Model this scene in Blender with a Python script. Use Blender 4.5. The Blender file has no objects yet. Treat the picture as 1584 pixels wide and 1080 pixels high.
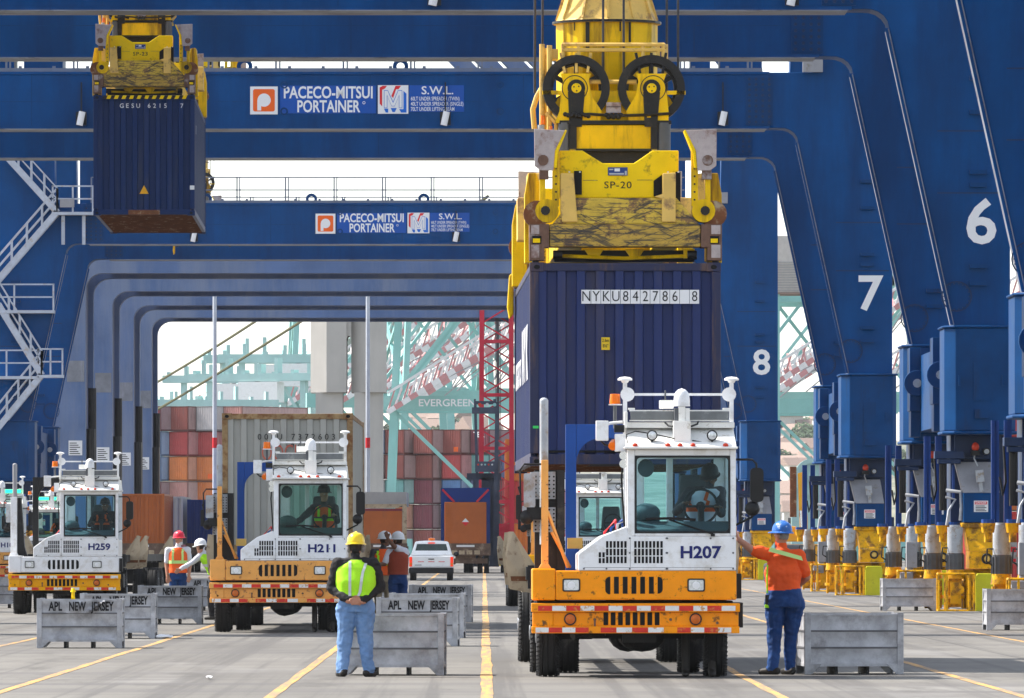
import bpy, bmesh, math, random
import numpy as np
from mathutils import Vector, Matrix, noise as mnoise
R = math.radians
random.seed(7)
S = bpy.context.scene
COL = S.collection
# ---------------------------------------------------------------- camera (horizon low in the frame: a level camera with lens shift)
F = 13000.0; VX = 748.0; VY = 836.0; EYE = 1.65
cd = bpy.data.cameras.new('camera'); cam = bpy.data.objects.new('camera', cd); COL.objects.link(cam)
cam.location = (0, 0, EYE); cam.rotation_euler = (R(90), 0, 0)
cd.sensor_width = 36.0; cd.lens = F / 1584 * 36.0
cd.shift_x = (792 - VX) / 1584; cd.shift_y = (VY - 540) / 1584
HAZE_TOP = 70.0
cd.clip_start = 1.0; cd.clip_end = 20000
S.camera = cam
# ---------------------------------------------------------------- sky, sun, exposure
SUN_AZ_VEC = Vector((-0.72, 0.32, 0.86)).normalized()      # towards the sun: left, a little beyond the trucks, high
W = bpy.data.worlds.new('World'); S.world = W; W.use_nodes = True
wn = W.node_tree
for n in list(wn.nodes): wn.nodes.remove(n)
sky = wn.nodes.new('ShaderNodeTexSky'); sky.sky_type = 'NISHITA'; sky.sun_disc = False
sky.sun_elevation = math.asin(SUN_AZ_VEC.z)
sky.sun_rotation = math.atan2(SUN_AZ_VEC.x, SUN_AZ_VEC.y)
sky.air_density = 1.0; sky.dust_density = 1.0; sky.ozone_density = 1.0; sky.altitude = 0
bg = wn.nodes.new('ShaderNodeBackground'); bg.inputs['Strength'].default_value = 0.14
out = wn.nodes.new('ShaderNodeOutputWorld')
hsv = wn.nodes.new('ShaderNodeHueSaturation'); hsv.inputs['Saturation'].default_value = .5      # thin bright high cloud: a whiter sky
wn.links.new(sky.outputs[0], hsv.inputs['Color']); wn.links.new(hsv.outputs[0], bg.inputs[0]); wn.links.new(bg.outputs[0], out.inputs[0])
ld = bpy.data.lights.new('sun', 'SUN'); ld.energy = 4.5; ld.angle = R(0.5); ld.color = (1.0, 0.95, 0.87)
lo = bpy.data.objects.new('sun', ld); COL.objects.link(lo)
lo.rotation_euler = (-SUN_AZ_VEC).to_track_quat('-Z', 'Y').to_euler()
S.view_settings.view_transform = 'Standard'; S.view_settings.look = 'None'
S.view_settings.exposure = 1.22; S.view_settings.gamma = 1.0
S.view_settings.use_curve_mapping = False
S.render.engine = 'CYCLES'
try:
    S.cycles.use_denoising = True; S.cycles.max_bounces = 6; S.cycles.diffuse_bounces = 3
    S.cycles.glossy_bounces = 3; S.cycles.transmission_bounces = 4; S.cycles.volume_bounces = 1
    S.cycles.transparent_max_bounces = 12
    S.cycles.sample_clamp_indirect = 6
except Exception: pass
# ---------------------------------------------------------------- helpers
def px(x, y, Y):
    """point of the place seen at photo pixel x,y and standing Y metres away"""
    return Vector(((x - VX) * Y / F, Y, EYE + (VY - y) * Y / F))
class MB:
    def __init__(s): s.v = []; s.f = []; s.mi = []; s.m = 0; s.T = None
    def mat(s, i): s.m = i; return s
    def add(s, vs, fs):
        b = len(s.v)
        if s.T is not None: vs = [s.T @ Vector(v) for v in vs]
        s.v += [tuple(v) for v in vs]; s.f += [tuple(b + i for i in f) for f in fs]; s.mi += [s.m] * len(fs)
        return s
    def hexa(s, p): return s.add(p, [(0,3,2,1),(4,5,6,7),(0,1,5,4),(1,2,6,5),(2,3,7,6),(3,0,4,7)])
    def box(s, x0, x1, y0, y1, z0, z1):
        return s.hexa([(x0,y0,z0),(x1,y0,z0),(x1,y1,z0),(x0,y1,z0),(x0,y0,z1),(x1,y0,z1),(x1,y1,z1),(x0,y1,z1)])
    def prism(s, a, b):
        n = len(a)
        return s.add(list(a) + list(b), [tuple(range(n))[::-1], tuple(range(n, 2*n))] + [(i, (i+1) % n, n + (i+1) % n, n + i) for i in range(n)])
    def py(s, poly, y0, y1): return s.prism([(x, y0, z) for x, z in poly], [(x, y1, z) for x, z in poly])
    def pxx(s, poly, x0, x1): return s.prism([(x0, y, z) for y, z in poly], [(x1, y, z) for y, z in poly])
    def pz(s, poly, z0, z1): return s.prism([(x, y, z0) for x, y in poly], [(x, y, z1) for x, y in poly])
    def quad(s, a, b, c, d): return s.add([a, b, c, d], [(0,1,2,3)])
    def cyl(s, p, q, r, r2=None, n=12):
        p = Vector(p); q = Vector(q); r2 = r if r2 is None else r2
        d = (q - p).normalized(); u = d.orthogonal().normalized(); w = d.cross(u)
        A = [p + (u*math.cos(2*math.pi*i/n) + w*math.sin(2*math.pi*i/n))*r for i in range(n)]
        B = [q + (u*math.cos(2*math.pi*i/n) + w*math.sin(2*math.pi*i/n))*r2 for i in range(n)]
        return s.prism(A, B)
    def tube(s, pts, r, n=6):
        pts = [Vector(p) for p in pts]; rings = []; u = None
        for i, p in enumerate(pts):
            d = (pts[min(i+1, len(pts)-1)] - pts[max(i-1, 0)]).normalized()
            u = d.orthogonal().normalized() if u is None else (u - d * u.dot(d)).normalized()
            w = d.cross(u); rr = r[i] if isinstance(r, (list, tuple)) else r
            rings.append([p + (u*math.cos(2*math.pi*k/n) + w*math.sin(2*math.pi*k/n))*rr for k in range(n)])
        return s.loft(rings)
    def loft(s, rings, cap=True):
        n = len(rings[0]); vs = [v for r_ in rings for v in r_]; fs = []
        for i in range(len(rings)-1):
            for k in range(n): fs.append((i*n+k, i*n+(k+1) % n, (i+1)*n+(k+1) % n, (i+1)*n+k))
        if cap: fs += [tuple(range(n))[::-1], tuple(range((len(rings)-1)*n, len(rings)*n))]
        return s.add(vs, fs)
    def bar(s, p, q, w, h, up=(0, 0, 1)):
        p = Vector(p); q = Vector(q); d = (q-p).normalized(); up = Vector(up)
        if abs(d.dot(up)) > .98: up = Vector((0, 1, 0))
        a = d.cross(up).normalized()*w/2; b = a.cross(d).normalized()*h/2
        return s.hexa([p-a-b, p+a-b, q+a-b, q-a-b, p-a+b, p+a+b, q+a+b, q-a+b])
    def ell(s, c, r, nu=16, nv=8, T=None):
        c = Vector(c); rings = []
        for j in range(nv+1):
            t = -math.pi/2 + math.pi*j/nv; cr = max(math.cos(t), .02)
            ring = [Vector((r[0]*cr*math.cos(2*math.pi*k/nu), r[1]*cr*math.sin(2*math.pi*k/nu), r[2]*math.sin(t))) for k in range(nu)]
            if T is not None: ring = [T @ v for v in ring]
            rings.append([c + v for v in ring])
        return s.loft(rings)
    def lathe(s, c, prof, n=20, axis='z'):
        c = Vector(c); rings = []
        for r_, h in prof:
            ring = []
            for k in range(n):
                a, b = r_*math.cos(2*math.pi*k/n), r_*math.sin(2*math.pi*k/n)
                ring.append(c + (Vector((a, b, h)) if axis == 'z' else Vector((h, a, b)) if axis == 'x' else Vector((a, h, b))))
            rings.append(ring)
        return s.loft(rings)
    def ring(s, c, ro, ri, y0, y1, n=24, axis='y', a0=0, a1=2*math.pi):
        c = Vector(c); full = abs(a1-a0) > 6.28; m = n if full else n+1
        def P(r_, t, h): 
            a, b = r_*math.cos(t), r_*math.sin(t)
            return c + (Vector((a, h, b)) if axis == 'y' else Vector((h, a, b)) if axis == 'x' else Vector((a, b, h)))
        vs = []; fs = []
        for k in range(m):
            t = a0 + (a1-a0)*k/n
            vs += [P(ro, t, y0), P(ro, t, y1), P(ri, t, y1), P(ri, t, y0)]
        for k in range(n):
            k2 = (k+1) % m
            for j in range(4): fs.append((4*k+j, 4*k+(j+1) % 4, 4*k2+(j+1) % 4, 4*k2+j))
        if not full: fs += [(0,1,2,3), (4*n+3,4*n+2,4*n+1,4*n)]
        return s.add(vs, fs)
    def build(s, name, mats, parent=None, smooth=None, bevel=0, loc=None, rot=None):
        me = bpy.data.meshes.new(name); me.from_pydata(s.v, [], s.f)
        for m_ in (mats if isinstance(mats, (list, tuple)) else [mats]): me.materials.append(m_)
        me.polygons.foreach_set('material_index', s.mi)
        bm = bmesh.new(); bm.from_mesh(me); bmesh.ops.recalc_face_normals(bm, faces=bm.faces); bm.to_mesh(me); bm.free()
        if smooth:
            me.polygons.foreach_set('use_smooth', [True]*len(me.polygons))
            me.set_sharp_from_angle(angle=R(smooth))
        me.update()
        o = bpy.data.objects.new(name, me); COL.objects.link(o)
        if parent: o.parent = parent
        if loc: o.location = loc
        if rot: o.rotation_euler = rot
        if bevel:
            b = o.modifiers.new('bevel', 'BEVEL'); b.width = bevel; b.segments = 2; b.limit_method = 'ANGLE'; b.angle_limit = R(40)
        return o
def thing(name, label, cat, loc=(0,0,0), rz=0, group=None):
    o = bpy.data.objects.new(name, None); COL.objects.link(o); o.location = loc; o.rotation_euler = (0, 0, rz)
    o.empty_display_size = .3
    return tag(o, label, cat, group)
def tag(o, label=None, cat=None, group=None, kind=None):
    if label: o['label'] = label
    if cat: o['category'] = cat
    if group: o['group'] = group
    if kind: o['kind'] = kind
    return o
def copy_tree(o, parent=None):
    c = o.copy(); COL.objects.link(c)
    if parent: c.parent = parent
    for ch in list(o.children): copy_tree(ch, c)
    return c
def kids(o):
    r = []
    for c in o.children: r.append(c); r += kids(c)
    return r
_tx = {}
def text(body, size, mat, name='lettering', parent=None, loc=(0,0,0), bold=.0, sx=1.0, sp=1.0, depth=.003, align='CENTER', rot=(0,0,0), fit=None):
    """raised lettering standing in the xz plane, read from -y; fit = wanted width"""
    cu = bpy.data.curves.new(name, 'FONT'); cu.body = body; cu.size = size; cu.offset = bold*size; cu.extrude = depth/2
    cu.align_x = align; cu.align_y = 'CENTER'; cu.space_character = sp; cu.resolution_u = 3
    t = bpy.data.objects.new(name, cu); COL.objects.link(t)
    dg = bpy.context.evaluated_depsgraph_get()
    me = bpy.data.meshes.new_from_object(t.evaluated_get(dg))
    bpy.data.objects.remove(t); bpy.data.curves.remove(cu)
    n = len(me.vertices); co = np.empty(n*3); me.vertices.foreach_get('co', co); co = co.reshape(-1, 3)
    if fit: sx = fit / max(1e-6, co[:, 0].max() - co[:, 0].min())
    co2 = np.stack([co[:, 0]*sx, -co[:, 2], co[:, 1]], 1)
    me.vertices.foreach_set('co', co2.ravel()); me.materials.clear(); me.materials.append(mat); me.name = name; me.update()
    o = bpy.data.objects.new(name, me); COL.objects.link(o)
    o.location = loc; o.rotation_euler = rot
    if parent: o.parent = parent
    return o
# ---------------------------------------------------------------- materials
def mat(name, col, rough=.5, metal=0, var=.10, vs=2.5, dirt=0, dcol=(.10,.07,.05), ds=3, streak=0, bump=0, bs=40, spec=.25, rand=0, coat=0, emit=None, es=1, dsoft=.12):
    m = bpy.data.materials.new(name); m.use_nodes = True; nt = m.node_tree; N = nt.nodes; L = nt.links
    b = N['Principled BSDF']
    b.inputs['Roughness'].default_value = rough; b.inputs['Metallic'].default_value = metal
    b.inputs['Specular IOR Level'].default_value = spec
    if coat: b.inputs['Coat Weight'].default_value = coat; b.inputs['Coat Roughness'].default_value = .12
    if emit: b.inputs['Emission Color'].default_value = (*emit, 1); b.inputs['Emission Strength'].default_value = es
    tc = N.new('ShaderNodeTexCoord'); src = tc.outputs['Object']
    oi = N.new('ShaderNodeObjectInfo')
    off = N.new('ShaderNodeVectorMath'); off.operation = 'ADD'
    mul = N.new('ShaderNodeMath'); mul.operation = 'MULTIPLY'; mul.inputs[1].default_value = 37.0
    L.new(oi.outputs['Random'], mul.inputs[0]); L.new(src, off.inputs[0]); L.new(mul.outputs[0], off.inputs[1]); src = off.outputs[0]
    n1 = N.new('ShaderNodeTexNoise'); n1.inputs['Scale'].default_value = vs; n1.inputs['Detail'].default_value = 6; n1.inputs['Roughness'].default_value = .62
    L.new(src, n1.inputs['Vector'])
    mr = N.new('ShaderNodeMapRange'); mr.inputs[1].default_value = .3; mr.inputs[2].default_value = .7
    mr.inputs[3].default_value = 1-var; mr.inputs[4].default_value = 1+var
    L.new(n1.outputs[0], mr.inputs[0])
    vm = N.new('ShaderNodeVectorMath'); vm.operation = 'SCALE'; vm.inputs[0].default_value = col; L.new(mr.outputs[0], vm.inputs['Scale'])
    cur = vm.outputs[0]
    if rand:
        r2 = N.new('ShaderNodeMapRange'); r2.inputs[3].default_value = 1-rand; r2.inputs[4].default_value = 1+rand
        L.new(oi.outputs['Random'], r2.inputs[0]); v2 = N.new('ShaderNodeVectorMath'); v2.operation = 'SCALE'
        L.new(cur, v2.inputs[0]); L.new(r2.outputs[0], v2.inputs['Scale']); cur = v2.outputs[0]
    if dirt:
        mp = N.new('ShaderNodeMapping'); mp.inputs['Scale'].default_value = (1, 1, .12 if streak else 1)
        L.new(src, mp.inputs[0])
        n2 = N.new('ShaderNodeTexNoise'); n2.inputs['Scale'].default_value = ds; n2.inputs['Detail'].default_value = 9; n2.inputs['Roughness'].default_value = .68
        L.new(mp.outputs[0], n2.inputs['Vector'])
        rp = N.new('ShaderNodeMapRange'); t = .72 - .3*dirt
        rp.inputs[1].default_value = t-dsoft/2; rp.inputs[2].default_value = t+dsoft/2; rp.inputs[3].default_value = 0; rp.inputs[4].default_value = .9
        L.new(n2.outputs[0], rp.inputs[0])
        mx = N.new('ShaderNodeMix'); mx.data_type = 'RGBA'
        L.new(rp.outputs[0], mx.inputs['Factor']); L.new(cur, mx.inputs['A']); mx.inputs['B'].default_value = (*dcol, 1); cur = mx.outputs['Result']
    L.new(cur, b.inputs['Base Color'])
    rr = N.new('ShaderNodeMapRange'); rr.inputs[3].default_value = max(.03, rough*.75); rr.inputs[4].default_value = min(1, rough*1.25)
    L.new(n1.outputs[0], rr.inputs[0]); L.new(rr.outputs[0], b.inputs['Roughness'])
    if bump:
        nb = N.new('ShaderNodeTexNoise'); nb.inputs['Scale'].default_value = bs; nb.inputs['Detail'].default_value = 5; L.new(src, nb.inputs['Vector'])
        bp = N.new('ShaderNodeBump'); bp.inputs['Strength'].default_value = bump; bp.inputs['Distance'].default_value = .02
        L.new(nb.outputs[0], bp.inputs['Height']); L.new(bp.outputs[0], b.inputs['Normal'])
    return m
def scuffed(name, base, a=(.03,.03,.035), bcol=(.16,.08,.05), amount=.5):
    """yellow paint covered in crossing black scrapes and rust"""
    m = mat(name, base, .5, var=.25, vs=4, dirt=.56, dcol=bcol, ds=4, dsoft=.08); nt = m.node_tree; N = nt.nodes; L = nt.links
    b = N['Principled BSDF']; cur = b.inputs['Base Color'].links[0].from_socket
    tc = N.new('ShaderNodeTexCoord')
    for k, (rot, sc) in enumerate(((.45, (1.6, 3, 11)), (-.35, (1.9, 3, 13)), (.05, (1.2, 2, 20)), (.02, (.9, 2, 30)))):
        mp = N.new('ShaderNodeMapping'); mp.vector_type = 'TEXTURE'; mp.inputs['Rotation'].default_value = (0, rot, 0); mp.inputs['Scale'].default_value = tuple(1/v for v in sc)
        mp.inputs['Location'].default_value = (k*3.1, 0, k*1.7)
        L.new(tc.outputs['Object'], mp.inputs[0])
        nz = N.new('ShaderNodeTexNoise'); nz.inputs['Scale'].default_value = 1.3; nz.inputs['Detail'].default_value = 4; nz.inputs['Roughness'].default_value = .7; nz.inputs['Distortion'].default_value = .6
        L.new(mp.outputs[0], nz.inputs['Vector'])
        mr = N.new('ShaderNodeMapRange'); mr.inputs[1].default_value = .615-.1*amount; mr.inputs[2].default_value = .675-.1*amount; mr.inputs[4].default_value = .8
        L.new(nz.outputs[0], mr.inputs[0])
        mx = N.new('ShaderNodeMix'); mx.data_type = 'RGBA'; L.new(mr.outputs[0], mx.inputs['Factor']); L.new(cur, mx.inputs['A']); mx.inputs['B'].default_value = (*a, 1); cur = mx.outputs['Result']
    L.new(cur, b.inputs['Base Color']); return m
def glass(name, tint=(.55,.75,.8), dark=.0, refl=.25):
    """thin window pane: tinted see-through sheet with a clear reflection"""
    m = bpy.data.materials.new(name); m.use_nodes = True; nt = m.node_tree; N = nt.nodes; L = nt.links
    for n in list(N): N.remove(n)
    o = N.new('ShaderNodeOutputMaterial'); tr = N.new('ShaderNodeBsdfTransparent'); tr.inputs[0].default_value = (*tint, 1)
    gl = N.new('ShaderNodeBsdfGlossy'); gl.inputs['Roughness'].default_value = .02
    fr = N.new('ShaderNodeFresnel'); fr.inputs[0].default_value = 1.22
    ad = N.new('ShaderNodeMath'); ad.operation = 'ADD'; ad.inputs[1].default_value = refl; L.new(fr.outputs[0], ad.inputs[0])
    mx = N.new('ShaderNodeMixShader'); L.new(ad.outputs[0], mx.inputs[0]); L.new(tr.outputs[0], mx.inputs[1]); L.new(gl.outputs[0], mx.inputs[2]); L.new(mx.outputs[0], o.inputs[0])
    return m
BLUE = (.0002, .056, .20)
M = dict(
    blue=mat('crane_blue_paint', BLUE, .42, spec=.06, var=.22, vs=.35, dirt=.42, dcol=(.003,.028,.10), ds=.8, streak=1, dsoft=.3, bump=.05, bs=3),
    blue2=mat('crane_plate_blue', (.0002,.043,.15), .45, spec=.08, var=.2, vs=1.2, dirt=.3, dcol=(.015,.03,.07), ds=2, streak=1),
    flange=mat('sheen_flange', (.20,.215,.25), .5, var=.25, vs=.8, dirt=.5, dcol=(.10,.10,.12), ds=1.2),  # pale tone stands in for bright grazing reflections on edges and undersides
    bluedark=mat('crane_dark_blue', (.006,.025,.08), .4, var=.2, vs=2),
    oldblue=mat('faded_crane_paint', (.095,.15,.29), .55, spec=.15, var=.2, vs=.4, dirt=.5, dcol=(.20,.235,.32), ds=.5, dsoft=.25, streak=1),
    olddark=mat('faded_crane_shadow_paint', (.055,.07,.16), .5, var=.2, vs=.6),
    patch=mat('grey_primer_patch', (.2,.21,.24), .6, var=.2, vs=2, dirt=.4, dcol=(.28,.29,.34), ds=3, streak=1),
    wht=mat('white_paint', (.78,.78,.77), .4, var=.04, vs=3, dirt=.12, dcol=(.45,.4,.33), ds=5, dsoft=.2),
    sign=mat('sign_white', (.75,.75,.76), .5, var=.03), signblue=mat('sign_blue', (.0,.07,.36), .4, var=.05), signor=mat('sign_orange', (.8,.12,.01), .5, var=.04), signred=mat('sign_red', (.65,.02,.03), .5, var=.04), signb2=mat('sign_mid_blue', (.01,.13,.55), .5, var=.04),
    galv=mat('galvanised_steel', (.40,.41,.43), .55, .35, var=.18, vs=6, dirt=.25, dcol=(.2,.2,.21), ds=6),
    rail=mat('railing_pale_blue_grey', (.15,.17,.22), .5, var=.12, dirt=.2, dcol=(.3,.2,.14), ds=6),
    railw=mat('stair_white_paint', (.42,.46,.54), .5, var=.15, dirt=.3, dcol=(.4,.3,.2), ds=4),
    yel=mat('spreader_yellow', (.80,.50,.004), .45, spec=.12, var=.16, vs=2, dirt=.52, dcol=(.13,.065,.015), ds=3.2, streak=1, dsoft=.16),
    yel2=mat('clean_yellow', (.84,.56,.003), .42, spec=.12, var=.1, vs=2, dirt=.3, dcol=(.15,.08,.02), ds=5),
    pale=mat('worn_pale_yellow', (.68,.44,.11), .55, var=.12, dirt=.42, dcol=(.25,.14,.07), ds=4),
    scuff=scuffed('scuffed_yellow', (.62,.42,.05)),
    scuff2=scuffed('scuffed_end_beam', (.5,.32,.05), bcol=(.11,.055,.035), amount=.75),
    rust=mat('rusty_steel', (.15,.085,.06), .8, .1, var=.3, vs=6, dirt=.4, dcol=(.33,.3,.3), ds=5, bump=.2),
    rusty=mat('rust_brown_frame', (.16,.06,.025), .8, var=.35, vs=5, dirt=.35, dcol=(.36,.3,.2), ds=5),
    worn=mat('bare_scraped_steel', (.42,.36,.35), .55, .3, var=.2, vs=8, dirt=.5, dcol=(.19,.11,.09), ds=4),
    grease=mat('black_grease', (.014,.013,.013), .38, var=.4, vs=4, dirt=.3, dcol=(.06,.045,.03), ds=5, bump=.2),
    black=mat('black_rubber', (.018,.018,.019), .75, var=.3, vs=5, dirt=.22, dcol=(.09,.085,.08), ds=3),
    blackp=mat('black_plastic', (.012,.012,.013), .4, var=.2), dark=mat('dark_recess', (.008,.008,.009), .8, var=.2),
    tyre=mat('tyre_rubber', (.021,.021,.022), .8, var=.35, vs=6, dirt=.3, dcol=(.075,.07,.065), ds=5, bump=.15),
    steel=mat('rope_steel', (.05,.05,.055), .5, .4, var=.3, vs=20),
    gmot=mat('motor_light_grey', (.36,.38,.41), .45, var=.18, vs=4, dirt=.5, dcol=(.25,.2,.15), ds=6), gmot2=mat('motor_dark_grey', (.10,.105,.115), .5, var=.2, vs=4),
    bogie=mat('bogie_yellow', (.70,.35,.004), .5, spec=.15, var=.2, vs=3, dirt=.56, dcol=(.16,.075,.02), ds=4), bogie2=mat('green_yellow_box', (.52,.5,.015), .5, var=.1, vs=3, dirt=.2, dcol=(.2,.15,.03), ds=4),
    gpanel=mat('grey_cover_panel', (.27,.27,.29), .6, var=.12, vs=3, dirt=.3, dcol=(.18,.15,.12), ds=3),
    white=mat('truck_white', (.77,.775,.79), .32, var=.06, vs=3, dirt=.3, dcol=(.5,.46,.40), ds=5, coat=.15, dsoft=.25),
    whiter=mat('truck_roof_white', (.79,.78,.74), .38, var=.07, vs=4, dirt=.27, dcol=(.38,.33,.25), ds=7, dsoft=.12),
    orange=mat('truck_orange', (.88,.29,.002), .4, spec=.15, var=.12, vs=3, dirt=.38, dcol=(.16,.06,.015), ds=7, dsoft=.06, coat=.1),
    peach=mat('faded_orange', (.76,.35,.085), .45, var=.12, vs=3, dirt=.38, dcol=(.3,.12,.05), ds=9, dsoft=.04),
    truckyel=mat('truck_yellow', (.82,.38,.003), .4, spec=.15, var=.08, vs=3, dirt=.2, dcol=(.2,.1,.03), ds=9, dsoft=.04),
    tapeR=mat('tape_red', (.6,.03,.02), .35, var=.15, vs=9, dirt=.46, dcol=(.6,.2,.05), ds=14, dsoft=.04), tapeW=mat('tape_white', (.72,.7,.68), .35, var=.1, vs=9, dirt=.46, dcol=(.5,.22,.05), ds=14, dsoft=.04),
    navy=mat('rack_blue', (.005,.05,.24), .4, var=.12, vs=3), letter=mat('letter_navy', (.012,.018,.13), .5, var=.05), letk=mat('letter_black', (.012,.012,.015), .6, var=.1),
    lens=mat('lamp_lens', (.6,.62,.63), .12, .3, var=.3, vs=30), amber=mat('amber_lens', (.8,.16,.005), .2, var=.1, vs=20), amb2=mat('fog_lens', (.55,.13,.02), .25, var=.2, vs=25), redl=mat('red_lens', (.6,.05,.02), .25, var=.1), chrome=mat('bright_metal', (.6,.6,.6), .25, .9, var=.1),
    interior=mat('cab_interior', (.06,.075,.08), .8, var=.2), glass=glass('windscreen_glass', (.56,.83,.90), refl=.0), glassg=glass('green_glass', (.55,.8,.74), refl=.0),
    beige=mat('trailer_guide_beige', (.42,.33,.22), .6, var=.15, vs=3, dirt=.42, dcol=(.16,.09,.05), ds=5), chassis=mat('chassis_black', (.02,.02,.021), .6, var=.3, vs=4, dirt=.3, dcol=(.07,.06,.05), ds=4),
    skin=mat('skin', (.42,.2,.13), .5, var=.08, vs=12), skind=mat('skin_dark', (.16,.075,.045), .5, var=.08, vs=12), hair=mat('hair', (.03,.022,.018), .8, var=.3, vs=30), hairg=mat('grey_hair', (.2,.18,.17), .8, var=.3, vs=30),
    jeans=mat('blue_denim', (.13,.24,.45), .85, var=.18, vs=4, dirt=.3, dcol=(.24,.36,.56), ds=4, dsoft=.4, bump=.3, bs=25), jeansd=mat('dark_denim', (.012,.045,.16), .85, var=.3, vs=5, dirt=.2, dcol=(.03,.1,.27), ds=5, dsoft=.25, bump=.3, bs=25),
    jacket=mat('black_jacket', (.016,.015,.017), .85, var=.3, vs=8, bump=.4, bs=14), shirto=mat('orange_shirt', (.72,.085,.014), .85, var=.1, vs=5, bump=.35, bs=9), vesty=mat('lime_vest', (.36,.74,.015), .65, var=.07, vs=6, bump=.3, bs=10), vesto=mat('orange_vest', (.82,.11,.015), .7, var=.08, vs=6, bump=.3, bs=12), vestm=mat('maroon_vest', (.28,.05,.025), .8, var=.1, vs=6, bump=.3), lime2=mat('pale_lime_band', (.5,.72,.25), .6, var=.06), band=mat('reflective_band', (.48,.5,.5), .4, var=.1),
    shirtw=mat('white_shirt', (.62,.62,.68), .9, var=.08, bump=.3, bs=14), shirtg=mat('dark_grey_shirt', (.05,.05,.055), .9, var=.15, bump=.3), khaki=mat('khaki_trousers', (.3,.24,.16), .9, var=.12, bump=.3), boot=mat('boot', (.025,.022,.02), .6, var=.3),
    haty=mat('yellow_hard_hat', (.8,.56,.01), .28, var=.03, coat=.4), hatb=mat('blue_sticker_hat', (.03,.13,.42), .3, var=.4, vs=14, dirt=.35, dcol=(.55,.6,.66), ds=16, dsoft=.05), hatr=mat('red_hard_hat', (.6,.03,.06), .3, var=.05), hatw=mat('white_hard_hat', (.72,.73,.75), .3, var=.05), hatk=mat('dark_hat', (.03,.03,.03), .6),
    plate=mat('label_plate', (.02,.05,.2), .4, var=.1), led=mat('led_green', (.0,.3,.1), .5, emit=(.02,.9,.35), es=1.2, var=.0), ledk=mat('led_panel_grey', (.16,.17,.175), .35, var=.15, vs=8, dirt=.3, dcol=(.3,.31,.3), ds=5),
    conc=mat('pier_concrete', (.42,.40,.37), .85, var=.10, vs=.25, dirt=.25, dcol=(.3,.29,.28), ds=.4, streak=1, dsoft=.3), teal=mat('hazed_teal', (.24,.49,.46), .5, var=.15, vs=.2), tealp=mat('pale_teal_paint', (.36,.55,.53), .5, var=.15, vs=.2),  # teal paled: distance haze put into the paint colour
    lred=mat('lattice_red', (.55,.025,.05), .45, var=.12, vs=1), strR=mat('hazed_stripe_red', (.52,.24,.24), .5), strW=mat('stripe_white', (.72,.7,.7), .5), olive=mat('cable_olive', (.07,.07,.025), .7, var=.2, vs=1),  # red of the stripes paled towards distance haze
    pole=mat('pole_grey', (.5,.53,.58), .5, var=.12, vs=1.5, dirt=.3, dcol=(.35,.36,.4), ds=2, streak=1), house=mat('house_pale', (.55,.52,.48), .8, var=.1, rand=.3), roof=mat('house_roof', (.25,.18,.15), .8, rand=.3), hill=mat('hillside', (.12,.13,.09), 1, var=.4, vs=.03, dirt=.5, dcol=(.24,.22,.17), ds=.06, dsoft=.2),
    exc=mat('digger_yellow', (.75,.36,.02), .5, var=.12, vs=1), tail=mat('tail_lamp', (.6,.02,.01), .3, emit=(1,.05,.01), es=.25),
)
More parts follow.
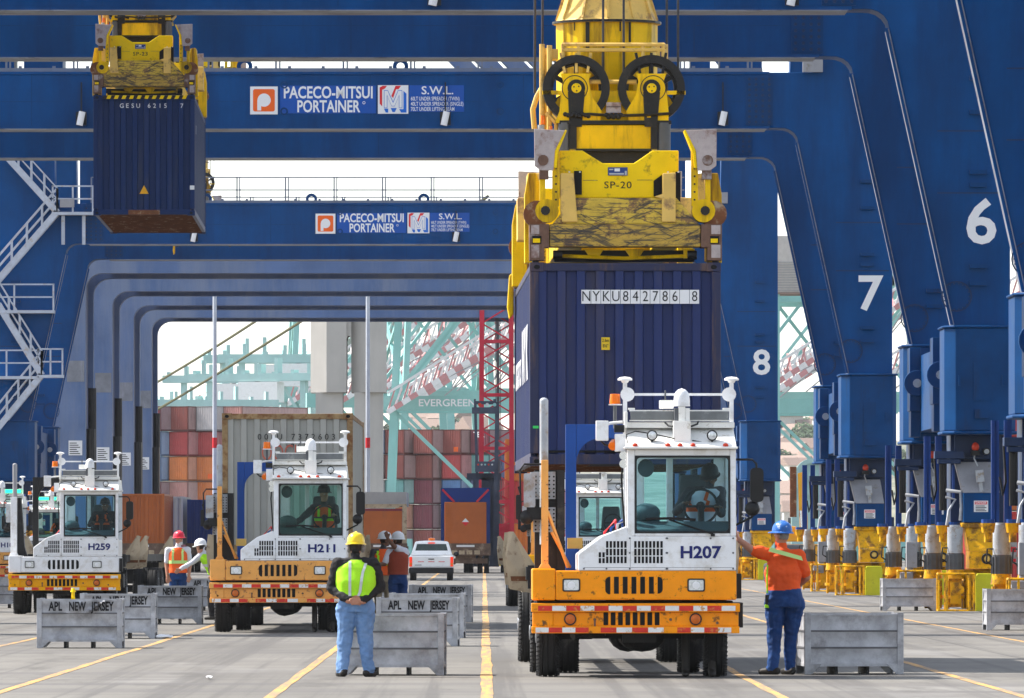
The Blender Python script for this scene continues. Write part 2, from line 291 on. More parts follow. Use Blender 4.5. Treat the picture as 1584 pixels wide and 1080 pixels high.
# ================================================================= SETTING: ground, lane lines
def ground_material():
    m = bpy.data.materials.new('quay_concrete'); m.use_nodes = True; nt = m.node_tree; N = nt.nodes; L = nt.links; b = N['Principled BSDF']
    b.inputs['Roughness'].default_value = .8; b.inputs['Specular IOR Level'].default_value = .35
    tc = N.new('ShaderNodeTexCoord')
    def nz(sc, loc=(0,0,0), detail=6, rough=.6):
        mp = N.new('ShaderNodeMapping'); mp.inputs['Scale'].default_value = sc; mp.inputs['Location'].default_value = loc; L.new(tc.outputs['Object'], mp.inputs[0])
        n = N.new('ShaderNodeTexNoise'); n.inputs['Scale'].default_value = 1; n.inputs['Detail'].default_value = detail; n.inputs['Roughness'].default_value = rough; L.new(mp.outputs[0], n.inputs['Vector']); return n.outputs[0]
    def mr(s, a, b_, c, d):
        r = N.new('ShaderNodeMapRange'); r.inputs[1].default_value = a; r.inputs[2].default_value = b_; r.inputs[3].default_value = c; r.inputs[4].default_value = d; L.new(s, r.inputs[0]); return r.outputs[0]
    def mixc(f, A, B):
        x = N.new('ShaderNodeMix'); x.data_type = 'RGBA'; L.new(f, x.inputs['Factor'])
        for s, k in ((A, 'A'), (B, 'B')):
            if isinstance(s, tuple): x.inputs[k].default_value = (*s, 1)
            else: L.new(s, x.inputs[k])
        return x.outputs['Result']
    big = nz((.25, .035, 1)); base = mixc(mr(big, .35, .65, 0, 1), (.106, .098, .085), (.172, .161, .141))
    fine = nz((3.5, .6, 1), (4, 2, 0), 8, .7); base = mixc(mr(fine, .3, .75, 0, .35), base, (.105, .097, .09))
    trk = nz((2.2, .012, 1), (11, 3, 0), 5, .65); base = mixc(mr(trk, .50, .60, 0, .75), base, (.072, .066, .06))       # wheel tracks along the lanes
    oil = nz((.5, .12, 1), (31, 7, 0), 7, .7); base = mixc(mr(oil, .6, .72, 0, .5), base, (.075, .07, .065))
    pal = nz((.35, .06, 1), (71, 17, 0), 4, .6); base = mixc(mr(pal, .58, .68, 0, .55), base, (.205, .198, .188))          # pale repair patches
    bnd = nz((.035, .42, 1), (5, 1, 0), 5, .7); base = mixc(mr(bnd, .47, .62, 0, .75), base, (.088, .080, .078))    # crane beam shadows painted in as darker cross bands
    stn = nz((.9, .16, 1), (17, 9, 0), 8, .72); base = mixc(mr(stn, .54, .64, 0, .65), base, (.07, .063, .056))
    # slab joints across and along
    sp = N.new('ShaderNodeSeparateXYZ'); L.new(tc.outputs['Object'], sp.inputs[0])
    for ax, per, w in (('Y', 6.0, .035), ('X', 7.5, .02)):
        md = N.new('ShaderNodeMath'); md.operation = 'PINGPONG'; md.inputs[1].default_value = per/2; L.new(sp.outputs[ax], md.inputs[0])
        base = mixc(mr(md.outputs[0], w*.6, w*1.4, .75, 0), base, (.035, .032, .03))
    L.new(base, b.inputs['Base Color'])
    bp = N.new('ShaderNodeBump'); bp.inputs['Strength'].default_value = .25; bp.inputs['Distance'].default_value = .02; L.new(fine, bp.inputs['Height']); L.new(bp.outputs[0], b.inputs['Normal'])
    return m
g = MB(); g.quad((-3000, -60, 0), (3000, -60, 0), (3000, 6000, 0), (-3000, 6000, 0)); gr = g.build('ground', ground_material()); tag(gr, kind='structure')
def line_material():
    m = mat('worn_lane_yellow', (.56, .30, .075), .7, var=.1, vs=4); nt = m.node_tree; N = nt.nodes; L = nt.links; b = N['Principled BSDF']
    cur = b.inputs['Base Color'].links[0].from_socket
    tc = N.new('ShaderNodeTexCoord'); mp = N.new('ShaderNodeMapping'); mp.inputs['Scale'].default_value = (9, .35, 1); L.new(tc.outputs['Object'], mp.inputs[0])
    n = N.new('ShaderNodeTexNoise'); n.inputs['Detail'].default_value = 8; n.inputs['Roughness'].default_value = .75; n.inputs['Scale'].default_value = 1.0; L.new(mp.outputs[0], n.inputs['Vector'])
    r = N.new('ShaderNodeMapRange'); r.inputs[1].default_value = .40; r.inputs[2].default_value = .6; r.inputs[4].default_value = .85; L.new(n.outputs[0], r.inputs[0])
    x = N.new('ShaderNodeMix'); x.data_type = 'RGBA'; L.new(r.outputs[0], x.inputs['Factor']); L.new(cur, x.inputs['A']); x.inputs['B'].default_value = (.15, .14, .125, 1)
    L.new(x.outputs['Result'], b.inputs['Base Color']); return m
LM = line_material()
for X, w, y0, y1 in ((-7.53, .11, 90, 500), (-5.25, .11, 90, 520), (-2.25, .12, 60, 520), (.04, .135, 60, 900), (3.14, .11, 60, 420), (5.7, .11, 60, 420), (8.78, .10, 90, 420)):
    b = MB(); n = int((y1-y0)/3); L_ = []; Rr = []
    for i in range(n+1):
        y = y0 + (y1-y0)*i/n; e = (random.random()-.5)*.02; h = w/2*(1+(random.random()-.5)*.25)
        L_.append((X+e-h, y, .004)); Rr.append((X+e+h, y, .004))
    b.add(L_ + Rr, [(i, n+1+i, n+2+i, i+1) for i in range(n)])
    tag(b.build('lane_marking', LM), kind='structure')
# crane rail slot on the right, flush dark steel strip
b = MB(); b.quad((11.45, 60, .005), (11.6, 60, .005), (11.6, 600, .005), (11.45, 600, .005)); tag(b.build('crane_rail', M['steel']), kind='structure')
# ================================================================= SHIP-TO-SHORE CRANES (blue)
XC = -4.0; HB = 14.06; HT = 15.73; HUP = 21.0
def arc(cx, cz, r, a0, a1, n=8): return [(cx + r*math.cos(R(a0+(a1-a0)*i/n)), cz + r*math.sin(R(a0+(a1-a0)*i/n))) for i in range(n+1)]
def leg_poly(sd):
    """half outline in x (measured outwards from the crane's middle) and z of a tapered leg with its rounded haunch"""
    p = [(15.0, 6.6), (13.47, 13.62)] + [(12.95+.52*math.cos(R(a)), 13.62+(HB-.001-13.62)*math.sin(R(a))) for a in (20, 40, 60, 78)]
    p += [(12.9, HB-.001), (12.6, HB-.001), (12.6, HT), (13.9, HT), (14.0, HUP), (16.3, HUP), (16.3, 6.6)]
    return [(sd*x, z) for x, z in p]
def bolts(b, x0, x1, z0, z1, nx, nz_, y, s=.045, h=.03):
    for i in range(nx):
        for k in range(nz_):
            x = x0+(x1-x0)*i/(nx-1); z = z0+(z1-z0)*k/(nz_-1); b.cyl((x, y, z), (x, y-h, z), s, n=6)
def maker_sign(root, y):
    """maker's plates on the portal beam: orange P square, two lines of lettering, red-blue M square, load table"""
    s7 = 51.26
    X = lambda p: (p-VX)/s7 - XC; Z = lambda q: EYE+(VY-q)/s7
    b = MB(); b.box(X(388), X(430.5), y-.03, y-.004, Z(179), Z(136)); pl = b.build('maker_plate', M['sign'], root)
    b = MB(); w = X(427)-X(391)
    x0, x1, z0, z1 = X(392.5), X(426), Z(174.5), Z(140); r = .06
    poly = arc(x0+r, z1-r, r, 180, 90, 4) + arc(x1-r, z1-r, r, 90, 0, 4) + arc(x1-r, z0+r, r, 0, -90, 4) + arc(x0+r, z0+r, r, -90, -180, 4)
    b.py(poly, y-.034, y-.031); b.build('orange_field', M['signor'], pl)
    b = MB(); cx, cz, rr = X(409.5), Z(157), .2
    b.lathe((cx, y-.038, cz), [(rr, .0), (rr, .003)], 28, 'y'); b.box(X(399), X(405), y-.0385, y-.0352, Z(173), Z(157)); b.build('letter_bowl', M['sign'], pl)
    b = MB(); b.box(X(434), X(582), y-.012, y-.003, Z(177.5), Z(134.5)); b.box(X(633), X(718), y-.012, y-.003, Z(175), Z(134)); pn = b.build('sign_panel', M['signblue'], root)
    text('PACECO-MITSUI', .5, M['sign'], 'sign_lettering', pn, (X(508.5), y-.014, Z(146)), bold=.022, fit=X(577)-X(440))
    text('PORTAINER', .5, M['sign'], 'sign_lettering', pn, (X(508.5), y-.014, Z(167.5)), bold=.022, fit=X(557)-X(460))
    b = MB(); b.ring((X(563.5), y-.016, Z(161)), .045, .03, 0, .003, 12); b.build('registered_mark', M['sign'], pn)
    text('S.W.L.', .34, M['sign'], 'sign_lettering', pn, (X(677), y-.014, Z(142.5)), bold=.012, fit=X(702)-X(653))
    for q, t, e in ((155, '60LT UNDER SPREADER (TWIN)', 711), (163, '40LT UNDER SPREADER (SINGLE)', 717), (171, '70LT UNDER LIFTING BEAM', 703)):
        text(t, .165, M['sign'], 'sign_lettering', pn, (X((636+e)/2), y-.014, Z(q)), bold=.008, fit=X(e)-X(636))
    b = MB(); b.box(X(585), X(632), y-.03, y-.004, Z(178), Z(134)); m2 = b.build('maker_plate', M['sign'], root)
    def P(L_): return [(X(585+47*u), Z(178-44*v)) for u, v in L_]
    b = MB()
    b.mat(0).py(P([(.06,.35),(.06,.92),(.16,.98),(.30,.98),(.23,.88),(.14,.84),(.14,.26)]), y-.034, y-.031)
    b.py(P([(.44,.62),(.58,.98),(.76,.98),(.68,.86),(.6,.86),(.5,.55)]), y-.034, y-.031)
    b.mat(1).py(P([(.94,.10),(.94,.70),(.84,.80),(.84,.16),(.7,.16),(.76,.04),(.94,.04)]), y-.034, y-.031)
    b.py(P([(.2,.18),(.34,.18),(.34,.04),(.26,.04)]), y-.034, y-.031); b.py(P([(.42,.2),(.62,.2),(.56,.06),(.48,.06)]), y-.034, y-.031)
    b.build('letter_shading', [M['signred'], M['signb2']], m2)
    b = MB(); b.py(P([(.2,.2),(.2,.82),(.33,.82),(.5,.42),(.66,.82),(.8,.82),(.8,.2),(.69,.2),(.69,.62),(.55,.26),(.45,.26),(.31,.62),(.31,.2)]), y-.039, y-.035); b.build('letter_edge', M['signb2'], m2)
    b = MB(); b.py(P([(.215,.215),(.215,.8),(.32,.8),(.5,.37),(.67,.8),(.785,.8),(.785,.215),(.705,.215),(.705,.67),(.545,.275),(.455,.275),(.295,.67),(.295,.215)]), y-.044, y-.040); b.build('letter_m', M['sign'], m2)
def portal_frame(root, y, front, d=1.4):
    y0, y1 = y-d/2, y+d/2
    b = MB(); b.box(-12.6, 12.6, y0, y1, HB, HT)
    b.box(-12.6, 12.6, y0-.06, y0, HB-.02, HB+.06); b.box(-12.6, 12.6, y0-.05, y0, HT-.06, HT+.02)
    bm_ = b.build('portal_beam', M['blue'], root)
    b = MB()
    for x in (-9.6, -4.9, .6, 5.2, 9.4): b.box(x-.014, x+.014, y0-.006, y0-.001, HB+.07, HT-.07)
    b.box(-11.8, 11.8, y0-.005, y0-.001, HB+.78, HB+.80); b.build('weld_seam', M['blue2'], bm_)
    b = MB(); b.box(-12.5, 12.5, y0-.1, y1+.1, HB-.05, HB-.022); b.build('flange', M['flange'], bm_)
    b = MB()
    for sd in (-1, 1):
        b = MB(); b.py([(sd*x, z) for x, z in ((11.9, HB+.08), (12.7, HB+.08), (12.7, HT-.1), (11.9, HT-.1))], y0-.045, y0-.001)
        b.mat(1); bolts(b, sd*12.0, sd*12.6, HB+.18, HT-.2, 4, 9, y0-.045); b.build('splice_plate', [M['blue2'], M['bluedark']], bm_)
    for sd in (-1, 1):
        b = MB(); b.py(leg_poly(sd), y0, y1)
        # raised flange along the sloping inner edge, lugs and weld seams
        f = [(sd*x, z) for x, z in ((15.0, 6.68), (13.47, 13.62), (13.37, 13.62), (14.9, 6.68))]
        b.py(f, y0-.05, y0-.002)
        lg = b.build('leg', M['blue'], root, bevel=.02)
        b = MB(); b.hexa([(sd*14.99, y0-.07, 6.68), (sd*14.97, y0-.07, 6.68), (sd*14.97, y1+.05, 6.68), (sd*14.99, y1+.05, 6.68), (sd*13.465, y0-.07, 13.6), (sd*13.44, y0-.07, 13.6), (sd*13.44, y1+.05, 13.6), (sd*13.465, y1+.05, 13.6)]); b.build('flange', M['flange'], lg)  # pale strip: sky sheen of the inner face put into colour
        b = MB()
        for z in (8.0, 7.6, 9.9, 10.2, 11.6, 12.4): b.box(sd*15.55-.2, sd*15.55+.2, y0-.14, y0-.002, z, z+.1)
        b.build('step_bracket', M['blue2'], lg); b = MB()
        for z in (9.75, 11.2): b.box(min(sd*14.6, sd*16.2), max(sd*14.6, sd*16.2), y0-.008, y0-.001, z, z+.03)
        for k in range(18):
            a = 2*math.pi*k/18; b.cyl((sd*15.05+.3*math.cos(a), y0-.001, 7.35+.3*math.sin(a)), (sd*15.05+.3*math.cos(a), y0-.03, 7.35+.3*math.sin(a)), .018, n=5)
        b.ring((sd*15.05, y0-.02, 7.35), .36, .33, 0, .019, 20)
        b.build('inspection_cover', M['bluedark'], lg)
        # foot block with corner chamfers
        b = MB(); x0, x1 = 14.75, 16.4
        b.pz([(sd*(x0+.25), y0-.55), (sd*(x1-.12), y0-.55), (sd*x1, y0-.4), (sd*x1, y1+.4), (sd*x0, y1+.4), (sd*x0, y0-.2)], 4.2, 6.6)
        b.pz([(sd*(x0+.2), y0-.6), (sd*(x1-.1), y0-.6), (sd*(x1+.05), y0-.42), (sd*(x1+.05), y1+.45), (sd*(x0-.05), y1+.45), (sd*(x0-.05), y0-.22)], 6.6, 6.66)
        b.pz([(sd*(x0+.2), y0-.6), (sd*(x1-.1), y0-.6), (sd*(x1+.05), y0-.42), (sd*(x1+.05), y1+.45), (sd*(x0-.05), y1+.45), (sd*(x0-.05), y0-.22)], 4.12, 4.2)
        fb = b.build('leg_foot', M['blue2'], root, bevel=.03)
        b = MB()
        cx = sd*15.6
        b.box(cx-.18, cx+.18, y0-.59, y0-.552, 4.9, 5.8); b.box(cx-.16, cx+.16, y0-.66, y0-.552, 4.5, 4.7)
        for xx in (-.52, .5): b.box(cx+xx-.025, cx+xx+.025, y0-.64, y0-.552, 5.25, 5.5)
        b.build('access_hatch', M['blue2'], fb)
    return bm_
def floodlight(x, y, root, z=HB+.28):
    b = MB(); b.mat(0).box(x-.16, x+.16, y-.16, y-.002, z-.2, z+.2); b.box(x-.02, x+.02, y-.1, y-.002, z+.2, HT-.3)
    b.mat(1); T = Matrix.Translation((x, y-.27, z)) @ Matrix.Rotation(R(12), 4, 'Y'); b.T = T; b.cyl((0, 0, -.22), (0, 0, .2), .1, n=10); b.T = None
    return b.build('floodlight', [M['blackp'], M['sign']], root, smooth=35)
def railing(root, x0, x1, y, z, step=2.03, top=1.1, name='railing', m='rail'):
    b = MB()
    for h in (top, top*.52): b.box(x0, x1, y-.025, y+.025, z+h-.025, z+h+.025)
    b.box(x0, x1, y-.02, y+.02, z, z+.14)
    n = int((x1-x0)/step)
    for i in range(n+1):
        x = x0 + step*i
        b.box(x-.03, x+.03, y-.03, y+.03, z, z+top); b.box(x+.09, x+.14, y-.03, y+.03, z, z+top)
    for i in range(n*2):
        x = x0+step*.5*i+.4; b.box(x-.05, x+.05, y+.3, y+.4, z, z+.22)
    return b.build(name, M[m], root)
def gantry_truck(root, sd, y, full=True):
    """travel bogie under one leg: grey hood, warning box, yellow body, motors, cage"""
    cx = sd*15.55
    X = lambda p: (p-1342)/51.26*1.0 + cx
    Z = lambda q: EYE+(VY-q)/51.26
    b = MB(); b.box(X(1312), X(1376), y+.5, y+2.2, 2.0, 4.15); b.box(X(1316), X(1371), y+.2, y+.5, 3.55, 4.15)
    b.box(X(1291), X(1326), y-.25, y+.3, Z(738), Z(729)); b.box(X(1295), X(1322), y-.2, y+.3, Z(744), Z(738.5))
    bk = b.build('equaliser_beam', M['bluedark'], root, bevel=.01)
    b = MB(); b.hexa([(X(1325), y-.45, Z(779)), (X(1368), y-.45, Z(779)), (X(1368), y+.45, Z(779)), (X(1325), y+.45, Z(779)), (X(1316), y+.05, Z(742)), (X(1363), y+.05, Z(742)), (X(1363), y+.48, Z(742)), (X(1316), y+.48, Z(742))])
    b.build('hood', M['gpanel'], root, bevel=.01)
    b = MB(); b.box(X(1325), X(1367.5), y-.5, y+.49, Z(814.5), Z(779.5)); wb = b.build('warning_box', M['blue2'], root, bevel=.012)
    b = MB(); b.mat(0).box(X(1337), X(1354), y-.52, y-.503, Z(802), Z(788.5)); b.mat(1).box(X(1338), X(1353), y-.525, y-.5205, Z(793), Z(789.5))
    b.mat(2)
    for k in range(4): b.box(X(1339), X(1352-2*(k % 2)), y-.525, y-.5205, Z(801-k*1.9), Z(800.1-k*1.9))
    sg = b.build('warning_sign', [M['sign'], M['signred'], M['letk']], wb)
    text('DANGER', .06, M['sign'], 'sign_lettering', None, (X(1345.5), y-.527, Z(791.2)), bold=.02, fit=X(1352)-X(1339)).parent = wb
    b = MB(); b.mat(0).box(X(1323), X(1377), y-.42, y+1.0, Z(821), Z(815)); b.hexa([(X(1331), y-.7, Z(849)), (X(1367), y-.7, Z(849)), (X(1367), y+.8, Z(849)), (X(1331), y+.8, Z(849)), (X(1327), y-.38, Z(821)), (X(1366), y-.38, Z(821)), (X(1366), y+.8, Z(821)), (X(1327), y+.8, Z(821))])
    b.box(X(1331), X(1367), y-.7, y+.8, Z(870), Z(849.2)); b.box(X(1326), X(1374), y-.3, y+1.2, Z(918), Z(870.5))
    b.py([(X(1367.3), Z(849)), (X(1376), Z(838)), (X(1377), Z(815)), (X(1367.3), Z(815))], y-.2, y+.6)
    b.mat(1).ring((X(1352), y-.76, Z(858)), .13, .085, 0, .08, 16); b.mat(2).cyl((X(1352), y-.75, Z(858)), (X(1352), y-.69, Z(858)), .07, n=12)
    b.build('bogie_body', [M['bogie'], M['blackp'], M['pale']], root, smooth=30, bevel=.012)
    b = MB(); b.py([(X(1337.5), Z(922)), (X(1337.5), Z(880)), (X(1340), Z(875.5)), (X(1362), Z(875.5)), (X(1364), Z(880)), (X(1364), Z(922))], y-1.0, y-.1); b.build('buffer_box', M['bogie2'], root, bevel=.02)
    for k, (p, yy) in enumerate(((1315, y-.35), (1292, y+.9))):
        b = MB(); b.mat(0).cyl((X(p), yy, Z(851)), (X(p), yy, Z(820)), .185, n=18); b.cyl((X(p), yy, Z(820)), (X(p), yy, Z(817.5)), .13, n=14)
        b.mat(1).cyl((X(p), yy, Z(871)), (X(p), yy, Z(851.2)), .2, n=18)
        for j in range(14):
            a = 2*math.pi*j/14; b.bar((X(p)+.21*math.cos(a), yy+.21*math.sin(a), Z(871)), (X(p)+.21*math.cos(a), yy+.21*math.sin(a), Z(853)), .02, .03)
        b.mat(2).cyl((X(p), yy, Z(882)), (X(p), yy, Z(871.2)), .23, .2, n=14); b.box(X(p)-.15, X(p)+.15, yy-.1, yy+.3, Z(916), Z(882)); b.cyl((X(p), yy, Z(906)), (X(p), yy, Z(902)), .25, n=14); b.box(X(p)-.2, X(p)-.14, yy-.15, yy+.1, Z(918), Z(884)); b.box(X(p)+.17, X(p)+.2, yy-.15, yy+.1, Z(918), Z(884))
        b.box(X(p)-.12, X(p)+.12, yy-.3, yy-.2, Z(912), Z(886)); b.cyl((X(p)+.1, yy-.3, Z(895)), (X(p)+.1, yy-.36, Z(895)), .1, n=10)
        b.mat(3).tube([(X(p)-.2, yy-.05, Z(862)), (X(p)-.32, yy-.12, Z(858)), (X(p)-.3, yy-.1, Z(845)), (X(p)-.18, yy-.05, Z(845))], .02)
        b.build('drive_motor', [M['gmot'], M['gmot2'], M['bogie'], M['blackp']], root, smooth=35)
    b = MB(); x0, x1, z0, z1 = X(1293), X(1335), Z(920), Z(876); y0, y1 = y-1.35, y-.62; t = .028
    for yy in (y0, y1):
        for z in (z0, z1): b.cyl((x0, yy, z), (x1, yy, z), t, n=6)
        for x in (x0, x0+(x1-x0)*.22, x1-(x1-x0)*.14, x1): b.cyl((x, yy, z0), (x, yy, z1), t, n=6)
    for x in (x0, x1):
        for z in (z0, z1): b.cyl((x, y0, z), (x, y1, z), t, n=6)
    b.build('guard_cage', M['bogie'], root)
    b = MB(); b.mat(0)
    for p, w in ((1284, .05), (1287.5, .04), (1297.5, .05), (1301, .035)): b.box(X(p)-w, X(p)+w, y+1.0, y+1.12, 1.9, 4.1)
    b.box(X(1313), X(1316), y+.15, y+.3, Z(786), Z(745)); b.mat(2); 
    b.tube([(X(1305), y-.1, Z(776)), (X(1322), y-.2, Z(778)), (X(1323), y-.25, Z(796)), (X(1322), y-.2, Z(812))], .045, 8); b.tube([(X(1304), y-.1, Z(784)), (X(1316), y-.1, Z(787)), (X(1308), y-.15, Z(800)), (X(1305), y-.2, Z(818))], .03, 8)
    b.mat(1); b.tube([(X(1292), y+.3, Z(735)), (X(1294), y+.2, Z(775)), (X(1291), y+.2, Z(789)), (X(1288), y+.3, Z(770))], .025, 6)
    for p in (1303, 1301): b.cyl((X(p), y+.2, Z(800)), (X(p), y+.2, Z(738)), .07, n=8)
    b.build('service_pipes', [M['navy'], M['blackp'], M['galv']], root, smooth=35)
    for p in (1276, 1302, 1316.5):
        b = MB(); b.mat(0).cyl((X(p), y+.4, Z(828)), (X(p), y+.4, Z(818)), .13, .16, n=10); b.cyl((X(p), y+.4, Z(838)), (X(p), y+.4, Z(828)), .08, n=8)
        b.mat(1).cyl((X(p), y+.4, Z(818)), (X(p), y+.4, Z(814)), .14, n=10); b.build('buffer_spring', [M['bogie'], M['navy']], root, smooth=35)
    b = MB(); b.mat(0).ell((X(1340), y-.12, Z(724)), (.09, .09, .11), 12, 8); b.mat(1).box(X(1335), X(1345), y-.2, y+.2, Z(734), Z(728)); b.cyl((X(1353), y-.3, Z(729.5)), (X(1353), y+.1, Z(729.5)), .085, n=12)
    b.mat(2).cyl((X(1353), y-.31, Z(729.5)), (X(1353), y-.302, Z(729.5)), .06, n=12)
    b.mat(2).T = Matrix.Translation((X(1344.5), y-.42, Z(760))) @ Matrix.Rotation(R(-6), 4, 'Y'); b.box(-.09, .09, -.12, .1, -.12, .16); b.cyl((0, 0, -.35), (0, 0, -.12), .05, n=8); b.T = None
    b.tube([(X(1339), y-.1, Z(732)), (X(1338), y-.3, Z(738)), (X(1342), y-.4, Z(747))], .02)
    b.build('warning_lamp', [M['redl'], M['blackp'], M['gmot']], root, smooth=35)
    if not full:
        b = MB(); b.box(X(1304), X(1318), y-1.0, y-.6, Z(872), Z(838)); b.cyl((X(1309), y-.8, Z(890)), (X(1309), y-.8, Z(872)), .09, n=10); b.box(X(1296), X(1312), y-1.05, y-.55, Z(886), Z(878)); b.build('control_box', M['gpanel'], root, bevel=.015)
    if full:
        b = MB(); b.mat(0).box(X(1378), X(1386), y+.6, y+.9, .05, Z(800)); b.mat(1).box(X(1376), X(1392), y+.55, y+.595, Z(864), Z(838)); b.mat(2).box(X(1377), X(1391), y+.54, y+.549, Z(850), Z(844)); b.box(X(1377), X(1391), y+.54, y+.549, Z(862), Z(858))
        b.build('notice_post', [M['bluedark'], M['gmot'], M['signred']], root)
def make_crane(label, Yf, depth, stairs=False):
    root = thing('gantry_crane', label, 'crane', (XC, Yf, 0), 0, 'blue cranes along the quay')
    portal_frame(root, 0, True); portal_frame(root, depth, False)
    for y, fr in ((0, True), (depth, False)):
        for sd in (-1, 1): pass
    for sd in (-1, 1):
        b = MB(); b.box(min(sd*15.0, sd*16.2), max(sd*15.0, sd*16.2), 1.3, depth-1.3, 4.4, 6.3); sb = b.build('sill_beam', M['blue2'], root)
        for yy in (4.2, depth-4.2):
            b = MB(); xa, xb = 14.72, 15.0
            b.box(min(sd*xa, sd*xb), max(sd*xa, sd*xb), yy-.6, yy+.6, 4.9, 6.5)
            b.py([(sd*14.75, 4.25), (sd*14.75, 4.95), (sd*15.0, 5.6), (sd*15.0, 4.25)], yy-.5, yy+.5)
            b.cyl((sd*14.9, yy-.75, 5.6), (sd*14.9, yy-.6, 5.6), .33, n=18); b.build('hinge_lug', M['blue2'], sb, bevel=.02)
            b = MB(); b.cyl((sd*14.9, yy-.8, 5.6), (sd*14.9, yy-.751, 5.6), .11, n=12); b.build('hinge_pin', M['galv'], sb)
    for sd in (-1, 1):
        for y in (-.2, depth-.4):
            if sd > 0 or True: gantry_truck(root, sd, y, y < 1)
    railing(root, -12.4, 12.4, -.55, HT, name='walkway_railing'); railing(root, -12.4, 12.4, depth+.55, HT, name='walkway_railing')
    b = MB()
    for x in (-7.6, -3.2, 1.5, 6.4):
        b.ring((x, -.35, HT+.2), .24, .12, 0, .06, 16); b.box(x-.24, x+.24, -.35, -.29, HT, HT+.12)
    b.build('lifting_lug', M['blue2'], root)
    for x in (-8.1, 2.85, 11.2): floodlight(x, -.76, root)
    b = MB()
    for x in (-7.7, -2.0, 4.5): 
        for z in (HB+.5, HB+1.3): b.ring((x, -.74, z), .12, .07, 0, .035, 12)
    b.build('cable_eye', M['blue2'], root)
    # inclined louvre plates and braces high up between the frames
    b = MB()
    for k in range(8):
        x = 2.2+k*.82
        b.hexa([(x, 8.2, HT+1.6), (x+.68, 8.2, HT+1.6), (x+.68, 9.0, HT+1.6), (x, 9.0, HT+1.6), (x+1.3, 8.2, HT+.25), (x+1.98, 8.2, HT+.25), (x+1.98, 9.0, HT+.25), (x+1.3, 9.0, HT+.25)])
    b.box(3.4, 10.6, 8.1, 9.1, HT+.05, HT+.24)
    b.build('louvre_plates', M['oldblue'], root)
    for x0, x1 in ((-13.2, -10.5), (-10.2, -9.0), (9.0, 10.0), (10.4, 11.0), (11.3, 12.6)): b = MB(); b.box(x0, x1, 6.0, 8.0, HT+.05, HT+2.1); b.build('machine_cabinet', M['blue'], root)
    for sd in (-1, 1):
        b = MB(); b.bar((sd*13.0, depth-.2, HT+.1), (sd*8.0, depth-.2, HUP+1), .5, .6); b.build('diagonal_brace', M['blue'], root)
        b = MB(); b.box(min(sd*14.2, sd*16.0), max(sd*14.2, sd*16.0), .7, depth-.7, HUP-1.8, HUP-.4); b.build('side_girder', M['blue'], root)
    maker_sign(root, -.71)
    b = MB(); b.box(9.6+4, 10.2+4, -1.0, -.7, HT+.0, HT+.46); b.build('junction_box', M['gpanel'], root)
    if stairs: crane_stairs(root)
    return root
def crane_stairs(root):
    """white zigzag stair with landings in front of the left leg"""
    s = 13000/350.6; y0 = -1.4; y1 = -.75
    Q = lambda p, q: Vector(((p-VX)/s-XC, 0, EYE+(VY-q)/s))
    b = MB()
    def flight(a, c):
        A, C = Q(*a), Q(*c)
        for yy in (y0, y1):
            b.bar((A.x, yy, A.z), (C.x, yy, C.z), .05, .26)
            for h in (.55, 1.0): b.bar((A.x, yy, A.z+h), (C.x, yy, C.z+h), .045, .05)
            for k in range(5):
                P = A.lerp(C, k/4); b.bar((P.x, yy, P.z), (P.x, yy, P.z+1.0), .06, .06)
        n = int(abs(A.z-C.z)/.22)
        for k in range(n):
            P = A.lerp(C, (k+.5)/n); b.box(P.x-.13, P.x+.13, y0, y1, P.z-.02, P.z+.02)
    def landing(a, c):
        A, C = Q(*a), Q(*c)
        b.box(A.x, C.x, y0-.05, y1+.05, A.z-.12, A.z)
        for x in (A.x+.04, (A.x+C.x)/2, C.x-.04): b.box(x-.035, x+.035, y0, y0+.06, A.z, A.z+1.1)
        for h in (.55, 1.08): b.box(A.x, C.x, y0, y0+.05, A.z+h-.03, A.z+h+.03)
    flight((8, 240), (88, 328)); landing((80, 328), (145, 328)); flight((88, 328), (-6, 436))
    flight((-4, 470), (64, 580)); landing((58, 580), (98, 580)); flight((64, 580), (-8, 668)); landing((-40, 480), (84, 480)); landing((-40, 582), (60, 582))
    b.build('access_stair', M['railw'], root)
    b = MB(); b.box(Q(93, 0).x, Q(115, 0).x, y0-.2, y0-.06, Q(0, 321).z, Q(0, 308).z); b.build('floodlight', M['gpanel'], root)
    b = MB()
    for p in (97, 129): b.box(Q(p, 0).x-.07, Q(p, 0).x+.07, y0+.3, y0+.45, Q(0, 378).z, Q(0, 330).z)
    b.build('stair_support', M['railw'], root)
CRANES = []
DEP = 19.2
c8 = make_crane('blue gantry crane with white 8 on its leg, right of the lifted navy container', 352.0, DEP)
for num, Yf, lab in ((8, 352.0, None), (7, 253.6, 'blue gantry crane with white 7 on its leg and the larger maker sign'), (6, 197.0, 'blue gantry crane with white 6 on its leg at right'), (None, 151.8, 'nearest blue gantry crane, its rear leg cut by the right edge')):
    c = c8 if num == 8 else copy_tree(c8)
    c.location.y = Yf
    if lab: c['label'] = lab
    CRANES.append((num, c))
for ch in list(c8.children):
    if ch.name.startswith('louvre'): bpy.data.objects.remove(ch)
for num, c in CRANES:
    if num: text(str(num), 1.45, M['sign'], 'leg_number', c, (15.62, -.715, 9.04), bold=.02, sx=1.05)
crane_stairs(c8)
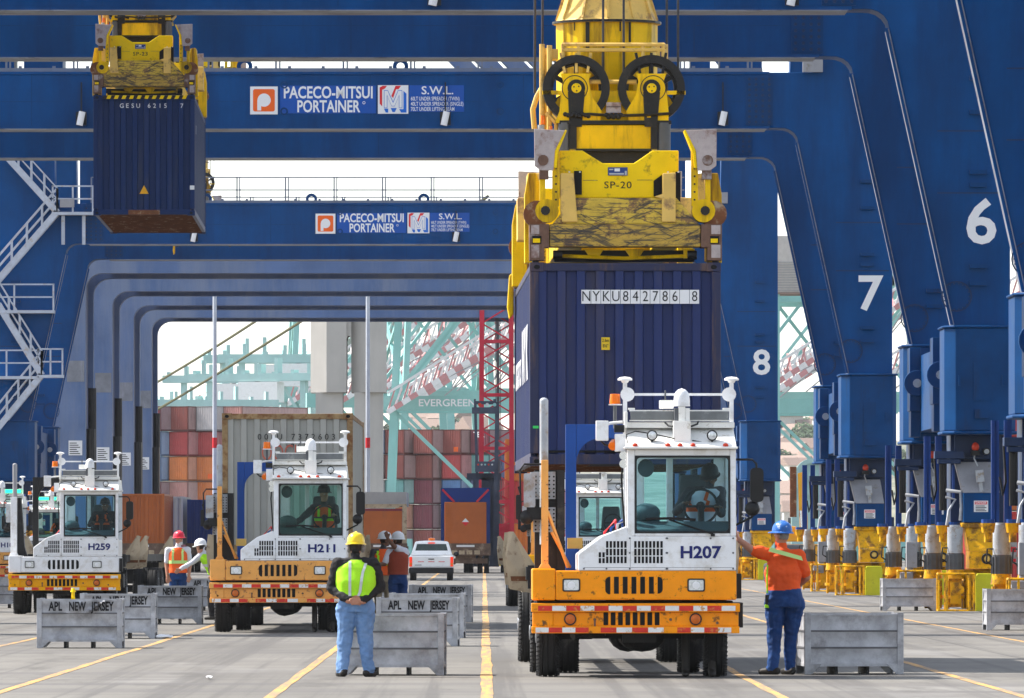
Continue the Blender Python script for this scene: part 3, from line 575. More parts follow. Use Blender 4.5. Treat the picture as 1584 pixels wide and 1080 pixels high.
# pale older cranes beyond: each a plain portal seen as two thick frames
def old_crane(label, Y):
    root = thing('old_gantry_crane', label, 'crane', (XC, Y, 0), 0, 'faded older cranes beyond the blue ones')
    hb = 14.36; dd = 9.0
    outer = [(-16.7, .9), (-16.7, 15.4), (16.7, 15.4), (16.7, .9), (14.95, .9), (14.95, hb-.8)] + arc(14.15, hb-.8, .8, 0, 90, 6) + arc(-14.15, hb-.8, .8, 90, 180, 6) + [(-14.95, .9)]
    for y in (0, dd-.9):
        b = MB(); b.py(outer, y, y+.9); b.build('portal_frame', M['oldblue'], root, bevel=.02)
    b = MB()
    for sd in (-1, 1): b.box(min(sd*15.2, sd*15.85), max(sd*15.2, sd*15.85), .91, dd-.91, 2.0, 15.0); b.box(min(sd*15.05, sd*15.35), max(sd*15.05, sd*15.35), 2.0, 2.5, 1.0, hb)
    b.box(-14.1, 14.1, .91, dd-.91, hb+.25, 15.2)
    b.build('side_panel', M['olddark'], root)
    for sd in (-1, 1):
        for yy, zt, rr_ in ((3.5, 7.0, .26), (6.0, 9.0, .2)): b = MB(); b.cyl((sd*14.9, yy, 1.2), (sd*14.9, yy, zt), rr_, n=10); b.build('cable_tube', M['blackp'], root, smooth=35)
    b = MB()
    for sd in (-1, 1): b.box(min(sd*14.9, sd*15.95), max(sd*14.9, sd*15.95), -.4, dd+.4, .15, .9)
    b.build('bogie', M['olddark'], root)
    b = MB(); b.mat(0).box(-15.83, -15.0, -.02, -.003, 9.2, 10.2); b.build('primer_patch', M['patch'], root)
    b = MB(); b.mat(0).box(-15.75, -15.1, -.03, -.003, 5.7, 6.4); b.mat(1)
    for k in range(6): b.box(-15.7, -15.2-.08*(k % 3), -.035, -.0305, 5.76+k*.1, 5.8+k*.1)
    b.build('notice_board', [M['sign'], M['letk']], root)
    return root
o1 = old_crane('faded pale blue crane portal, nearest of the four beyond the number 8 crane', 400)
for Y, lab in ((429, 'faded pale blue crane portal, second of the four behind the number 8 crane'), (455, 'faded pale blue crane portal, third of the four behind the number 8 crane'), (480, 'faded pale blue crane portal, farthest and smallest of the four')):
    c = copy_tree(o1); c.location.y = Y; c['label'] = lab
# ================================================================= CONTAINERS
def corr_profile(w, n, d):
    """zigzag of a corrugated wall: list of (along, depth)"""
    pts = []; p = w/n
    for i in range(n):
        x = i*p; pts += [(x, 0), (x+p*.40, 0), (x+p*.47, d), (x+p*.93, d)]
    pts.append((w, 0)); return pts
_cm = {}
def container(label, loc, rz, H, wall, frame, group=None, L=12.19, name='shipping_container', detail=True, cat='container', nend=9, under=None, parent=None):
    W_ = 2.438; h = W_/2; fr = .11
    root = thing(name, label, cat, loc, rz, group)
    key = (H, L, wall.name, frame.name, detail, nend)
    def part(nm, fn, mats, **k):
        kk = key+(nm,)
        if kk in _cm:
            o = bpy.data.objects.new(nm, _cm[kk]); COL.objects.link(o); o.parent = root; return o
        b = MB(); fn(b); o = b.build(nm, mats, root, **k); _cm[kk] = o.data; return o
    def frm(b):
        for x in (-h, h-fr):
            for y in (0, L-fr): b.box(x, x+fr, y, y+fr, .16, H-.12)
        for y in (0, L-.09):
            b.box(-h+fr, h-fr, y+.01, y+.09, H-.11, H-.01); b.box(-h+fr, h-fr, y+.01, y+.09, .02, .15)
        for x in (-h+.01, h-.09):
            b.box(x, x+.08, fr, L-fr, H-.1, H-.01); b.box(x, x+.08, fr, L-fr, .03, .17)
        for x in (-h, h-.178):
            for y in (0, L-.178):
                for z in (0, H-.118): b.box(x-.003, x+.181, y-.003, y+.178, z, z+.118)
    part('frame', frm, frame, bevel=.008 if detail else 0)
    def holes(b):
        for x in (-h+.089, h-.089):
            for z in (.06, H-.06):
                b.ell((x, -.004, z), (.04, .004, .03), 10, 6)
    if detail: part('corner_hole', holes, M['dark'])
    def walls(b):
        d = .055
        pr = corr_profile(W_-2*fr, nend, d); x0 = -h+fr
        zt, zb = H-.1, .14
        for y, sg in ((.025, 1), (L-.025, -1)):
            n = len(pr); b.add([(x0+u, y+sg*v, z) for z in (zb, zt) for u, v in pr], [(i, i+1, n+i+1, n+i) for i in range(n-1)])
        b.mat(1 if wall.name+'_side' in CN else 0); ns = int(L/.28); pr = corr_profile(L-2*fr, ns, d)  # sides take a lighter copy, bright light on the flanks painted in
        for x, sg in ((-h+.02, 1), (h-.02, -1)):
            n = len(pr); b.add([(x+sg*v, fr+u, z) for z in (zb, zt) for u, v in pr], [(i, i+1, n+i+1, n+i) for i in range(n-1)])
        b.quad((-h+.02, .02, H-.03), (h-.02, .02, H-.03), (h-.02, L-.02, H-.03), (-h+.02, L-.02, H-.03))
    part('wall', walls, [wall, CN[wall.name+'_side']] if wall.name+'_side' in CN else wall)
    def floor(b):
        b.box(-h+.1, h-.1, .12, L-.12, .12, .17)
        for k in range(22):
            y = .3+k*(L-.6)/21; b.box(-h+.1, h-.1, y, y+.06, .02, .119)
        b.box(-.5, .5, .1, 3.2, .03, .118) if False else None
    if detail: part('floor', floor, under or M['rusty'])
    return root
def cmat(nm, col, **k):
    return mat(nm, col, **{**dict(rough=.45, var=.1, vs=1.2, dirt=.22, dcol=tuple(c*.5+.04 for c in col), ds=2, streak=1, rand=.0, spec=.15), **k})
CN = dict(navy=cmat('container_navy', (.024,.037,.12), rough=.45, dirt=.45, dcol=(.05,.05,.09), bump=.08, bs=4), navyf=cmat('container_navy_frame', (.03,.034,.075), dirt=.45, dcol=(.11,.07,.06), ds=6),
          blue=cmat('container_dark_blue', (.006,.026,.10)), grey=cmat('container_grey', (.36,.355,.325), dirt=.25, dcol=(.34,.29,.21)), greyf=mat('rusted_frame', (.3,.2,.1), .8, var=.3, vs=5, dirt=.62, dcol=(.16,.06,.02), ds=4, streak=0),
          maroon=cmat('container_maroon', (.20,.035,.045)), red=cmat('container_red', (.42,.045,.04)), brown=cmat('container_brown', (.24,.06,.045)), orange=cmat('container_orange', (.55,.15,.03)), rust=cmat('container_rust_orange', (.42,.115,.03)),
          pink=cmat('container_salmon', (.45,.19,.15)), teal=cmat('container_teal', (.09,.3,.28)), mid=cmat('container_mid_blue', (.03,.13,.36)), pblue=cmat('container_pale_blue', (.2,.36,.5)), white=cmat('container_white', (.5,.48,.46)), deep=cmat('container_deep_blue', (.005,.035,.2)), lgrey=cmat('container_light_grey', (.36,.35,.34)))

for nm_, c_ in dict(maroon=(.23,.065,.085), red=(.46,.075,.075), brown=(.30,.095,.08), orange=(.62,.20,.06), pink=(.5,.26,.23), teal=(.2,.42,.40), mid=(.12,.24,.46), pblue=(.32,.46,.56), white=(.6,.58,.57), lgrey=(.5,.47,.47), navy=(.11,.13,.24)).items(): CN['y_'+nm_] = cmat('weathered_'+nm_, c_, rough=.6); CN['y_'+nm_+'_frame'] = cmat('weathered_frame_'+nm_, tuple(.4*v for v in c_), rough=.7); CN['weathered_'+nm_+'_side'] = cmat('lit_flank_'+nm_, tuple(.62*v+.17 for v in c_), rough=.7)  # walls paled for distance haze, side copies lightened as if lit, frames darker
# ---- lifted navy container over the near truck
nyk = container('navy blue container lifted over the nearest truck, white number strip on its end', (1.81, 107.3, 2.60), R(.72), 2.60, CN['navy'], CN['navyf'], 'containers hanging from spreaders')
b = MB(); x0, x1 = .6-1.21, .6+.92
def X7(p): return (p-966)/121.3
def Z7(q): return (737.5-q)/121.3*1.0
def spx(p): return (p-966.0)/121.2
def spz(q): return 2.60-(q-411.5)/121.2
b = MB(); n = 12; xs0, xs1 = spx(898), spx(1081)
for i in range(n): b.box(xs0+(xs1-xs0)*i/n, xs0+(xs1-xs0)*(i+1)/n-.006, .012, .020, spz(475.5), spz(454))
npl = b.build('number_strip', M['sign'], nyk)
for i, ch in enumerate('NYKU842786'):
    text(ch, .19, M['letk'], 'number_lettering', npl, (xs0+(xs1-xs0)*(i+.5)/n, .009, spz(464.7)), sx=.85, bold=-.004)
text('8', .19, M['letk'], 'number_lettering', npl, (xs0+(xs1-xs0)*11.5/n, .009, spz(464.7)), sx=.85, bold=-.004)
b = MB(); b.box(spx(929), spx(942), .01, .02, spz(547), spz(527.5)); hp = b.build('height_plate', M['signor'] if False else mat('plate_yellow', (.75,.5,.02), .5), nyk)
text('2.6m', .06, M['letk'], 'plate_lettering', hp, (spx(935.5), .006, spz(532.5)), fit=.085); text("8'6\"", .06, M['letk'], 'plate_lettering', hp, (spx(935.5), .006, spz(541)), fit=.07)
b = MB(); b.box(spx(823), spx(832), -.006, -.0035, spz(668.5), spz(664.5)); b.build('green_label', mat('label_green', (.05,.6,.12), .5), nyk)
t = text('N Y K', 1.0, M['sign'], 'side_lettering', nyk, (-1.2215, 3.6, 1.45), rot=(0, 0, R(-90)), fit=4.2, bold=.02)
text('L O G I S T I C S', .5, M['sign'], 'side_lettering', nyk, (-1.2215, 8.6, 1.3), rot=(0, 0, R(-90)), fit=4.0, bold=.02)
b = MB(); b.mat(0).box(-1.0, .98, .02, 3.2, .17, .2); b.hexa([(-.42, .06, -.0+.02), (.42, .06, .02), (.42, 3.0, .02), (-.42, 3.0, .02), (-.55, .03, .14), (.55, .03, .14), (.55, 3.0, .14), (-.55, 3.0, .14)])
b.build('gooseneck_tunnel', M['dark'], nyk)
# ---- far hanging container
ges = container('dark blue container hanging high from the far spreader, yellow warning triangle on its end', (-8.16, 202.0, 9.46), R(.66), 2.896, CN['blue'], CN['blue'], 'containers hanging from spreaders', nend=8)
for i, ch in enumerate('GESU 6215  7'):
    if ch != ' ': text(ch, .15, M['sign'], 'number_lettering', ges, (-1.219+(188+i*8.45-144)/64.4, .012, 2.896-(166-149)/64.4), bold=.008)
b = MB(); b.prism([(-.11, .012, .52), (.11, .012, .52), (0, .012, .73)], [(-.11, .02, .52), (.11, .02, .52), (0, .02, .73)]); b.build('warning_triangle', mat('triangle_yellow', (.8,.4,.01), .5), ges)
b = MB(); b.box(-.6, .4, .0, 2.4, .02, .025) if False else None
b = MB(); b.box(-.38, .38, -.008, .0, .02, .13); b.build('gooseneck_tunnel', M['rusty'], ges)
b = MB(); b.box(1.1, 1.21, -.009, -.004, .62, .72); b.build('white_label', M['sign'], ges)
b = MB(); nst = 22
for i in range(nst):
    b.mat(i % 2); x = -1.0+2.0*i/nst; b.prism([(x, -.006, 2.80), (x+.0909, -.006, 2.80), (x+.13, -.006, 2.885), (x+.04, -.006, 2.885)], [(x, .0, 2.80), (x+.0909, .0, 2.80), (x+.13, .0, 2.885), (x+.04, .0, 2.885)])
b.build('hazard_strip', [M['letk'], M['yel2']], ges)
text('7', .3, M['sign'], 'side_lettering', ges, (1.2225, 1.2, 2.1), rot=(0, 0, R(90)))
# ================================================================= SPREADERS
def spreader(label, loc, rz, tub=True, ropes=9.0):
    root = thing('container_spreader', label, 'spreader', loc, rz, 'yellow spreaders on hoist ropes')
    LZ = lambda y: (181 - y/3.96)/121.0; LX = lambda x: (x-736.6)/479.0          # lower zoom
    UZ = lambda y: (411 - y/3.96)/121.0
    # telescopic main beams along the container
    b = MB()
    for sx in (-1, 1): b.box(sx*.62-.16, sx*.62+.16, .55, 11.7, .3, .62)
    b.box(-.75, .75, 4.6, 7.6, .24, .75)
    for y in (2.5, 9.6): b.box(-.5, .5, y, y+.3, .3, .56)
    b.build('main_beam', M['yel'], root, bevel=.015)
    for y0, sg in ((.0, 1), (12.19, -1)):
        Y = lambda d: y0 + sg*d
        def bx(b, xa, xb, da, db, za, zb): b.box(xa, xb, min(Y(da), Y(db)), max(Y(da), Y(db)), za, zb)
        b = MB(); bx(b, LX(272), LX(1198), -.02, .42, LZ(622), LZ(484)); b.build('end_beam', M['scuff2'], root, bevel=.015)
        for xa, xb, hole, xc in ((150, 270, 195, 0), (1200, 1326, 1282, 0)):
            b = MB(); b.mat(0); bx(b, LX(xa), LX(xb), -.035, .42, LZ(625), LZ(483)); bx(b, LX(xa) if xa < 700 else LX(1238), LX(240) if xa < 700 else LX(xb), -.035, .3, LZ(705), LZ(625.5))
            b.mat(1)
            for q0, q1 in ((490, 545), (610, 690)): bx(b, LX(160 if xa < 700 else 1262), LX(210 if xa < 700 else 1318), -.042, -.0355, LZ(q1), LZ(q0))
            b.mat(2); bx(b, LX(hole-28), LX(hole+28), -.041, -.0355, LZ(604), LZ(556))
            if sg > 0: b.mat(3); bx(b, LX(hole-24), LX(hole+20), -.046, -.0415, LZ(598), LZ(572))
            b.mat(4).cyl((LX(186 if xa < 700 else 1290), Y(.09), .03), (LX(186 if xa < 700 else 1290), Y(.09), -.06), .045, n=10)
            b.build('twistlock_box', [M['rust'], M['worn'], M['dark'], M['yel2'], M['grease']], root, bevel=.012)
        b = MB(); yy = lambda d: Y(d)
        def pan(poly, da, db, m): b.mat(m).py([(LX(x), LZ(z)) for x, z in poly], min(Y(da), Y(db)), max(Y(da), Y(db)))
        pan([(290, 483), (420, 322), (1050, 322), (1190, 483)], .02, .4, 0)
        b.build('bumper_panel', M['scuff'], root, bevel=.01)
        b = MB(); pan([(335, 320), (335, 30), (475, 30), (600, 108), (790, 108), (905, 30), (1065, 30), (1065, 320)], .14, .5, 0); hp_ = b.build('cross_panel', M['yel2'], root, bevel=.012)
        b = MB()
        pan([(340, 400), (340, 172), (420, 172), (432, 320), (445, 470), (350, 470)], -.02, .13, 0); b.build('guide_post', M['pale'], root, bevel=.012); b = MB(); pan([(912, 315), (965, 300), (965, 172), (1045, 168), (1045, 470), (960, 470), (960, 330)], -.02, .13, 0)
        b.build('guide_post', M['pale'], root, bevel=.012)
        b = MB(); pan([(424, 300), (424, 155), (472, 155), (472, 300)], .1, .138, 0); pan([(1046, 370), (1046, 160), (1076, 160), (1076, 370)], .1, .138, 0)
        pan([(912, 312), (912, 215), (962, 180), (962, 295)], .11, .138, 0); b.build('slot_plate', M['dark'], root)
        b = MB()
        for k in range(2): pan([(480, 211), (570, 211), (570, 214), (480, 214)] if k == 0 else [(810, 209), (905, 209), (905, 212), (810, 212)], .132, .139, 0)
        pan([(390, 158), (400, 158), (400, 166), (390, 166)], .09, .0995, 1); pan([(455, 158), (465, 158), (465, 166), (455, 166)], .09, .0995, 1)
        pan([(994, 158), (1004, 158), (1004, 166), (994, 166)], .09, .0995, 1); pan([(1058, 158), (1068, 158), (1068, 166), (1058, 166)], .09, .0995, 1)
        b.build('panel_seam', [M['rust'], M['sign']], root)
        if sg > 0:
            b = MB(); pan([(632, 183), (632, 133), (752, 133), (752, 183)], .122, .1395, 0); pan([(672, 158), (672, 140), (705, 140), (705, 158)], .118, .1215, 1); pan([(640, 150), (640, 142), (665, 142), (665, 150)], .118, .1215, 2); pan([(735, 180), (735, 155), (748, 155), (748, 180)], .118, .1215, 2); pan([(640, 178), (640, 168), (730, 168), (730, 178)], .118, .1215, 2)
            b.build('data_plate', [M['plate'], M['sign'], M['galv']], root)
        # raised flippers with their arms, motors and housings
        for sx in (-1, 1):
            b = MB(); FX = lambda x: sx*(abs((x-736.6)/479.0))
            # flipper outline from the left one; folded plate with a shallow dish
            o_ = [(-1.165, 1.70), (-1.16, 1.23), (-1.08, 1.17), (-.92, 1.17), (-.90, 1.42), (-.77, 1.68)]
            o_ = [(-sx*x, z) for x, z in o_]
            b.mat(0); b.py(o_, min(Y(-.06), Y(.0)), max(Y(-.06), Y(.0)))
            b.mat(1); b.prism([(-sx*-.915, Y(-.061), 1.2), (-sx*-.895, Y(-.061), 1.43), (-sx*-.768, Y(-.061), 1.69), (-sx*-.745, Y(-.061), 1.68), (-sx*-.86, Y(-.061), 1.40), (-sx*-.88, Y(-.061), 1.2)], [(-sx*-.915, Y(.3), 1.2), (-sx*-.895, Y(.3), 1.43), (-sx*-.768, Y(.3), 1.69), (-sx*-.745, Y(.3), 1.68), (-sx*-.86, Y(.3), 1.40), (-sx*-.88, Y(.3), 1.2)])
            b.mat(2); b.cyl((-sx*-1.05, Y(-.075), 1.3), (-sx*-1.05, Y(-.061), 1.3), .07, n=12); b.box(min(sx*.98, sx*1.1), max(sx*.98, sx*1.1), min(Y(-.03), Y(.12)), max(Y(-.03), Y(.12)), 1.06, 1.2)
            fl = b.build('corner_flipper', [M['worn'], M['yel2'], M['rust']], root, bevel=.01)
            b = MB()
            def ybox(xa, xb, da, db, za, zb): b.box(min(sx*xa, sx*xb), max(sx*xa, sx*xb), min(Y(da), Y(db)), max(Y(da), Y(db)), za, zb)
            b.mat(0); ybox(.845, .93, .02, .2, .72, 1.62); ybox(1.02, 1.09, .05, .3, .55, 1.15)
            b.mat(1)
            for k in range(5): b.cyl((sx*.885, Y(.012), .8+k*.1), (sx*.885, Y(.02), .8+k*.1), .014, n=6)
            b.mat(0); b.cyl((sx*1.0, Y(.02), .66), (sx*1.0, Y(.3), .66), .15, n=16); b.mat(1).cyl((sx*1.02, Y(-.03), .66), (sx*1.02, Y(.02), .66), .06, n=10)
            b.mat(2).lathe((sx*1.13, Y(.05), .62), [(.0, -.02), (.17, -.02), (.17, .2), (.0, .2)], 18, 'y')
            b.build('flipper_arm', [M['yel'], M['grease'], M['rusty']], root, smooth=35)
            b = MB(); b.py([(sx*1.06, .05), (sx*1.06, 1.0), (sx*1.12, 1.18), (sx*1.22, 1.18), (sx*1.27, .9), (sx*1.27, .02), (sx*1.16, .02)], min(Y(.9), Y(1.3)), max(Y(.9), Y(1.3))); b.build('side_bracket', M['yel'], root, bevel=.012)
            b = MB(); b.box(min(sx*1.0, sx*1.22), max(sx*1.0, sx*1.22), min(Y(1.9), Y(2.6)), max(Y(1.9), Y(2.6)), .62, 1.22); b.build('motor_cover', M['pale'], root, bevel=.02)
        b = MB(); b.mat(0)
        bx(b, -.9, .9, .5, .62, .02, .17); b.mat(1)
        for x0, x1 in ((LX(490), LX(610)), (LX(740), LX(860))): b.py([(x0, .18), (x1, .18), (x1-.08, .06), (x0+.08, .06)], min(Y(.3), Y(.48)), max(Y(.3), Y(.48)))
        bx(b, LX(1100), LX(1165), .2, .45, .06, .18)
        for sx in (-1, 1): b.mat(0).cyl((sx*.92, Y(.2), .1), (sx*.8, Y(.2), .1), .06, n=10)
        b.mat(1); b.tube([(-.85, Y(.25), .09), (0, Y(.3), .06), (.85, Y(.25), .09)], .025)
        b.build('lock_linkage', [M['grease'], M['yel']], root)
    # flippers lowered at the far left corner
    b = MB(); b.py([(-1.235, .25), (-1.30, .2), (-1.33, -.25), (-1.30, -.42), (-1.24, -.35)], 11.6, 11.9); b.build('corner_flipper', M['yel'], root, bevel=.02)
    # ---------------- head block
    hb = MB(); cy = 2.6; fy = cy-1.02                                    # its front face
    UX = LX
    hb.mat(0).box(UX(452), UX(922), fy+.02, fy+1.4, UZ(905), UZ(748)); hb.box(UX(415), UX(950), fy+.06, fy+1.4, UZ(895), UZ(752))
    hb.py([(UX(300), UZ(640)), (UX(380), UZ(735)), (UX(1000), UZ(735)), (UX(1080), UZ(640)), (UX(1000), UZ(530)), (UX(860), UZ(535)), (UX(720), UZ(530)), (UX(660), UZ(535)), (UX(540), UZ(530)), (UX(380), UZ(530))], fy+.1, fy+1.3)
    headb = hb.build('head_block', M['yel'], root, bevel=.02)
    b = MB(); b.mat(0)
    b.box(UX(350), UX(1045), fy-.01, fy+1.4, UZ(745), UZ(722)); b.box(UX(410), UX(456), fy-.008, fy+.3, UZ(900), UZ(735)); b.box(UX(918), UX(958), fy-.008, fy+.3, UZ(900), UZ(735)); b.box(UX(452), UX(922), fy+.0, fy+.3, UZ(912), UZ(897))
    b.box(UX(480), UX(910), fy+.15, fy+1.2, UZ(1000), UZ(912.5))
    b.mat(2).cyl((UX(378), fy+.05, UZ(925)), (UX(378), fy+.05, UZ(735)), .075, n=14); b.cyl((UX(1000), fy+.05, UZ(925)), (UX(1000), fy+.05, UZ(735)), .085, n=14)
    b.mat(0); b.tube([(UX(380), fy-.05, UZ(690)), (UX(540), fy-.06, UZ(684)), (UX(690), fy-.06, UZ(695)), (UX(850), fy-.06, UZ(690)), (UX(1045), fy-.05, UZ(680))], .02)
    for k in range(9): x = UX(385+k*18); b.ell((x, fy-.06, UZ(685+(k % 3)*6)), (.03, .03, .03), 8, 6)
    for k in range(7): x = UX(640+k*15); b.ell((x, fy-.07, UZ(690+(k % 2)*14)), (.035, .03, .03), 8, 6)
    b.mat(1).box(UX(640), UX(732), fy-.03, fy+.1, UZ(675), UZ(610)); b.mat(3).box(UX(640), UX(732), fy-.035, fy+.1, UZ(640), UZ(636))
    b.mat(4); 
    for dx in (475, 905): b.box(UX(dx-12), UX(dx+12), fy-.04, fy-.0, UZ(705), UZ(690))
    b.build('head_block_fitting', [M['grease'], M['worn'], M['gmot2'], M['dark'], M['yel']], headb, smooth=35)
    for sc, sgn in ((455, -1), (922, 1)):
        c = (UX(sc), fy+.17, UZ(522)); b = MB()
        b.mat(0).ring(c, .435, .33, -.15, .15, 36); b.ring(c, .34, .295, -.06, .06, 30)
        for k in range(6):
            a = math.pi/6+k*math.pi/3; b.bar((c[0]+.1*math.cos(a), c[1], c[2]+.1*math.sin(a)), (c[0]+.32*math.cos(a), c[1], c[2]+.32*math.sin(a)), .06, .08, (0, 1, 0))
        b.build('sheave', M['grease'], root, smooth=40)
        b = MB(); cx, cz = c[0], c[2]
        b.mat(0).py([(cx-.20, cz+.19), (cx+.19, cz+.19), (cx+.16, cz+.1), (cx+.2, cz-.1), (cx+.33 if sgn < 0 else cx+.22, cz-.3), (cx+.3 if sgn < 0 else cx+.22, cz-.45), (cx-.28, cz-.45), (cx-.33 if sgn > 0 else cx-.22, cz-.3), (cx-.2, cz-.08), (cx-.17, cz+.1)], fy-.0, fy+.1)
        b.mat(1).lathe((cx+.0, fy-.02, cz), [(.0, .0), (.115, .0), (.115, .03), (.0, .03)], 18, 'y'); b.py([(cx-.11, cz-.05), (cx+.11, cz-.05), (cx+.07, cz-.5), (cx-.09, cz-.5)], fy-.018, fy+.02)
        b.mat(2).lathe((cx, fy-.05, cz+.0), [(.0, .0), (.062, .0), (.066, .035), (.0, .035)], 14, 'y')
        b.mat(1)
        for k in range(3): 
            a = .6+k*2.1; b.cyl((cx+.036*math.cos(a), fy-.06, cz+.036*math.sin(a)), (cx+.036*math.cos(a), fy-.05, cz+.036*math.sin(a)), .011, n=6)
        b.ring((cx+.02*sgn, fy-.004, cz), .17, .158, 0, .003, 24)
        b.mat(3)
        for k, dx in enumerate((-.2, 0, .19)):
            b.bar((cx+dx*.75, fy+.02, cz+.2), (cx+dx, fy+.1, cz+.46), .035, .04, (0, 1, 0))
        b.mat(0).box(cx-.44 if sgn < 0 else cx+.2, cx-.2 if sgn < 0 else cx+.44, fy+.02, fy+.1, cz-.08, cz-.03)
        b.build('sheave_cover', [M['yel'], M['grease'], M['yel2'], M['pale'] if sgn < 0 else M['grease']], root, smooth=30)
    # rope sheaves behind, pipes, lamp, ladder on the left
    b = MB(); b.mat(0)
    for x, y0_, q0, q1 in ((245, .3, 820, 240), (262, .5, 820, 260), (290, .2, 800, 250)): b.cyl((UX(x), fy+y0_, UZ(q0)), (UX(x), fy+y0_, UZ(q1)), .035, n=8)
    b.tube([(UX(200), fy+.6, UZ(760)), (UX(190), fy+.6, UZ(640)), (UX(215), fy+.6, UZ(560)), (UX(250), fy+.6, UZ(500))], .035, 8)
    b.tube([(UX(270), fy+.2, UZ(670)), (UX(330), fy+.15, UZ(735)), (UX(335), fy+.15, UZ(820))], .03)
    b.box(UX(205), UX(340), fy+.2, fy+.8, UZ(815), UZ(795)); b.box(UX(300), UX(345), fy+.3, fy+.8, UZ(330), UZ(270))
    b.cyl((UX(1018), fy+.5, UZ(420)), (UX(1018), fy+.5, UZ(235)), .03, n=8)
    b.build('guide_pipe', M['pale'], root, smooth=35)
    b = MB(); b.mat(0).cyl((UX(247), fy+.1, UZ(745)), (UX(247), fy+.1, UZ(690)), .04, .03, n=12); b.cyl((UX(298), fy+.1, UZ(790)), (UX(298), fy+.1, UZ(755)), .02, n=8); b.mat(1).cyl((UX(237), fy+.1, UZ(790)), (UX(237), fy+.1, UZ(748)), .045, n=12); b.build('warning_lamp', [M['amber'], M['gmot']], root, smooth=35)
    if tub:
        tc = (0+UX(658), cy+.05, 0); prof = [(.66, 2.0), (.66, 2.55), (.665, UZ(110)), (.665, UZ(96))]
        b = MB(); b.mat(0).lathe(tc, [(.0, 1.95)] + prof + [(.0, UZ(95.5))], 12); b.build('cable_tub', M['yel'], root)
        b = MB(); b.lathe(tc, [(.0, UZ(96)), (.71, UZ(97)), (.66, UZ(70)), (.60, UZ(0)), (.46, UZ(-230)), (.40, UZ(-260)), (.0, UZ(-262))], 12)
        for k in range(12):
            a = 2*math.pi*(k+.0)/12; b.bar((tc[0]+.66*math.cos(a), tc[1]+.66*math.sin(a), UZ(70)), (tc[0]+.47*math.cos(a), tc[1]+.47*math.sin(a), UZ(-230)), .03, .03)
        b.build('tub_hood', M['pale'], root)
        b = MB(); b.ring((tc[0], tc[1], UZ(95)), .715, .67, 0, .03, 24, 'z')
        for k in range(24): a = 2*math.pi*k/24; b.cyl((tc[0]+.7*math.cos(a), tc[1]+.7*math.sin(a), UZ(84)), (tc[0]+.7*math.cos(a), tc[1]+.7*math.sin(a), UZ(95)), .014, n=5)
        for k, (a, z0, w) in enumerate(((4.3, 1.0, .05), (5.15, .75, .03), (4.95, .35, .02), (4.0, .3, .015))):
            p = (tc[0]+.668*math.cos(a), tc[1]+.668*math.sin(a)); b.bar((p[0], p[1], UZ(97)), (p[0], p[1], UZ(97)-z0*.35), w, .012)
        b.build('tub_rim', M['grease'], root)
        b = MB()
        for q in (248, 282): b.tube([(UX(365), fy+.08, UZ(q)), (UX(1000), fy+.08, UZ(q)), (UX(1020), fy+.6, UZ(q))], .026)
        for x in (372, 470, 870, 965, 995): b.cyl((UX(x), fy+.09, UZ(330)), (UX(x), fy+.09, UZ(245)), .026, n=6)
        b.tube([(UX(480), fy+.1, UZ(480)), (UX(830), fy+.1, UZ(480))], .03)
        b.build('tub_railing', M['pale'], root)
    for x in (205, 251, 624, 752, 1030, 1103):
        dy = .75 if x in (251, 1030) else .35 if x not in (205, 1103) else .9
        b = MB(); b.cyl((UX(x)-.001, fy+dy if x not in (624, 752) else fy+.2, UZ(530 if x not in (624, 752) else 420)), (UX(x-(x-737)*.02), fy+dy, UZ(0)+ropes), .0165, n=6); b.build('hoist_rope', M['steel'], root)
    return root
sp = spreader('large yellow spreader with stencilled SP-20 locked on the near navy container', (1.81, 107.3, 5.2), R(.72))
def sp_no(root, s): text(s, .125, M['letk'], 'stencil_number', root, ((693-736.6)/479, .1365, (181-243/3.96)/121), bold=.006, sp=1.12, fit=.35)
sp2 = copy_tree(sp); sp2.location = (-8.16, 202.0, 12.36); sp2.rotation_euler.z = R(.66); sp2['label'] = 'yellow spreader with stencilled SP-23 on the far hanging blue container'
sp3 = copy_tree(sp); sp3.location = (-12.25, 355.6, 14.55); sp3.rotation_euler.z = 0; sp3['label'] = 'yellow head block glimpsed beside the hanging container above the lower sign beam'
sp4 = copy_tree(sp); sp4.location = (-8.75, 256.5, 15.3); sp4.rotation_euler.z = 0; sp4['label'] = 'yellow spreader glimpsed behind the upper sign beam right of the far spreader'
sp_no(sp, 'SP-20'); sp_no(sp2, 'SP-23')
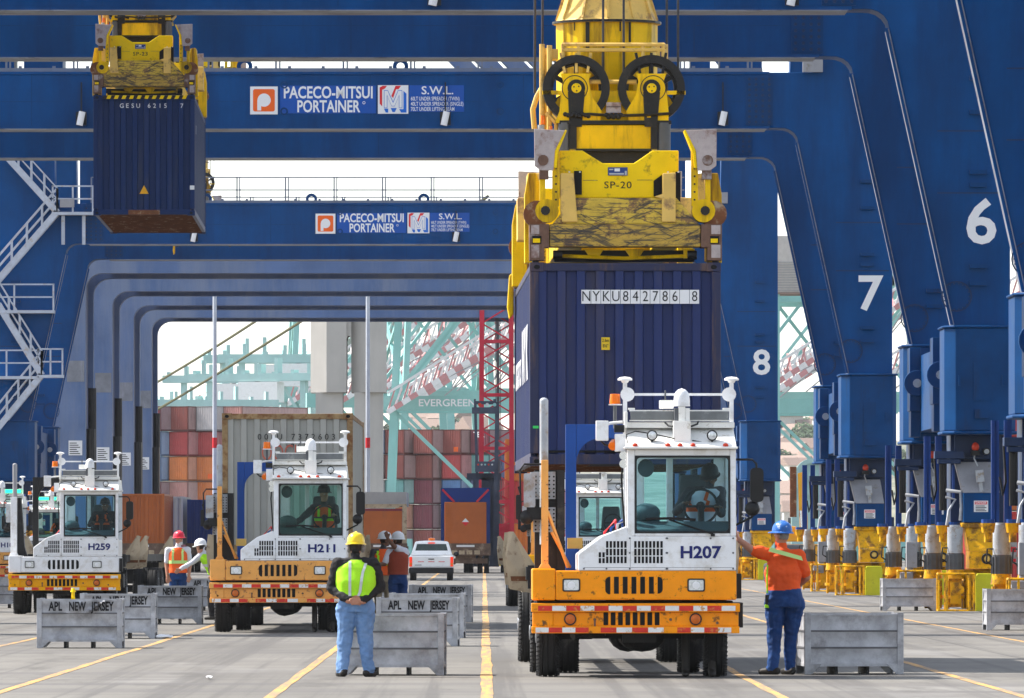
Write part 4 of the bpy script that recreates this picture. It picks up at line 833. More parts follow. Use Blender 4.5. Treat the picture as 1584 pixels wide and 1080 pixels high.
# ================================================================= YARD TRACTORS
def rr(x0, x1, z0, z1, r, n=4):
    return arc(x0+r, z1-r, r, 180, 90, n) + arc(x1-r, z1-r, r, 90, 0, n) + arc(x1-r, z0+r, r, 0, -90, n) + arc(x0+r, z0+r, r, -90, -180, n)
def wheel(root, x, y, r, w, side):
    b = MB(); b.lathe((x, y, r), [(.26, -w/2), (r*.86, -w/2), (r*.97, -w/2+.03), (r, -w/2+.06), (r, -w*.28), (r-.014, -w*.27), (r-.014, -w*.23), (r, -w*.22), (r, -w*.03), (r-.014, -w*.02), (r-.014, w*.02), (r, w*.03), (r, w*.22), (r-.014, w*.23), (r-.014, w*.27), (r, w*.28), (r, w/2-.06), (r*.97, w/2-.03), (r*.86, w/2), (.26, w/2)], 40, 'x')
    for k in range(52):
        a = 2*math.pi*k/52
        for s in (-1, 1): b.bar((x+s*w*.36, y+(r-.012)*math.cos(a), r+(r-.012)*math.sin(a)), (x+s*w*.5, y+(r-.02)*math.cos(a+.05), r+(r-.02)*math.sin(a+.05)), .026, .016)
    t = b.build('wheel', M['tyre'], root, smooth=40)
    b = MB(); o = side*w/2
    b.lathe((x, y, r), [(.255, o*.6), (.27, o*1.0), (.24, o*1.0), (.2, o*.4), (.1, o*.45), (.09, o*1.1), (.0, o*1.12)], 20, 'x'); b.build('rim', M['gmot'], t, smooth=35)
    return t
def tape(b, x0, x1, y, z0, z1, n, start=0):
    for i in range(n):
        b.mat((i+start) % 2); b.box(x0+(x1-x0)*i/n, x0+(x1-x0)*(i+1)/n-.004, y-.004, y, z0, z1)
def tractor(label, loc, rz, num, hood='orange', bumper='orange', rack='navy', stack_orange=True, gl='glass', led=False, unit='white'):
    root = thing('terminal_tractor', label, 'yard truck', loc, rz, 'yard trucks')
    HM, BMt = M[hood], M[bumper]
    # chassis
    b = MB()
    for sx in (-.43, .43): b.box(sx-.06, sx+.06, .1, 5.0, .62, .88)
    b.box(-1.1, 1.1, .95, 1.15, .46, .6); b.box(-.95, .95, 3.95, 4.15, .44, .58); b.box(-.35, .35, .5, 2.2, .5, 1.0); b.box(-.9, -.5, 1.2, 2.4, .45, .8); b.ell((0, 4.05, .5), (.26, .3, .24), 14, 8); b.ell((.1, 1.05, .5), (.3, .25, .2), 14, 8)
    b.tube([(-.75, .25, .5), (-.5, .45, .62), (-.45, .6, .66)], .05, 8); b.box(-.15, .25, .3, .5, .42, .62); b.box(.55, .95, .5, 1.2, .6, .9)
    b.box(-1.18, 1.18, .42, 1.5, .88, .92); b.box(-1.0, 1.0, 2.9, 5.0, .9, .96)
    b.build('chassis', M['chassis'], root)
    b = MB(); b.box(-.5, .5, 3.5, 4.6, 1.08, 1.16); b.box(-.45, .45, 3.7, 4.3, .96, 1.08); b.build('coupling_plate', M['grease'], root)
    # bumper: two taped ledges with a recessed face between
    b = MB(); b.mat(0)
    b.py([(-1.245, .535), (1.245, .535), (1.245, .62), (-1.245, .62)], -.03, .25); b.box(-1.235, 1.235, .02, .3, .62, .79); b.py([(-1.25, .79), (1.25, .79), (1.25, .895), (-1.25, .895)], -.04, .3)
    b.prism([(-1.235, .0, .62), (-1.0, .0, .62), (-1.0, .0, .79), (-1.235, .0, .79)], [(-1.235, .02, .62), (-.98, .02, .62), (-.98, .02, .79), (-1.235, .02, .79)])
    b.mat(1)
    for k in range(8):
        x = (425+k*31.4-563)/357; b.box(x, x+.058, .012, .03, .632, .785)
    bp = b.build('bumper', [BMt, M['dark']], root, bevel=.012)
    for ta in ((-1.17, 1.2, -.041, .805, .865, 14), (-1.2, -.56, -.031, .545, .605, 4, 1), (-.42, .34, -.031, .545, .605, 4), (.5, 1.15, -.031, .545, .605, 4)):
        b = MB(); tape(b, *ta); b.build('reflective_tape', [M['tapeR'], M['tapeW']], bp)
    for x in (-.785, .72):
        b = MB(); b.mat(0).lathe((x, -.005, .705), [(.0, 0), (.075, 0), (.075, .03), (.0, .03)], 18, 'y'); b.mat(1).lathe((x, -.02, .705), [(.0, 0), (.04, .004), (.06, .016), (.0, .016)], 18, 'y'); b.build('fog_light', [M['blackp'], M['amb2']], bp, smooth=35)
    b = MB()
    for x, z in ((-.49, .7), (-.49, .6), (.42, .7), (.98, .66), (-1.1, .66)): b.cyl((x, -.0, z), (x, .02, z), .018, n=8)
    b.cyl((-.49, -.01, .58), (-.49, -.01, .71), .012, n=6); b.build('bolt', M['rust'], bp)
    # lower hood with lamps and slots
    b = MB(); b.mat(0).box(-.96, 1.21, .0, 1.25, .935, 1.285); b.prism([(-1.24, .02, .93), (-.962, .0, .93), (-.962, .0, 1.31), (-1.24, .02, 1.31)], [(-1.24, 1.2, .93), (-.962, 1.2, .93), (-.962, 1.2, 1.31), (-1.24, 1.2, 1.31)])
    hd = b.build('hood', HM, root, bevel=.018)
    b = MB()
    for k in range(7):
        x = (433+k*37.4-563)/357
        if k in (0, 6): b.py(arc(x+.055, 1.112-.055, .055, 180, 270, 4)+[(x+.06, 1.01), (x+.06, 1.214), (x+.055, 1.214)]+arc(x+.055, 1.16, .055, 90, 180, 4) if k == 0 else [(x, 1.01)]+arc(x+.005, 1.065, .055, -90, 0, 4)+arc(x+.005, 1.16, .055, 0, 90, 4)+[(x, 1.214)], -.004, .02)
        else: b.box(x, x+.058, -.004, .02, 1.01, 1.214)
    b.build('slot', M['dark'], hd)
    for x0, x1 in ((-.878, -.664), (.62, .832)):
        b = MB(); b.mat(1).py(rr(x0, x1, 1.035, 1.192, .025), -.012, .01); b.mat(0).py(rr(x0+.018, x1-.018, 1.052, 1.175, .015), -.018, -.0125); b.mat(2).lathe(((x0+x1)/2, -.022, 1.112), [(.0, 0), (.03, 0), (.045, .003), (.0, .003)], 14, 'y')
        b.build('headlight', [M['lens'], M['blackp'], M['sign']], hd)
    # cab: white lower nose, door sides, pillars, roof
    CW = M[unit]
    nose = [(-.69, 1.287), (1.205, 1.287), (1.205, 1.70), (-.03, 1.70), (-.09, 1.74), (-.11, 1.82), (-.40, 1.705), (-.69, 1.49)]
    b = MB(); b.py(nose, .0, .32); b.py([(-.69, 1.287), (-.12, 1.287), (-.12, 1.80), (-.40, 1.70), (-.69, 1.485)], .321, 2.3)
    b.box(-.12, 1.205, .321, 2.0, .98, 1.28) ; b.py([(-.1, 1.287), (-.03, 1.287), (-.03, 1.66), (-.1, 1.66)], .321, 2.0); b.py([(1.14, 1.287), (1.205, 1.287), (1.205, 1.66), (1.14, 1.66)], .321, 2.0)
    nb = b.build('nose_panel', CW, root, bevel=.014)
    b = MB()
    for g0, g1, nc in ((405, 530, 8), (557, 685, 8)):
        w = (g1-g0)/nc
        for k in range(nc):
            x = (g0+k*w-563)/357; hi = 3
            for j in range(3):
                if g0 == 405 and k < 2 and j == 2: continue
                if g0 == 405 and k < 2: zz = 1.377+j*.07
                else: zz = 1.377+j*.092
                b.box(x, x+.028, -.004, .004, zz, zz+(.06 if g0 == 405 and k < 2 else .08))
    b.build('vent', M['dark'], nb)
    b = MB()
    for x in (-.62, -.35, -.07, .37, .38, .9, 1.17):
        for z in (1.31, 1.50, 1.675):
            if x < -.3 and z > 1.6 or x < -.6 and z > 1.45: continue
            b.cyl((x, -.008, z), (x, .0, z), .012, n=6)
    b.box(-.0665, -.0625, -.002, .0, 1.33, 1.68); b.box(-.62, 1.18, -.002, .0, 1.322, 1.326); b.build('rivet', M['gmot2'], nb)
    text(num, .2, M['letter'], 'fleet_number', nb, ((840-563)/357, -.004, 1.5), bold=.03, fit=.49 if len(num) > 3 else .4)
    # windscreen wall with opening
    b = MB(); zc0, zc1 = 1.7, 2.745
    wx0, wx1, wz0, wz1 = -.008, 1.134, 1.737, 2.665
    T = lambda z: .0 + (z-1.7)*.05
    def fr_quad(x0, x1, z0, z1): b.hexa([(x0, T(z0), z0), (x1, T(z0), z0), (x1, T(z0)+.06, z0), (x0, T(z0)+.06, z0), (x0, T(z1), z1), (x1, T(z1), z1), (x1, T(z1)+.06, z1), (x0, T(z1)+.06, z1)])
    fr_quad(-.1, wx0, 1.7, zc1); fr_quad(wx1, 1.205, 1.7, zc1); fr_quad(wx0, wx1, wz1, zc1); fr_quad(wx0, wx1, 1.7, wz0)
    for x0, x1 in ((-.1, -.03), (1.14, 1.205)): b.box(x0, x1, 1.9, 2.0, 1.66, zc1); b.box(x0, x1, .06, 2.0, zc1-.07, zc1); b.box(x0, x1, .95, 1.02, 1.66, zc1)
    for x0, x1 in ((-.03, .15), (.42, .5), (1.0, 1.14)): b.box(x0, x1, 1.94, 2.0, 1.3, zc1)
    b.box(-.03, 1.14, 1.94, 2.0, zc1-.1, zc1); b.box(-.03, 1.14, 1.94, 2.0, 1.3, 1.75)
    cb = b.build('cab', CW, root, bevel=.012)
    b = MB(); b.quad((wx0+.005, T(wz0)+.03, wz0), (wx1-.005, T(wz0)+.03, wz0), (wx1-.005, T(wz1)+.03, wz1), (wx0+.005, T(wz1)+.03, wz1)); ws = b.build('windscreen', M[gl], cb)
    b = MB(); o_ = rr(wx0, wx1, wz0, wz1, .06); i_ = rr(wx0+.022, wx1-.022, wz0+.022, wz1-.022, .045)
    n = len(o_); b.add([(x, T(z)-.006, z) for x, z in o_]+[(x, T(z)-.006, z) for x, z in i_]+[(x, T(z)+.03, z) for x, z in o_]+[(x, T(z)+.03, z) for x, z in i_], [f for k in range(n) for f in ((k, (k+1) % n, n+(k+1) % n, n+k), (n+k, n+(k+1) % n, 3*n+(k+1) % n, 3*n+k), (k, 2*n+k, 2*n+(k+1) % n, (k+1) % n))])
    for cx_, cz_, a0 in ((wx0, wz0, 180), (wx1, wz0, 270), (wx1, wz1, 0), (wx0, wz1, 90)):
        sx = 1 if cx_ == wx0 else -1; sz = 1 if cz_ == wz0 else -1
        a = arc(cx_+sx*.06, cz_+sz*.06, .06, a0, a0+90, 4); b.py([(cx_, cz_)]+a, T(cz_)-.003, T(cz_)+.02)
    b.build('seal', M['blackp'], ws)
    b = MB(); b.tube([(.93, -.015, 1.725), (.6, -.03, 1.83), (.4, -.03, 1.90)], .011); b.tube([(.12, -.03, 1.905), (.42, -.035, 1.915), (.72, -.03, 1.898)], .016); b.box(.9, .95, -.03, .0, 1.7, 1.73); b.build('wiper', M['blackp'], ws)
    for x in (-.065, 1.172):
        b = MB(); b.quad((x, .08, 1.68), (x, .95, 1.68), (x, .95, 2.66), (x, .08, 2.66)); b.build('side_window', M[gl], cb)
    b = MB(); b.quad((.15, 1.97, 1.76), (.42, 1.97, 1.76), (.42, 1.97, 2.64), (.15, 1.97, 2.64)); b.quad((.5, 1.97, 1.76), (1.0, 1.97, 1.76), (1.0, 1.97, 2.64), (.5, 1.97, 2.64)); b.build('rear_window', M[gl], cb)
    # inside: dash, seat, wheel, column, fan
    b = MB(); b.hexa([(-.02, .08, 1.3), (1.13, .08, 1.3), (1.13, .45, 1.3), (-.02, .45, 1.3), (-.02, .08, 1.78), (1.13, .08, 1.78), (1.13, .38, 1.88), (-.02, .38, 1.88)]); b.box(.0, .3, .4, 1.0, 1.3, 1.95); b.ell((.14, .5, 1.98), (.17, .2, .12), 12, 8); b.ell((.13, .3, 2.52), (.1, .06, .11), 12, 8); b.build('dashboard', M['interior'], cb, smooth=40)
    b = MB(); b.ring((.80, .62, 2.06), .22, .19, -.012, .012, 28, 'y'); b.cyl((.80, .6, 2.05), (.80, .4, 1.85), .04, n=8); b.bar((.6, .62, 2.06), (1.0, .62, 2.06), .03, .03); b.bar((.8, .62, 2.06), (.8, .62, 1.86), .03, .03); b.ell((.8, .61, 2.06), (.06, .03, .06), 10, 6); b.build('steering_wheel', M['blackp'], cb)
    b = MB(); b.box(.5, 1.05, 1.1, 1.65, 1.3, 1.72); b.hexa([(.52, 1.5, 1.72), (1.03, 1.5, 1.72), (1.03, 1.68, 1.72), (.52, 1.68, 1.72), (.58, 1.62, 2.45), (.97, 1.62, 2.45), (.97, 1.75, 2.45), (.58, 1.75, 2.45)]); b.build('seat', M['interior'], cb, bevel=.04)
    # roof cap: overhanging lip, raked visor, light bar
    WR = M['whiter']
    b = MB(); b.box(-.14, 1.225, -.08, 2.06, 2.745, 2.775); b.prism([(-.12, -.06, 2.776), (1.21, -.06, 2.776), (1.21, 2.0, 2.776), (-.12, 2.0, 2.776)], [(-.10, .52, 3.0), (1.19, .52, 3.0), (1.19, 1.95, 3.0), (-.10, 1.95, 3.0)]); b.box(-.11, 1.2, .4, .9, 3.002, 3.075); b.box(-.13, -.09, .3, .6, 3.0, 3.2)
    rf = b.build('roof', WR, root, bevel=.012)
    b = MB(); b.box(-.05, .47, .36, .5, 3.1, 3.205); b.box(.64, 1.13, .36, .5, 3.1, 3.205); b.build('message_display', M['ledk'] if not led else M['led'], rf, bevel=.006)
    b = MB(); b.mat(0).box(-.065, 1.145, .37, .52, 3.205, 3.22); b.box(-.065, 1.145, .37, .52, 3.085, 3.1); b.box(-.08, .0, .38, .5, 3.222, 3.245); b.box(1.06, 1.15, .38, .5, 3.222, 3.245); b.build('display_housing', WR, rf)
    b = MB(); b.mat(0).box(.455, .665, .1, .34, 2.82, 3.085); b.box(.52, .6, .15, .34, 3.085, 3.26); b.box(.3, .47, .5, .7, 3.24, 3.34); b.mat(1).cyl((.37, .55, 3.34), (.37, .55, 3.46), .012, n=6); b.box(.47, .52, .16, .34, 3.085, 3.24); b.mat(0).box(.6, .655, .16, .34, 3.085, 3.24); b.build('antenna_mast', [WR, M['gmot2']], rf, bevel=.008)
    b = MB(); b.lathe((.56, .24, 3.262), [(.1, 0), (.1, .015), (.097, .016), (.098, .06), (.092, .12), (.075, .17), (.045, .20), (.0, .215)], 24); b.build('antenna_dome', M['white'], rf, smooth=50)
    b = MB(); b.mat(0)
    for x in (-.115, 1.17):
        b.box(x-.025, x+.025, .55, .6, 2.8, 3.56); b.cyl((x+(.03 if x < 0 else -.03), .54, 3.41), (x+(.03 if x < 0 else -.03), .6, 3.41), .085, n=16)
        b.lathe((x, .575, 3.55), [(.0, 0), (.035, .0), (.05, .025), (.088, .03), (.088, .05), (.06, .068), (.0, .075)], 20)
    b.box(-.09, 1.14, .56, .59, 3.395, 3.425); b.build('antenna_frame', M['white'], rf, smooth=35)
    b = MB(); b.mat(0).lathe((-.235, .6, 3.295), [(.0, 0), (.063, 0), (.066, .02), (.058, .12), (.0, .125)], 16); b.mat(1).cyl((-.235, .6, 3.0), (-.235, .6, 3.28), .022, n=8); b.mat(2).box(-.31, -.15, .52, .68, 3.28, 3.294); b.build('beacon', [M['amber'], M['gmot2'], M['white']], rf, smooth=35)
    for x in (-.108, .285, .43, .585, .978):
        b = MB(); b.ell((.0+x+.1, -.045, 2.79), (.034, .03, .028), 12, 6); b.build('marker_light', M['redl'], rf, smooth=60)
    for x in (.2, .92):
        b = MB(); b.mat(0).lathe((x-.0, .06, 2.91), [(.0, .0), (.062, .0), (.066, .01), (.06, .07), (.0, .09)], 18, 'y'); b.mat(1).lathe((x, .052, 2.91), [(.0, -.004), (.03, -.003), (.05, .0), (.0, .006)], 18, 'y'); b.mat(0).box(x-.01, x+.01, .08, .1, 2.8, 2.86); b.build('work_light', [M['blackp'], M['lens']], rf, smooth=35)
    b = MB(); b.tube([(-.1, .0, 2.82), (-.11, .05, 2.92), (.0, .1, 2.96), (.2, .12, 2.93), (.34, .12, 2.9), (.47, .09, 2.87)], .008, 5); b.tube([(.68, .1, 2.85), (.8, .1, 2.83), (.98, .08, 2.82)], .008, 5); b.tube([(.36, .3, 3.07), (.4, .25, 3.03), (.45, .2, 3.02)], .012, 5); b.tube([(.67, .2, 3.02), (.75, .25, 3.05), (.76, .3, 3.08)], .012, 5); b.build('cable', M['blackp'], rf)
    # camera box, side boxes, horns on the left
    b = MB(); b.mat(0).box(-.47, -.32, .3, .5, 2.85, 3.09); b.tube([(-.4, .35, 3.02), (-.3, .4, 3.06), (-.12, .5, 3.08)], .02); b.box(-.24, -.11, .25, .55, 2.72, 2.93); b.mat(1).box(-.25, -.13, .3, .5, 2.95, 3.04); b.tube([(-.42, .4, 2.86), (-.36, .45, 2.8), (-.25, .45, 2.79)], .015); b.tube([(-.2, .4, 2.75), (-.14, .45, 2.6), (-.16, .5, 2.4), (-.12, .6, 1.8)], .014); b.mat(2).cyl((-.27, .3, 2.78), (-.25, .4, 2.82), .055, n=10)
    b.build('camera_box', [M['white'], M['blackp'], M['amber']], cb, smooth=35, bevel=.01)
    for z in (2.67, 2.57):
        b = MB(); b.mat(0).lathe((-.14, .2, z), [(.03, .0), (.052, .0), (.045, .05), (.025, .2), (.0, .22)], 14, 'y'); b.mat(1).lathe((-.14, .23, z), [(.0, .0), (.03, .0), (.03, .01), (.0, .01)], 12, 'y'); b.build('horn', [M['chrome'], M['dark']], cb, smooth=35)
    # mirrors
    b = MB(); b.mat(0).tube([(1.2, .1, 2.62), (1.4, .05, 2.62), (1.45, .05, 2.57), (1.45, .05, 2.4)], .014); b.tube([(1.2, .2, 1.83), (1.4, .08, 1.93), (1.45, .06, 2.05), (1.45, .06, 2.15)], .014); b.py(rr(1.375, 1.535, 2.11, 2.52, .05), .0, .09); b.ell((1.40, .04, 2.03), (.09, .06, .09), 16, 10); b.build('mirror', [M['blackp']], root, smooth=35)
    b = MB(); b.mat(0).py(rr(-1.335, -1.195, 2.05, 2.46, .02), .62, .72); b.mat(1).ell((-1.3, .7, 1.93), (.09, .07, .09), 14, 8); b.box(-1.3, -1.08, .65, .85, 1.9, 2.05); b.tube([(-1.37, .7, 1.95), (-1.38, .7, 2.5), (-1.33, .7, 2.57), (-1.1, .7, 2.57)], .013); b.tube([(-1.37, .7, 2.2), (-1.4, .7, 2.3)], .013); b.py(rr(-1.43, -1.37, 1.9, 2.2, .02), .68, .74); b.build('mirror', [M['gmot'], M['blackp']], root, smooth=35)
    # exhaust stack, guard post, heat shields, rack
    so = stack_orange
    b = MB(); b.mat(0 if so else 1)
    if so: b.box(-1.125, -1.04, .55, .63, 1.31, 2.62); b.bar((-1.05, .6, 2.0), (-.8, .75, 1.32), .035, .035); b.bar((-1.0, .6, 1.75), (-.77, .9, 1.32), .03, .03); b.py([(-1.16, 1.31), (-1.0, 1.31), (-1.04, 1.37), (-1.125, 1.37)], .54, .64)
    else: b.py([(-1.25, 1.31), (-1.05, 1.31), (-1.08, 1.38), (-1.08, 2.62), (-1.22, 2.62), (-1.22, 1.38)], .45, .62)
    b.build('guard_post', [M['peach'], M['white']], root, bevel=.008)
    b = MB(); b.cyl((-1.09 if so else -1.14, .75, 1.6), (-1.09 if so else -1.14, .75, 3.34), .052, n=14); b.ell((-1.09 if so else -1.14, .75, 3.34), (.052, .052, .035), 14, 6); b.build('exhaust_stack', M['gmot'] if so else M['gpanel'], root, smooth=40)
    b = MB()
    if so:
        for z0, z1 in ((1.75, 2.05), (2.15, 2.48)):
            b.mat(0).box(-1.22, -.95, .82, .84, z0, z1); b.mat(1)
            for i in range(5):
                for k in range(6): b.cyl((-1.19+i*.055, .814, z0+.03+k*.048), (-1.19+i*.055, .819, z0+.03+k*.048), .013, n=6)
        b.mat(1).box(-1.2, -.93, .86, 1.2, 1.3, 2.5); b.box(-.93, -.84, .8, 1.1, 1.3, 2.5); b.mat(2).box(-.8, -.62, .9, 1.3, 1.55, 1.68)
    else: b.mat(1).box(-1.2, -1.0, .64, 1.1, 1.31, 2.6); b.py([(-1.0, 1.31), (-.86, 1.31), (-.92, 1.5), (-1.0, 2.55)], .66, 1.0)
    b.build('heat_shield', [M['gmot'], M['chassis'], M['pale']], root)
    RX = -.81; b = MB(); b.box(RX, RX+.13, 2.0, 2.15, 1.0, 3.07); b.py([(RX+.132, 3.07), (RX+.132, 2.6)]+[(RX+.132+.3*(1-math.cos(R(a))), 2.6+.3*math.sin(R(a))) for a in range(15, 91, 15)]+[(1.18, 2.9), (1.18, 3.07)], 2.0, 2.15); b.box(RX-.02, RX+.3, 1.98, 2.17, .97, 1.2); b.py([(RX+.131, 1.2), (RX+.3, 1.2), (RX+.131, 1.6)], 2.0, 2.1); b.box(1.05, 1.18, 2.001, 2.149, 1.0, 2.9); b.build('headache_rack', M[rack], root, bevel=.012)
    b = MB()
    for k, c_ in enumerate((0, 1, 2)): b.mat(c_).tube([(-.35+.07*k, 2.2, 1.4), (-.33+.08*k, 2.15, 1.75+.05*k), (-.2+.08*k, 2.2, 1.9), (-.12+.08*k, 2.5, 1.5)], .016, 6)
    b.build('air_hose', [M['signred'], M['navy'], M['gmot']], root)
    for sx, side in ((-1.04, -1), (.985, 1)): wheel(root, sx, 1.05, .5, .27, side)
    for sx, side in ((-1.09, -1), (-.75, 1), (.75, -1), (1.09, 1)): wheel(root, sx, 4.05, .5, .26, side)
    b = MB()
    for sx in (-1, 1): b.py([(sx*.55, .985), (sx*1.2, .985), (sx*1.2, 1.02), (sx*.55, 1.02)], 3.45, 4.65)
    b.box(1.13, 1.3, .35, 1.2, .6, .9); b.box(1.15, 1.28, .3, .6, .95, 1.25); b.build('mudguard', M['chassis'], root)
    return root
TR = {}
TR['a'] = tractor('white and bright orange yard truck with number H207 under the lifted navy container', (1.824, 100.8, 0), R(.3), 'H207')
TR['b'] = tractor('white yard truck with faded orange bumper and number H211, grey container behind', (-3.655, 150.3, 0), 0, 'H211', 'peach', 'peach', gl='glassg')
TR['c'] = tractor('white yard truck with yellow bumper and number H259 behind the dented metal bin', (-9.33, 187.0, 0), 0, 'H259', 'white', 'truckyel', 'blackp', False)
TR['d'] = tractor('yard truck cut off by the left edge, only its cab side and orange bumper showing', (-15.3, 257.0, 0), 0, 'H107', 'peach', 'peach', 'navy', False, led=True)
TR['e'] = tractor('yard truck half hidden between the H259 truck and the left edge, green roof display lit', (-16.1, 302.0, 0), 0, 'H160', 'white', 'truckyel', 'navy', True, gl='glassg', led=True)
TR['f'] = tractor('yard truck seen behind the H207 cab, only its windscreen and roof showing', (2.24, 197.0, 0), 0, 'H228', 'truckyel', 'truckyel', 'navy', True)
# ================================================================= TRAILERS with flared corner guides
def trailer(label, loc, rz):
    root = thing('container_trailer', label, 'trailer', loc, rz, 'trailers behind the yard trucks')
    b = MB()
    for sx in (-.5, .5): b.box(sx-.08, sx+.08, 0, 13.0, .95, 1.25)
    for k in range(9): b.box(-1.2, 1.2, .2+k*1.55, .38+k*1.55, 1.12, 1.3)
    for sx in (-1.16, 1.16): b.box(sx-.06, sx+.06, 0, 13, 1.16, 1.32)
    b.box(-1.2, 1.2, -.1, .12, 1.05, 1.34); b.build('frame', M['chassis'], root)
    for y in (1.0, 3.4, 11.6):
        for sx in (-1, 1):
            b = MB(); b.mat(0)
            b.hexa([(sx*1.22, y, 1.0), (sx*1.27, y, 1.0), (sx*1.27, y+.9, 1.0), (sx*1.22, y+.9, 1.0), (sx*1.22, y+.05, 1.4), (sx*1.27, y+.05, 1.4), (sx*1.27, y+.85, 1.4), (sx*1.22, y+.85, 1.4)])
            b.hexa([(sx*1.22, y+.05, 1.4), (sx*1.27, y+.05, 1.4), (sx*1.27, y+.85, 1.4), (sx*1.22, y+.85, 1.4), (sx*1.38, y+.15, 1.74), (sx*1.43, y+.15, 1.74), (sx*1.43, y+.75, 1.74), (sx*1.38, y+.75, 1.74)])
            b.prism([(sx*1.1, y, .98), (sx*1.42, y, 1.04), (sx*1.46, y, 1.45), (sx*1.43, y+.1, 1.76), (sx*1.37, y+.1, 1.76), (sx*1.1, y, 1.33)], [(sx*1.1, y+.03, .98), (sx*1.42, y+.03, 1.04), (sx*1.46, y+.03, 1.45), (sx*1.43, y+.13, 1.76), (sx*1.37, y+.13, 1.76), (sx*1.1, y+.03, 1.33)])
            b.mat(1).prism([(sx*1.14, y-.004, 1.14), (sx*1.4, y-.004, 1.14), (sx*1.41, y-.004, 1.2), (sx*1.14, y-.004, 1.2)], [(sx*1.14, y, 1.14), (sx*1.4, y, 1.14), (sx*1.41, y, 1.2), (sx*1.14, y, 1.2)])
            b.build('corner_guide', [M['beige'], M['rusty']], root)
    for y in (9.6, 10.9):
        for sx, sd in ((-1.12, -1), (-.78, 1), (.78, -1), (1.12, 1)): wheel(root, sx, y, .5, .25, sd)
    b = MB(); b.box(-1.2, 1.2, 12.9, 13.1, .6, 1.3)
    for y in (9.6, 10.9): b.box(-.9, .9, y-.08, y+.08, .42, .58)
    b.build('axle', M['chassis'], root)
    return root
tl = trailer('trailer behind the H207 truck, beige flared guides and tyres showing at its left', (1.75, 104.4, 0), R(.15))
for lab, X, Y, rz in (('trailer under the grey container behind the H211 truck', -3.655, 154.0, .1), ('trailer behind the H259 truck, beige flared guides showing at its right', -9.32, 190.7, -2.0), ('trailer behind the truck that shows beyond the H207 cab', 2.1, 200.8, 1.5)):
    c = copy_tree(tl); c.location = (X, Y, 0); c.rotation_euler.z = R(rz); c['label'] = lab
gc = container('weathered grey container with rust brown corner posts carried behind the H211 truck', (-3.655, 156.6, 1.42), R(-.15), 2.6, CN['grey'], CN['greyf'], 'containers on trailers')
for i, ch in enumerate('00LU 7372603'):
    if ch != ' ': text(ch, .155, M['letk'], 'number_lettering', gc, (-1.219+(405+i*10.4-347)/83, .012, 2.6-(677-640)/83), bold=.0)
for i, ch in enumerate('4251'): text(ch, .13, M['letk'], 'number_lettering', gc, (-1.219+(456+i*9.5-347)/83, .012, 2.6-(688.5-640)/83))
text('OOCL', .42, mat('faded_red_lettering', (.5,.13,.09), .6, var=.2), 'faded_lettering', gc, (-1.219+(438-347)/83, .012, 2.6-(702-640)/83), fit=.72)
